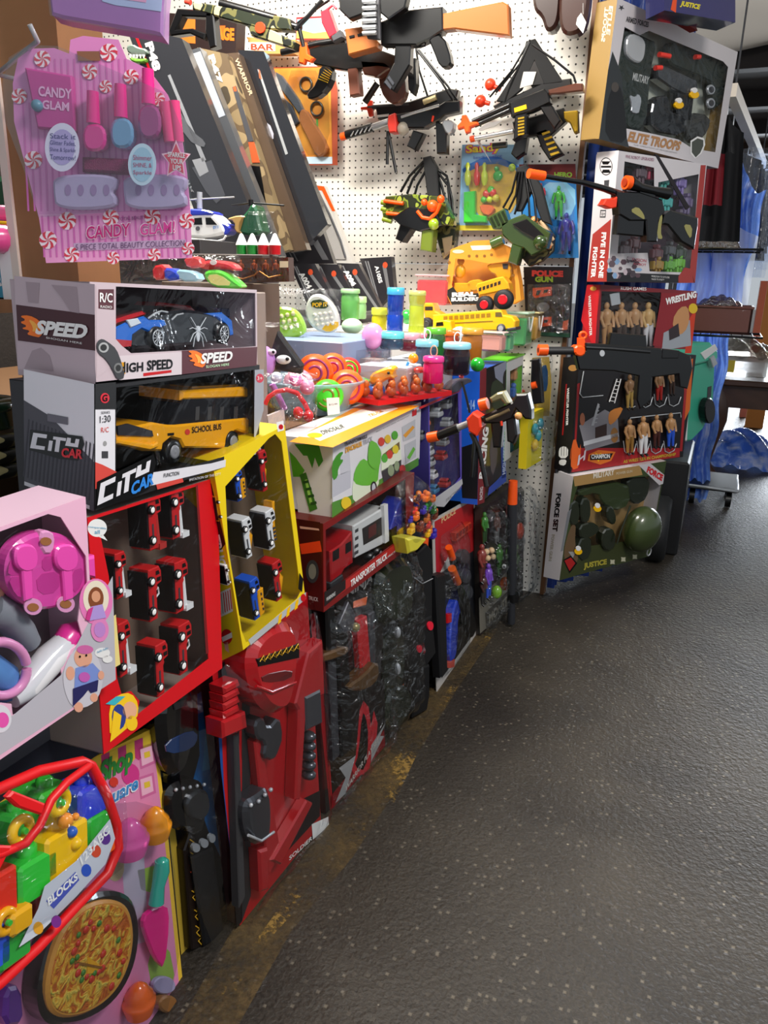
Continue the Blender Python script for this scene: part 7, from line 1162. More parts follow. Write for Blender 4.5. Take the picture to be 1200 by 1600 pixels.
monster('monster_truck', 'orange truck with black wheels half hidden left of the long school bus', [(661, 478), (664, 473), (676, 474), (680, 486), (688, 490), (688, 500), (664, 502)], [[(664, 479), (676, 479), (676, 485), (664, 485)]], [(668, 506, .022)], 2.62, (668, 516), rim='#3a3a3a')
# pop toys in blisters
F, root, part = mk('pop_game_pad', 'lime green frog pop game in a clear blister on the left of the table', 'pop toy', 452, 534, 1.92, 15); LM = M('#b4ea3a', .3, coat=.5)
part('game_body', lambda b: (b.px(smoothpoly([(424, 484), (440, 478), (464, 484), (478, 512), (474, 524), (448, 532), (432, 524), (424, 500)], 2), -.02, 0, LM, .006),)); part('frog_head', lambda b: (b.psph(424, 468, -.01, 12, M('#5ac83a', .3, coat=.5), .02, .9), b.psph(419, 461, -.02, 4.5, M('#5ac83a', .3, coat=.5)), b.psph(431, 461, -.02, 4.5, M('#5ac83a', .3, coat=.5))))
part('pop_bubbles', lambda b: [b.psph(440+i*9+j*3, 494+j*9-i*2, -.022, 3.4, M('#e8e0a0', .3)) for i in range(3) for j in range(3)]); part('clear_blister', lambda b: (bulge_film(b, F.P(405, 535)[0], F.P(405, 535)[1], F.P(482, 450)[0], F.P(482, 450)[1], -.02, .02, CRINK),))
F, root, part = mk('pop_game_pad', 'white and yellow round pop game in a clear blister right of the frog one', 'pop toy', 502, 527, 2.0, 10)
part('game_body', lambda b: (b.px(smoothpoly([(482, 462), (500, 458), (520, 475), (530, 500), (526, 518), (508, 522), (486, 512), (474, 490)], 2), -.02, 0, M('#f0eee0', .3, coat=.5), .006), b.px(smoothpoly([(500, 512), (528, 500), (529, 512), (512, 520)], 1), -.021, -.018, YEL))); part('printed_face', lambda b: (b.px(smoothpoly([(484, 470), (505, 467), (516, 482), (488, 482)], 1), -.0212, -.02, M('#2a3a10')), b.text('POP IT', (488, 480), (512, 479), (488, 473), YEL, -.0216, .04)))
part('pop_bubbles', lambda b: [b.psph(492+i*8+j*2, 492+j*8-i, -.021, 3, M('#e4dcc8', .3)) for i in range(4) for j in range(3)]); part('clear_blister', lambda b: bulge_film(b, F.P(466, 530)[0], F.P(466, 530)[1], F.P(536, 452)[0], F.P(536, 452)[1], -.02, .02, CRINK))
# black penguin-like toy and lilac toy in bag
F, root, part = mk('plush_bag', 'clear bag with a lilac and black soft toy just behind the school bus box', 'soft toy', 430, 590, 1.42, 20)
part('plush_body', lambda b: (b.psph(412, 565, 0, 19, M('#cf8fe0', .7), .03, 1.3),)); part('black_ears', lambda b: b.px([(424, 545), (433, 518), (445, 535), (472, 572), (470, 585), (430, 578)], 0, .03, M('#1c1a1e', .6), .004)); part('white_face', lambda b: (b.psph(443, 562, -.01, 12, WHT, .012, .6), b.psph(425, 550, -.012, 7, M('#f0d8ee'), .01, .7), b.psph(449, 561, -.02, 3, BLK), b.psph(427, 550, -.02, 2.4, BLK))); part('clear_bag', lambda b: bulge_film(b, F.P(402, 600)[0], F.P(402, 600)[1], F.P(476, 505)[0], F.P(476, 505)[1], -.01, .03, WRAP))
F, root, part = mk('bow_toy_bag', 'clear bag with a red bow headband hanging over the front edge of the table', 'toy bag', 450, 650, 1.24, 40)
part('headband', lambda b: b.ptube([(414, 632), (420, 620), (432, 612), (448, 609), (464, 614), (476, 630), (486, 652)], -.02, .0045, M('#f0202c', .5), 10)); part('bow', lambda b: (b.psph(466, 645, -.025, 8, M('#f0202c', .5), .012, 1.2), b.psph(482, 650, -.025, 8, M('#f0202c', .5), .012, 1.2))); part('toy_pieces', lambda b: (b.psph(462, 594, .02, 10, M('#e86ab8')), b.ptube([(425, 600), (445, 640)], .01, .006, M('#b87ad0'), 8), b.psph(480, 605, .02, 12, M('#f09ac0')), b.px([(418, 650), (444, 640), (446, 662), (420, 668)], 0, .01, WHT), b.psph(432, 590, .02, 9, M('#c8d8f0')))); part('clear_bag', lambda b: bulge_film(b, F.P(408, 668)[0], F.P(408, 668)[1], F.P(492, 580)[0], F.P(492, 580)[1], -.02, .03, FILM('#f6eef2', .16, 1, 30, .15)))
# basket of maracas
c = Vector((-.905, 1.66, .932)); root = thing('maraca_basket', 'oval see-through basket of patterned balls behind the dinosaur truck box', 'basket', (c.x, c.y, .932)); BK = CLEAR('#9ec0cc', .55, .2)
b = MB(); b.lathe([(.08, 0), (.095, .01), (.125, .07), (.133, .075), (.13, .08), (.12, .075), (.092, .015)], (c.x, c.y, .932), BK, 32); b.build('basket_shell', root)
def ball(px, py, Y, r, col, col2, lab):
    p = atY(px, py, Y); root = thing('patterned_ball', lab, 'ball', p); b = MB(); b.sph(p, r, M(col, .35, coat=.3), 22, 14); b.build('ball', root); b = MB(); d = (EYE-p).normalized(); u = d.orthogonal().normalized(); w = d.cross(u)
    for q, m_ in ((.35, 1.0), (.75, 1.0)): rr = r*1.005; b.tube([p+d*(rr*cos(q))+(u*cos(t)+w*sin(t))*(rr*sin(q)) for t in [i*2*pi/24 for i in range(20)]], r*.07, M(col2, .35), 6)
    b.build('swirl', root)
ball(492, 583, 1.66, .046, '#ff5f14', '#9a2a6a', 'orange ball with purple swirls, upper left in the basket'); ball(542, 605, 1.68, .043, '#ff6a1c', '#b82a5a', 'orange ball with a pink patch, right in the basket'); ball(512, 618, 1.60, .038, '#4adc2a', '#8a7a1c', 'lime green striped ball at the front of the basket'); ball(520, 575, 1.76, .038, '#ff6414', '#a02a6a', 'orange ball at the back of the basket'); ball(466, 600, 1.60, .036, '#f0a0b8', '#c83a6a', 'pink ball at the left end of the basket'); ball(545, 578, 1.80, .032, '#e82a20', '#4adc2a', 'red ball half hidden at the back of the basket')
F, root, part = mk('price_label', 'white price label clipped on the front of the ball basket', 'price label', 521, 648, 1.50, 25); part('label_card', lambda b: (b.px([(510, 622), (530, 621), (531, 646), (512, 649)], 0, .0008, WHT), b.text('$12.99', (514, 634), (527, 633), (514, 631), GREYD, -.0005)))
# dinosaur water toy
F, root, part = mk('dinosaur_toy', 'yellow, blue and green dinosaur toy right of the ball basket', 'toy dinosaur', 585, 625, 1.78, 10)
part('head', lambda b: (b.px(smoothpoly([(578, 585), (592, 578), (610, 572), (618, 577), (612, 584), (617, 592), (606, 592), (590, 602), (576, 600)], 1), -.02, .02, M('#fbb414', .3, coat=.5), .005), b.psph(607, 583, -.022, 2.4, BLK))); part('body', lambda b: (b.psph(588, 610, 0, 14, M('#1c6ad8', .3, coat=.5), .03, .8), b.psph(575, 618, 0, 12, M('#1c7ae8', .3, coat=.5), .03))); part('tail', lambda b: b.ptube([(558, 594), (566, 596), (576, 600)], 0, .011, M('#3ac85a', .3, coat=.5), 10)); part('foot', lambda b: b.psph(602, 625, -.02, 9, M('#3ad84a', .3, coat=.5), .02, .6))
F, root, part = mk('duck_toy', 'small orange duck toy beside the pink cup', 'toy duck', 650, 588, 1.90); part('body', lambda b: (b.psph(646, 560, 0, 8, M('#ffa01c', .3, coat=.5)), b.psph(655, 578, 0, 9, M('#e83a2a', .3, coat=.5), .02, .6))); part('beak', lambda b: b.ptube([(638, 566), (634, 576), (640, 580)], -.01, .004, M('#3a9ad8', .3), 8))
# tray of small brown toys in clear box
F, root, part = mk('figure_tray', 'clear lidded red tray of small orange brown figures at the table front', 'toy tray', 638, 617, 1.80, 70)
part('tray_base', lambda b: b.box((-.13, -.02, -.012), (.15, .08, 0), RED)); 
for i in range(12): part('small_figure', lambda b: (b.sph((-.11+(i % 6)*.046, .0+(i//6)*.045, .014), (.014, .012, .014), M('#b8501c', .4), 10, 7), b.sph((-.11+(i % 6)*.046, -.003+(i//6)*.045, .032), (.009, .009, .010), M('#d8742c', .4), 8, 6)))
part('clear_lid', lambda b: b.box((-.13, -.02, 0), (.15, .08, .055), FILM('#f2eee8', .08, .8, 20, .1)))
F, root, part = mk('clear_toy_box', 'large clear window box lying behind the ball basket', 'toy box', 520, 566, 1.90, 5); 
part('carton', lambda b: (b.box((-.12, 0, -.07), (.14, .09, -.01), M('#8a8c96', .4)), b.box((-.11, .02, -.01), (.13, .08, .012), M('#b8a8a0', .5)))); part('clear_lid', lambda b: b.box((-.12, -.005, -.01), (.14, .09, .035), FILM('#eeeef0', .14, 1, 16, .1)))
# oval sled toys & beads at left
F, root, part = mk('helicopter_toy', 'white and blue police style toy helicopter behind the makeup card', 'toy helicopter', 320, 373, 1.95, 8)
part('fuselage', lambda b: (b.px(smoothpoly([(270, 338), (296, 333), (329, 332), (342, 341), (353, 358), (350, 368), (302, 373), (275, 365)], 1), -.03, .03, M('#f4f4f2', .25, coat=.6), .008),)); part('blue_roof', lambda b: b.px(smoothpoly([(280, 334), (292, 326), (322, 327), (336, 334), (320, 337), (295, 337)], 1), -.032, .032, M('#2a3fc8', .3, coat=.6), .004)); part('blue_nose', lambda b: b.px(smoothpoly([(342, 346), (356, 350), (360, 358), (352, 368), (346, 364)], 1), -.026, .026, M('#2a38b8', .3, coat=.6), .004))
part('windows', lambda b: (b.px([(302, 341), (315, 340), (316, 351), (302, 351)], -.0312, -.03, BLK), b.px([(321, 340), (329, 340), (339, 351), (322, 351)], -.0312, -.03, BLK), b.text('011', (333, 358), (341, 357), (333, 353), M('#3a8ad8'), -.0314, .02), b.px(circ(309, 357, 3.4, 3.6, 12), -.0312, -.03, M('#5a5a60')))); part('skid', lambda b: b.ptube([(296, 374), (340, 377), (350, 374), (353, 368)], -.03, .003, WHT, 8)); part('rotor_mast', lambda b: b.ptube([(312, 300), (312, 326)], 0, .008, SILV, 10)); part('rotor_blade', lambda b: b.ptube([(275, 314), (312, 311), (366, 308)], 0, .002, M('#a8a8a8'), 6))
F, root, part = mk('camouflage_helicopter', 'green and tan camouflage toy helicopter right of the white one', 'toy helicopter', 385, 368, 1.98, 8)
part('fuselage', lambda b: (b.px(smoothpoly([(372, 342), (384, 332), (392, 318), (400, 322), (404, 345), (410, 366), (380, 368), (368, 358)], 1), -.03, .03, M('#1f5a38', .3, coat=.5), .006),)); part('tan_patch', lambda b: b.px(smoothpoly([(352, 342), (372, 336), (386, 338), (376, 344), (374, 358), (378, 366), (366, 362), (366, 346)], 1), -.032, .02, M('#c09a5a', .4), .003)); part('rotor_mast', lambda b: b.ptube([(392, 312), (392, 322)], 0, .007, BLK, 8)); part('rotor_blade', lambda b: b.ptube([(362, 321), (392, 317), (444, 321)], 0, .0025, BLK, 6)); part('clear_cover', lambda b: bulge_film(b, F.P(395, 372)[0], F.P(395, 372)[1], F.P(435, 332)[0], F.P(435, 332)[1], -.03, .02, CRINK))
for i, (x, c, lab) in enumerate([(378, '#1a9a3a', 'green banded white cone topped jar, leftmost of the row under the camouflage helicopter'), (395, '#1a9a3a', 'second green banded cone topped jar from the left'), (412, '#d8202c', 'red banded white cone topped jar, third of the row'), (430, '#d8202c', 'rightmost red banded cone topped jar of the row')]):
    p = atY(x, 397, 1.74); p.z = 1.297; root = thing('cone_top_jar', lab, 'toy jar', p, 'cone topped jars under the helicopter'); b = MB(); b.lathe([(.013, 0), (.014, .002), (.014, .02), (.015, .022)], p, M(c, .3, coat=.6), 16); b.build('jar_body', root); b = MB(); b.lathe([(.0155, .022), (.014, .026), (.004, .048), (.001, .05)], p, M('#fbfbf8', .5), 16); b.build('cone_top', root)
slab('flat_game_box', 'narrow box carrying the cone topped jars', -1.28, 1.70, 1.229, -1.06, 1.775, 1.296, M('#5a504c', .6))
F, root, part = mk('fighter_figure_pack', 'brown clear window pack of orange figures behind the car box', 'toy figure pack', 405, 440, 1.60, 5)
part('carton', lambda b: b.px([(355, 404), (450, 402), (452, 440), (358, 442)], .03, .06, M('#5c4a44', .5))); [part('action_figure', lambda b: (figure(b, x, 406, 436, .015, M('#b8602a', .4), M('#4a3a3a', .4)),)) for x in (376, 397, 415, 431)]; part('chain', lambda b: (b.ptube([(362, 432), (380, 436), (398, 430), (403, 424)], .0, .002, M('#c89a5a', .3, .6), 5), b.ptube([(405, 424), (420, 434), (438, 430)], 0, .002, M('#c89a5a', .3, .6), 5))); part('price_sticker', lambda b: (b.px([(437, 408), (450, 408), (450, 418), (437, 418)], -.004, -.003, M('#e8dcb8')),)); part('window_film', lambda b: b.px([(355, 404), (450, 402), (452, 440), (358, 442)], -.002, -.0015, FILM('#e0d0c4', .08, .6)))
F, root, part = mk('water_toy_pack', 'red, green and yellow oval toy in plastic behind the car box', 'toy pack', 340, 445, 1.40, 8)
part('toy_shell', lambda b: (b.px(smoothpoly([(300, 412), (330, 405), (362, 410), (372, 425), (350, 420), (318, 422)], 2), -.01, .02, M('#e0202c', .3, coat=.6), .005), b.px(smoothpoly([(312, 424), (345, 420), (370, 440), (380, 452), (330, 450)], 2), -.02, .01, M('#5adc3a', .3, coat=.6), .005), b.px(smoothpoly([(322, 430), (342, 428), (366, 446), (332, 446)], 1), -.022, -.018, M('#e8e88a')), b.px(circ(333, 410, 5, 4), -.0125, -.01, WHT))); part('clear_wrap', lambda b: bulge_film(b, F.P(290, 450)[0], F.P(290, 450)[1], F.P(382, 400)[0], F.P(382, 400)[1], -.02, .015, CRINK))
F, root, part = mk('blue_red_toy_pack', 'blue, red and white toy in clear wrap under the makeup card', 'toy pack', 270, 445, 1.25, 8); part('toy_shell', lambda b: (b.px(smoothpoly([(236, 416), (256, 412), (258, 436), (238, 438)], 1), -.01, .02, M('#d8202c', .3, coat=.6), .004), b.px(smoothpoly([(254, 418), (272, 420), (285, 436), (256, 440)], 1), -.012, .02, M('#1c4ad8', .3, coat=.6), .004), b.px(smoothpoly([(270, 420), (305, 424), (312, 440), (280, 440)], 1), -.01, .015, M('#a8dcf0', .3), .003), b.px(smoothpoly([(285, 402), (310, 400), (316, 416), (292, 420)], 1), .01, .03, M('#e84a4a', .3), .003))); part('clear_wrap', lambda b: bulge_film(b, F.P(180, 448)[0], F.P(180, 448)[1], F.P(318, 400)[0], F.P(318, 400)[1], -.015, .015, CRINK))
slab('cardboard_box', 'pale cardboard box behind the car box, under the wrapped red and green toys', -1.12, 1.12, .932, -.86, 1.385, 1.215, M('#9a8c84', .7))
F, root, part = mk('crocodile_head', 'grey green toy crocodile head with white teeth above the makeup card', 'toy crocodile', 213, 100, 2.06, 12); part('head', lambda b: b.px(smoothpoly([(196, 72), (206, 68), (216, 74), (228, 76), (230, 84), (214, 84), (200, 84)], 1), -.02, .02, M('#5c6a60', .4), .004)); part('jaw', lambda b: b.px(smoothpoly([(200, 88), (216, 92), (229, 90), (226, 98), (206, 97)], 1), -.02, .02, M('#6fa83a', .4), .003)); part('teeth', lambda b: [b.px([(202+k*5, 85), (206+k*5, 85), (204+k*5, 91)], -.021, -.016, WHT) for k in range(5)])
# ---------------------------------------------------------------- boxes standing along the front past the dinosaur truck box
P = Pack('dinosaur_planet_box', 'purple topped window box with small white and grey vehicles behind the black and orange gun', 'toy box', (-.67, 1.90, .640), (89.6, -3, -.4), .275, .31, .09)
PU = M('#5a4ab8', .35); win = [(655, 640), (716, 614), (720, 745), (692, 780), (668, 792), (656, 780)]
P.carton(PU, M('#3a3478', .4), win, M('#564a48', .5)); b = P.c; b.pd([(655, 636), (718, 608), (718, 612), (655, 640)], 2, RED); b.pd([(663, 790), (722, 748), (723, 756), (694, 792)], 2, M('#b8b8bc')); b.text('FRICTION', (697, 785), (720, 765), (697, 780), M('#6a6a70'), -.0012)
P.done(); tb = P.mb(); tb.text('PLANET', (662, 628), (708, 610), (664, 612), M('#b8c4f0'), -.0014, .04); tb.build('lettering', P.root)
for i, (x, y, c) in enumerate([(690, 645, '#c8ccd0'), (670, 660, '#d86a3a'), (704, 632, '#9a9ca0'), (676, 705, '#c8ccd0'), (678, 722, '#a8acb0'), (682, 742, '#dcdce0'), (697, 712, '#a82a2a'), (700, 690, '#8a8c90'), (684, 765, '#4a8ab8'), (702, 755, '#b83a3a'), (664, 680, '#6a6c70'), (706, 660, '#b0b2b6')]):
    b = P.mb(); c_ = P.F.P3(x, y, .012); s = .020; m = M(c, .3, .2, coat=.5); b.box((c_.x-s, c_.y, c_.z-s*.6), (c_.x+s, c_.y+.03, c_.z+s*.2), m, .004); b.box((c_.x-s*.5, c_.y+.002, c_.z+s*.2), (c_.x+s*.6, c_.y+.028, c_.z+s*.7), m, .004); b.box((c_.x-s*.35, c_.y-.0005, c_.z+s*.25), (c_.x+s*.45, c_.y+.001, c_.z+s*.6), BLK)
    t = b.build('toy_vehicle', P.root)
Tb = P.T; tbb = MB(Tb); tbb.ext([(0, 0), (P.w, 0), (P.w, P.d), (0, P.d)], -.0006, -.0004, M('#7a62e0', .3)); tbb.build('printed_top', P.root)
b = P.mb(); b.px(smoothpoly([(700, 612), (712, 596), (722, 592), (734, 590), (740, 596), (730, 600), (722, 606), (716, 614)], 1), -.02, .005, M('#3c3e4c', .35), .003); b.px(circ(722, 588, 3, 3.4, 10), -.024, -.02, M('#f0303c')); b.build('dinosaur_picture', P.root)
P = Pack('racing_car_box', 'tall black RACING high speed box with a blue side, behind the black and orange gun', 'toy car box', (-.675, 2.345, .548), (88.4, -2, -1.7), .31, .425, .09)
P.carton(M('#131318', .3, coat=.5), M('#1c5ac0', .35)); b = P.c; b.pd([(750, 578), (760, 574), (757, 785), (746, 789)], 1, M('#7a1c26')); b.pd([(775, 752), (791, 735), (791, 752), (762, 775), (764, 762)], 2, M('#2a4aa8')); b.pd([(782, 680), (791, 672), (790, 745), (784, 748)], 2, M('#1c3a8a'))
b.text('RACING', (757, 748), (764, 668), (748, 748), WHT, -.0014, .05); b.text('HIGH-SPEED SCA', (790, 740), (792, 668), (785, 742), M('#b8c8e8'), -.0014, .03); b.text('RACING', (754, 780), (755, 760), (749, 782), M('#d8c8c8'), -.0014, .03)
b.pd(smoothpoly([(766, 600), (780, 590), (790, 600), (788, 640), (776, 650), (768, 630)], 1), 2, M('#2c3a2a')); b.pd(smoothpoly([(764, 690), (776, 672), (778, 720), (768, 750)], 1), 2, M('#50484c')); b.pd([(772, 574), (794, 562), (795, 582), (786, 600), (774, 590)], 3, M('#8a92a8')); b.pd(smoothpoly([(786, 584), (792, 575), (795, 590), (792, 610), (786, 605)], 1), 4, M('#181818'))
side(P, [([(707, 580), (750, 580), (746, 789), (720, 786)], M('#1f5fd0', .35), 1), ([(718, 700), (748, 690), (746, 780), (722, 778)], M('#121218'), 2)], [('1:14', (730, 640), (742, 640), (730, 625), M('#a8c8f8'), -.0012, .03)]); P.done()
P = Pack('green_robot_box', 'green topped window box with orange and blue toys between the racing box and the pegboard', 'toy box', (-.665, 2.672, .620), (87.5, -2, -1.5), .20, .36, .09)
LG2 = M('#6ac82a', .35); win = [(797, 580), (826, 566), (825, 690), (797, 708)]
P.carton(M('#c8ccd0', .35), LG2, win, M('#5a3a2a', .5)); P.done(); Tb = P.T; tbb = MB(Tb); tbb.ext([(-.004, -.004), (P.w+.004, -.004), (P.w+.004, P.d), (-.004, P.d)], -.006, -.0004, LG2); tbb.build('green_lid', P.root)
for x, y, c in [(808, 585, '#c88a5a'), (812, 600, '#f2601c'), (806, 612, '#2a6ac8'), (810, 625, '#e8541c'), (820, 622, '#f0502a'), (808, 640, '#3a4a6a'), (815, 668, '#2f9a3a'), (806, 688, '#e8a83a'), (818, 690, '#2f9a3a'), (802, 700, '#4aa8d8')]:
    b = P.mb(); c_ = P.F.P3(x, y, .015); s = .022; b.box((c_.x-s*.7, c_.y, c_.z-s), (c_.x+s*.7, c_.y+.02, c_.z+s*.7), M(c, .3, coat=.5), .006); b.sph((c_.x, c_.y+.01, c_.z+s), s*.5, M(c, .3, coat=.5), 10, 7); b.build('toy_piece', P.root)
P = Pack('yellow_hanging_pack', 'yellow backed pack with teal toys hanging in front of the pegboard edge', 'toy pack', (-.59, 2.70, .595), (84, -2, 0), .17, .20, .03)
P.carton(M('#d8c81c', .4), M('#e8d01c', .4)); P.done(); b = P.mb()
for x, z, c in [(.05, .14, '#1c8a9a'), (.09, .11, '#2a9aa8'), (.06, .08, '#d8b42a'), (.11, .15, '#1c7a8a')]: b.sph((x, -.01, z), (.02, .012, .022), M(c, .3, coat=.5), 12, 8)
b.build('toy_pieces', P.root); b = P.mb(); w, h = P.w, P.h; b.sheet(sh, 10, 10, CRINK); b.build('clear_blister', P.root)
F, root, part = mk('yellow_wrapped_pack', 'crinkled yellow and blue toy pack high beside the pegboard edge', 'toy pack', 850, 640, 2.90, 60); part('carton', lambda b: (b.px([(838, 560), (858, 558), (862, 600), (858, 650), (838, 650)], 0, .02, M('#c8a84a', .4)), b.px(smoothpoly([(846, 572), (856, 570), (856, 610), (848, 612)], 1), -.004, 0, M('#24507a')))); part('clear_wrap', lambda b: bulge_film(b, F.P(838, 652)[0], F.P(838, 652)[1], F.P(862, 556)[0], F.P(862, 556)[1], -.004, .01, CRINK))
gun('small_black_pistol', 'small black toy pistol pack with an orange muzzle hanging before the green topped box', 2.62, .03, [('gun_body', 'p', [(830, 562), (842, 560), (846, 600), (848, 630), (832, 632), (829, 600)], GB), ('muzzle_tip', 't', [(831, 603), (838, 601)], ORG, -.02, .012)], (838, 632))
# ---- black, gold and orange toy gun lying across the front
gun('orange_muzzle_gun', 'black and tan toy gun with orange muzzle across the boxes at the table front', 1.72, .03, [
 ('suppressor', 't', [(684, 681), (716, 668)], GB, 0, .011), ('muzzle_tip', 't', [(669, 684), (685, 681)], ORG, 0, .0125), ('barrel', 't', [(716, 668), (736, 660)], SLV2, 0, .008), ('orange_collar', 'p', smoothpoly([(728, 655), (738, 644), (750, 652), (752, 668), (744, 682), (732, 675)], 0), ORGR, 0, .04), ('receiver', 'p', [(750, 652), (775, 640), (800, 628), (806, 616), (824, 615), (830, 640), (830, 656), (820, 655), (806, 640), (800, 655), (780, 662), (756, 662)], GB), ('gold_rail', 't', [(760, 656), (780, 648), (796, 640)], M('#8a7a5a', .3, .4), -.016, .004), ('scope', 'p', [(764, 622), (776, 614), (786, 612), (796, 630), (790, 634), (782, 625), (768, 630)], M('#8a8460', .35, .2), -.005, .03), ('scope_cap', 't', [(750, 633), (762, 630)], ORG, -.005, .014), ('grip', 'p', [(790, 655), (804, 650), (808, 680), (802, 694), (792, 690)], GB), ('magazine', 'p', [(766, 660), (786, 656), (782, 700), (770, 700)], GB, 0, .024), ('bipod', 'T', [[(736, 676), (742, 690), (738, 745)], [(738, 678), (748, 700), (760, 760)]], GB, 0, .006), ('strap', 'T', [[(734, 645), (728, 618), (722, 596)]], BLK, 0, .003), ('trigger', 't', [(783, 658), (784, 665)], ORGR, -.016, .003), ('tan_cap', 's', [(810, 650, 6)], M('#d89a5a'), -.018)], (760, 700))
# ---- left edge: stacked tins, ring toys
F, root, part = mk('green_tin', 'dark green round tin with white lettering at the left edge', 'tin', 5, 700, .62, 20)
c0 = atY(-28, 668, .78)
b = MB(); b.lathe([(.042, 0), (.048, .004), (.048, .026), (.05, .027), (.05, .038), (.045, .042), (.02, .046)], (c0.x, c0.y, c0.z), M('#173a24', .2, coat=1), 30); b.build('tin_body', root); b = MB(); b.text('CAMO', (12, 672), (34, 660), (12, 664), WHT, -.01, .03) if False else None
b = MB(F); b.text('8', (0, 652), (5, 652), (0, 644), WHT, .0, .04); 
for k in range(3):
    z = c0.z-.025-k*.022; b = MB(); b.lathe([(.048, 0), (.054, .004), (.054, .016), (.048, .02)], (c0.x, c0.y, z), CAMO, 28); tag(b.build('camouflage_tin'), ['camouflage tin directly under the dark green tin', 'camouflage tin second below the dark green tin', 'lowest camouflage tin of the stack at the left edge'][k], 'tin')
c1 = atY(10, 375, .95)
b = MB(); b.tube([(c1.x-.06+.08*cos(t), c1.y+.08*sin(t), c1.z) for t in [i*pi/10 for i in range(20)]], .022, M('#f25aa0', .25, coat=.8), 12, True); tag(b.build('ring_toy'), 'shiny pink inflatable ring at the left edge, lower one', 'ring toy')
b = MB(); b.tube([(c1.x-.06+.07*cos(t), c1.y+.03+.07*sin(t), c1.z+.04) for t in [i*pi/10 for i in range(20)]], .012, M('#f57ab4', .25, coat=.8), 12, True); tag(b.build('ring_toy'), 'thinner pink ring lying on top of the fat pink ring', 'ring toy')
b = MB(); b.tube([(c1.x-.05+.06*cos(t), c1.y+.10+.05*sin(t), c1.z+.02) for t in [i*pi/10 for i in range(20)]], .014, M('#f7c81c', .25, coat=.8), 12, True); tag(b.build('ring_toy'), 'yellow ring behind the pink rings at the left edge', 'ring toy')
b = MB(); p = atY(5, 455, .93); b.box((p.x-.12, p.y, p.z-.01), (p.x+.02, p.y+.12, p.z+.055), M('#3a9ab8', .4)); F7 = Fr((p.x-.12, p.y, p.z-.01), 0); t7 = MB(F7); t7.text('RE', (-6, 448), (9, 446), (-6, 432), WHT, -.0006, .05); merge(b, t7); tag(b.build('teal_game_box'), 'teal box with white lettering under the pink rings at the left edge', 'box')
zt = p.z-.012; b = MB(); b.box((p.x-.5, .85, zt-.02), (-1.04, 1.25, zt), PLY); b.box((-1.10, .98, 0), (-1.06, 1.02, zt-.02), PLY); b.box((p.x-.5, .98, 0), (p.x-.46, 1.02, zt-.02), PLY); tag(b.build('side_shelf'), 'plywood side shelf carrying the rings and teal box left of the post', 'shelf')
p = atY(2, 30, 1.15); b = MB()
for q in range(5): b.sph((p.x-.03+.022*q, p.y, p.z+.014*((q*3) % 4)), .03, M(['#8ad05a', '#e8d83a', '#5ab84a', '#f0e05a', '#f2b03a'][q], .3, coat=.5), 12, 8)
tag(b.build('soft_green_toy'), 'pale green and yellow wrapped toy in the top left corner', 'toy'); 
p = atY(5, 330, 1.1); b = MB(); b.box((p.x-.10, p.y, p.z), (p.x+.03, p.y+.05, p.z+.06), M('#1c4a30', .4), .01); tag(b.build('green_toy_block'), 'dark green ribbed toy above the pink rings at the left edge', 'toy')
# ================================================================== things beyond the stall
# cooler
Fc = Fr((-.12, 3.95, .46), 70); root = thing('picnic_cooler', 'mint green and white wheeled cooler standing behind the box stack', 'cooler', Fc)
MINT = M('#3fb896', .35); 
def part(name, fn, root=root, F=Fc): b = MB(F); fn(b); return b.build(name, root)
part('cooler_body', lambda b: (b.px([(1076, 572), (1118, 560), (1114, 640), (1098, 672), (1080, 690), (1070, 690)], 0, .35, MINT, .01),))
part('white_frame', lambda b: (b.px([(1066, 565), (1080, 568), (1074, 690), (1063, 686)], -.02, .02, WHT, .005),))
part('lid', lambda b: (b.px([(1080, 537), (1112, 535), (1122, 548), (1122, 562), (1082, 572), (1076, 560)], -.02, .36, M('#4cc4a2', .35), .01), b.px([(1095, 552), (1118, 538), (1122, 546), (1102, 562)], -.024, -.018, WHT, .002)))
part('latch', lambda b: b.px([(1110, 560), (1116, 555), (1122, 568), (1115, 575)], -.03, -.01, SILV, .003)); part('wheel', lambda b: (b.px(circ(1110, 642, 8, 20, 20), -.04, -.01, BLK, .004),))
b = MB(Fc); b.px([(1106, 605), (1112, 603), (1111, 620), (1105, 622)], -.002, -.001, GREYD); b.build('label_plate', root)
b = MB(); a = ground(1085, 752, 0); b.box((-.30, 3.75, 0), (-.06, 4.35, .46), BLKM, .01); o = b.build('black_crate'); tag(o, 'black crate under the mint green cooler', 'crate')
# pattern on crate's side: torn white lettering
b = MB(); b.add([(-.0595, 3.9, .08), (-.0595, 4.05, .08), (-.0595, 4.05, .22), (-.0595, 3.9, .2)], [(0, 1, 2, 3)], M('#8a8a8a', .5)); b.build('worn_sticker', o)
b = MB(); b.lathe([(.05, -.05), (.14, -.05), (.155, -.03), (.155, .03), (.14, .05), (.05, .05)], (-.16, 3.66, .155), M('#17181a', .6), 28, 'x'); tag(b.build('rubber_tyre'), 'small black tyre beside the force set box under the wrestling box', 'tyre')
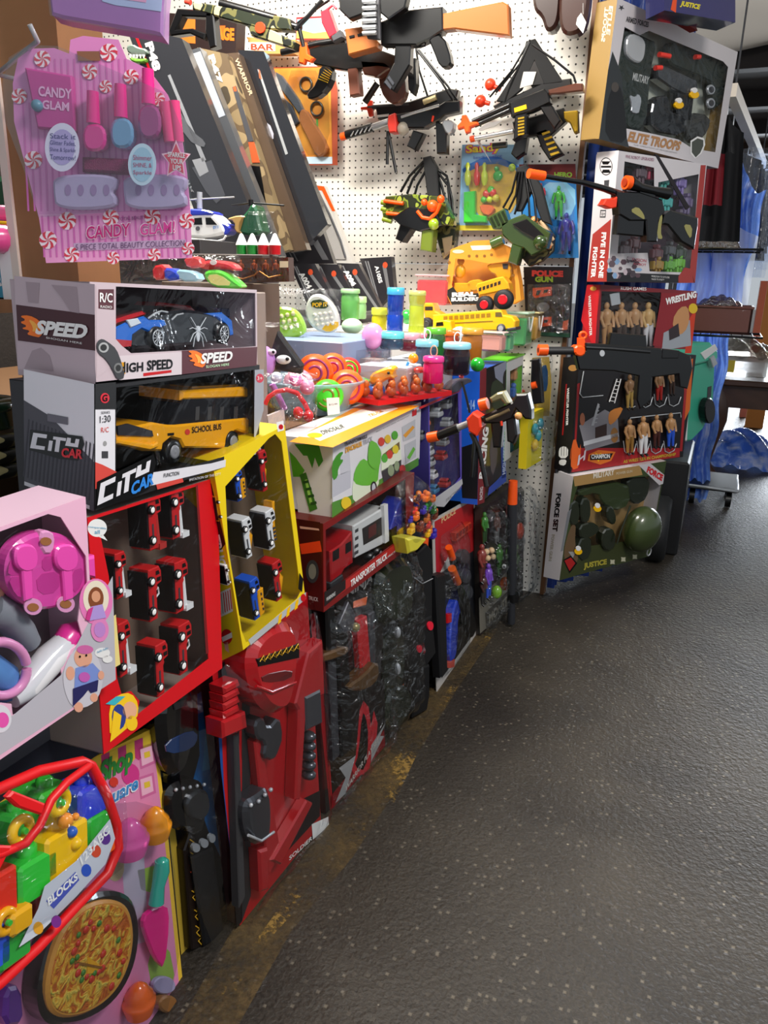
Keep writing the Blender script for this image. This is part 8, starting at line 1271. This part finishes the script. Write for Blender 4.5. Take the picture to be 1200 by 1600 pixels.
# carved table
root = thing('carved_table', 'dark brown table with curved cabriole legs in the daylight at the right edge', 'table', (.55, 6.1, 0)); TW = RAMPMAT('dark_table_wood', [(0, '#2e1c14'), (1, '#5a3b2b')], 4, 5, .35, distort=2)
b = MB(); b.box((-.10, 5.55, .62), (1.1, 7.0, .66), TW, .008); b.build('table_top', root)
b = MB(); b.box((-.04, 5.62, .47), (1.04, 6.94, .62), TW); b.build('apron', root)
for x, y in ((.02, 5.68), (.98, 5.68), (.02, 6.88), (.98, 6.88)):
    b = MB(); b.tube([(x, y, .62), (x+.02, y-.02, .5), (x+.035, y-.03, .38), (x+.01, y, .2), (x-.005, y, .08), (x+.015, y-.02, .03), (x+.03, y-.03, .0)], [.055, .062, .05, .032, .024, .03, .042], TW, 12); b.build('leg', root)
b = MB(); b.box((-.04, 5.75, .662), (.30, 6.15, .80), CLEAR('#a8a49c', .6), .01); o = b.build('glass_box'); tag(o, 'clear plastic box on the carved table covered with grey wrap', 'box')
b = MB(); rg = random.Random(9)
b.sheet(lambda u, v: (-.08+.44*u, 5.70+.5*v, .80+.10*sin(pi*u)*sin(pi*v)+.02*sin(u*23+v*13)), 18, 18, FILM('#d8d4cc', .35, 1, 20, .3)); b.build('wrap', o)
b = MB(); b.box((.0, 5.744, .69), (.10, 5.749, .77), M('#c8b02a', .4)); b.build('yellow_label', o)
TP2 = RAMPMAT('glare_tinted_blue_tarp', [(0, '#2a4fa8'), (.42, '#4a76d8'), (.52, '#86a8ea'), (.68, '#eef4ff')], 9, 6, .2, 1.0, 1.6, coat=.6); TRANSL(TP2, '#7fa4f0', .55)  # palest ramp stops paint the white daylight reflection into the tarp colour
def tz(u, v):
    t = 2.02-.26*u-.06*sin(u*9); z = .01+(t-.01)*v; xr = .04+.075*max(0, (z-.95))/.85; x = -.30+(xr+.30)*u; return (x+.01*sin(v*31), 4.86+.05*sin(u*26+3*sin(v*5))+.025*sin(u*61+v*9)-.06*v, z)
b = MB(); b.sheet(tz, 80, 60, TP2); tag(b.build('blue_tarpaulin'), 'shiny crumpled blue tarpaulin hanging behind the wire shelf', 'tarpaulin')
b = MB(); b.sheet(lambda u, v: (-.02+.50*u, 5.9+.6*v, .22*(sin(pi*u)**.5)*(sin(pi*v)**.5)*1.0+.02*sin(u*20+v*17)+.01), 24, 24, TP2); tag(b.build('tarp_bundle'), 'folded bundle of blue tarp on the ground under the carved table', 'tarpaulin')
# platform trolley
root = thing('hand_trolley', 'flat black hand trolley base with a silver edge on the ground by the crate', 'trolley', (.1, 4.9, 0)); b = MB(); b.box((-.08, 4.75, .10), (.20, 5.15, .125), BLKM, .004); b.build('platform', root)
b = MB(); b.tube([(-.08, 4.75, .115), (.20, 4.75, .115), (.20, 5.15, .115), (-.08, 5.15, .115)], .011, SILV, 8, True); b.build('rim', root)
for x, y in ((-.04, 4.8), (.16, 4.8), (-.04, 5.1), (.16, 5.1)): b = MB(); b.lathe([(.045, -.015), (.045, .015)], (x, y, .046), BLK, 16, 'x'); b.build('wheel', root)
# shelf baskets with plush bags
def basket(x, y, z, w, d, h, m, lab, stuffc):
    root = thing('plastic_basket', lab, 'basket', (x+w/2, y+d/2, z)); b = MB(); t = .012
    b.box((x, y, z), (x+w, y+d, z+t), m)
    for q in ((x, y, x+w, y+.01), (x, y+d-.01, x+w, y+d), (x, y, x+.01, y+d), (x+w-.01, y, x+w, y+d)): b.box((q[0], q[1], z), (q[2], q[3], z+h), m)
    b.build('basket_shell', root); b = MB(); b.tube([(x, y, z+h), (x+w, y, z+h), (x+w, y+d, z+h), (x, y+d, z+h)], .008, m, 8, True); b.build('rim', root)
    b = MB(); b.sheet(lambda u, v: (x+.012+(w-.024)*u, y+.012+(d-.024)*v, z+h*.5+(h*.9)*(sin(pi*u)*sin(pi*v))**.6+.012*sin(u*21)*cos(v*17)), 20, 20, stuffc); o = b.build('bagged_goods', root); return root
basket(-.20, 4.34, 1.015, .32, .30, .13, CLEAR('#7e4c42', .85, .25), 'brown see-through basket of bagged goods on the middle wire shelf', FILM('#c8a8a0', .4, 1, 25, .2))
b = MB()
for z in (1.005,):
    for k in range(9): b.cyl((-.26+k*.05, 4.32, z), (-.26+k*.05, 4.66, z), .003, GREYD, n=6)
    b.tube([(-.28, 4.32, z), (.18, 4.32, z), (.18, 4.66, z), (-.28, 4.66, z)], .006, BLK, 8, True)
for x, y in ((-.28, 4.32), (-.28, 4.66)): b.cyl((x, y, 0), (x, y, 2.2), .01, GREYD)
for z in (1.42,):
    for k in range(8): b.cyl((-.26+k*.05, 4.32, z), (-.26+k*.05, 4.66, z), .003, GREYD, n=6)
    b.tube([(-.28, 4.32, z), (.12, 4.32, z), (.12, 4.66, z), (-.28, 4.66, z)], .006, BLK, 8, True)
tag(b.build('wire_shelf'), 'dark wire shelf rack behind the box stack holding a brown basket', 'shelf rack')
b = MB(); b.sheet(lambda u, v: (-.24+.26*u, 4.38+.26*v, 1.43+.12*(sin(pi*u)*sin(pi*v))**.5), 14, 14, FILM('#c8a070', .5, 1, 30, .2)); b.box((-.2, 4.42, 1.427), (-.05, 4.6, 1.48), M('#b8962a', .5), .01); tag(b.build('bagged_plush'), 'plastic bag with a yellow brown soft toy on the upper wire shelf', 'bag')
# clothes on a rail
root = thing('clothes_rail', 'white wooden rail running back under the ceiling with garments hooked on it', 'clothes rail', (-.05, 4.6, 1.9)); 
b = MB(); b.box((-.02, 0, 0), (.02, 2.25, .05), M('#e8dccc', .5)); b.v = [Matrix.Translation((-.105, 3.78, 1.99)) @ Matrix.Rotation(-.085, 4, 'Z') @ p for p in b.v]; b.build('rail', root)
rx = lambda y: -.105+(y-3.78)*.085
for y in (3.9, 5.9): b = MB(); b.cyl((rx(y), y, 2.04), (rx(y), y, 2.55), .004, GREYD); b.build('rail_hanger', root)
for i, (y, c, w, z0) in enumerate([(3.93, '#0e0e12', .10, 1.80), (4.06, '#8a1a28', .10, 1.60), (4.2, '#141418', .2, 1.45), (5.12, '#3c3a3c', .3, 1.4), (5.3, '#55504c', .3, 1.5), (5.48, '#2c2c30', .3, 1.4), (5.66, '#6a6662', .3, 1.45), (5.84, '#38383c', .3, 1.5)]):
    x = rx(y)-(.055 if i == 1 else .02); root2 = thing('hanging_garment', {0: 'small black hooded garment nearest on the rail, beside the gold sided box', 1: 'dark red garment hanging just behind the small black hooded one', 2: 'black garment behind the dark red one, above the wire shelf'}.get(i, 'dark garment in clear plastic at the far end of the rail'), 'garment', (x, y, z0))
    if i > 2: root2['group'] = 'garments in plastic on the rail'
    b = MB(); b.sheet(lambda u, v: (x-w*.5+w*u*(1-.25*v), y+.03*sin(u*14+i)*(1-v*.6), z0+(1.97-z0)*v-.05*abs(u-.5)*2*v), 20, 12, M(c, .8, bump=.3, bs=20)); b.build('cloth', root2)
    b = MB(); b.tube([(x, y, 1.95), (x, y, 2.02), (x+.02, y, 2.07), (x+.035, y, 2.03)], .003, SILV, 6); b.build('hook', root2)
    if i > 2: b = MB(); b.sheet(lambda u, v: (x-w*.55+w*1.1*u, y-.05+.02*sin(u*20+i*2), z0-.1+(2.0-z0+.08)*v), 20, 14, FILM('#eef2fa', .10, 1, 10, .12)); b.build('plastic_cover', root2)
b = MB(); b.sheet(lambda u, v: (-.20+.30*u, 4.74+.03*sin(u*19+v*5), 1.02+.62*v-.14*u*v), 40, 30, TRANSL(CLEAR('#eef4ff', .4, .15), '#ffffff', .3)); tag(b.build('glare_whitened_sheet'), 'crumpled clear plastic sheet, whitened as glare, draped in front of the blue tarpaulin', 'plastic sheet')  # sheet coloured whitish to lay a pale highlight over the tarp
# bright far end: sunlit ground wall and post
b = MB(); b.box((-3, 13.6, 0), (7, 13.7, .9), M('#f4f4f2', .8)); struct(b.build('wall_far'))
b = MB(); b.box((.30, 7.8, 0), (.45, 7.9, 2.5), M('#d8873a', .6)); tag(b.build('orange_post'), 'orange brown post in the bright daylight at the right edge', 'post')
b = MB(); b.box((.26, 8.4, 0), (.34, 8.6, 1.3), M('#a86a60', .6)); tag(b.build('door_panel'), 'reddish brown panel leaning behind the carved table in the glare', 'panel')
# shared group phrases for the repeats
GR_ = {'slime_jar': 'slime jars on the table', 'glitter_jar': 'small lidded jars in the front row', 'bead_jar': 'bead jars with loops', 'slime_tub': 'slime tubs', 'patterned_ball': 'patterned balls in the basket', 'long_gun_box': 'long boxes leaning by the pegboard', 'pellet_gun_box': 'black pellet gun boxes', 'pop_game_pad': 'pop games in blisters', 'camouflage_tin': 'stacked camouflage tins', 'ring_toy': 'ring toys at the left edge', 'flat_game_box': 'flat boxes on the table', 'cardboard_box': 'boxes raising the toys on the table', 'toy_ball': 'small balls among the jars', 'toy_egg': 'plastic eggs among the jars'}
for o in list(bpy.data.objects):
    if o.parent is None and 'label' in o and 'group' not in o:
        k = o.name.split('.')[0]
        if k in GR_: o['group'] = GR_[k]
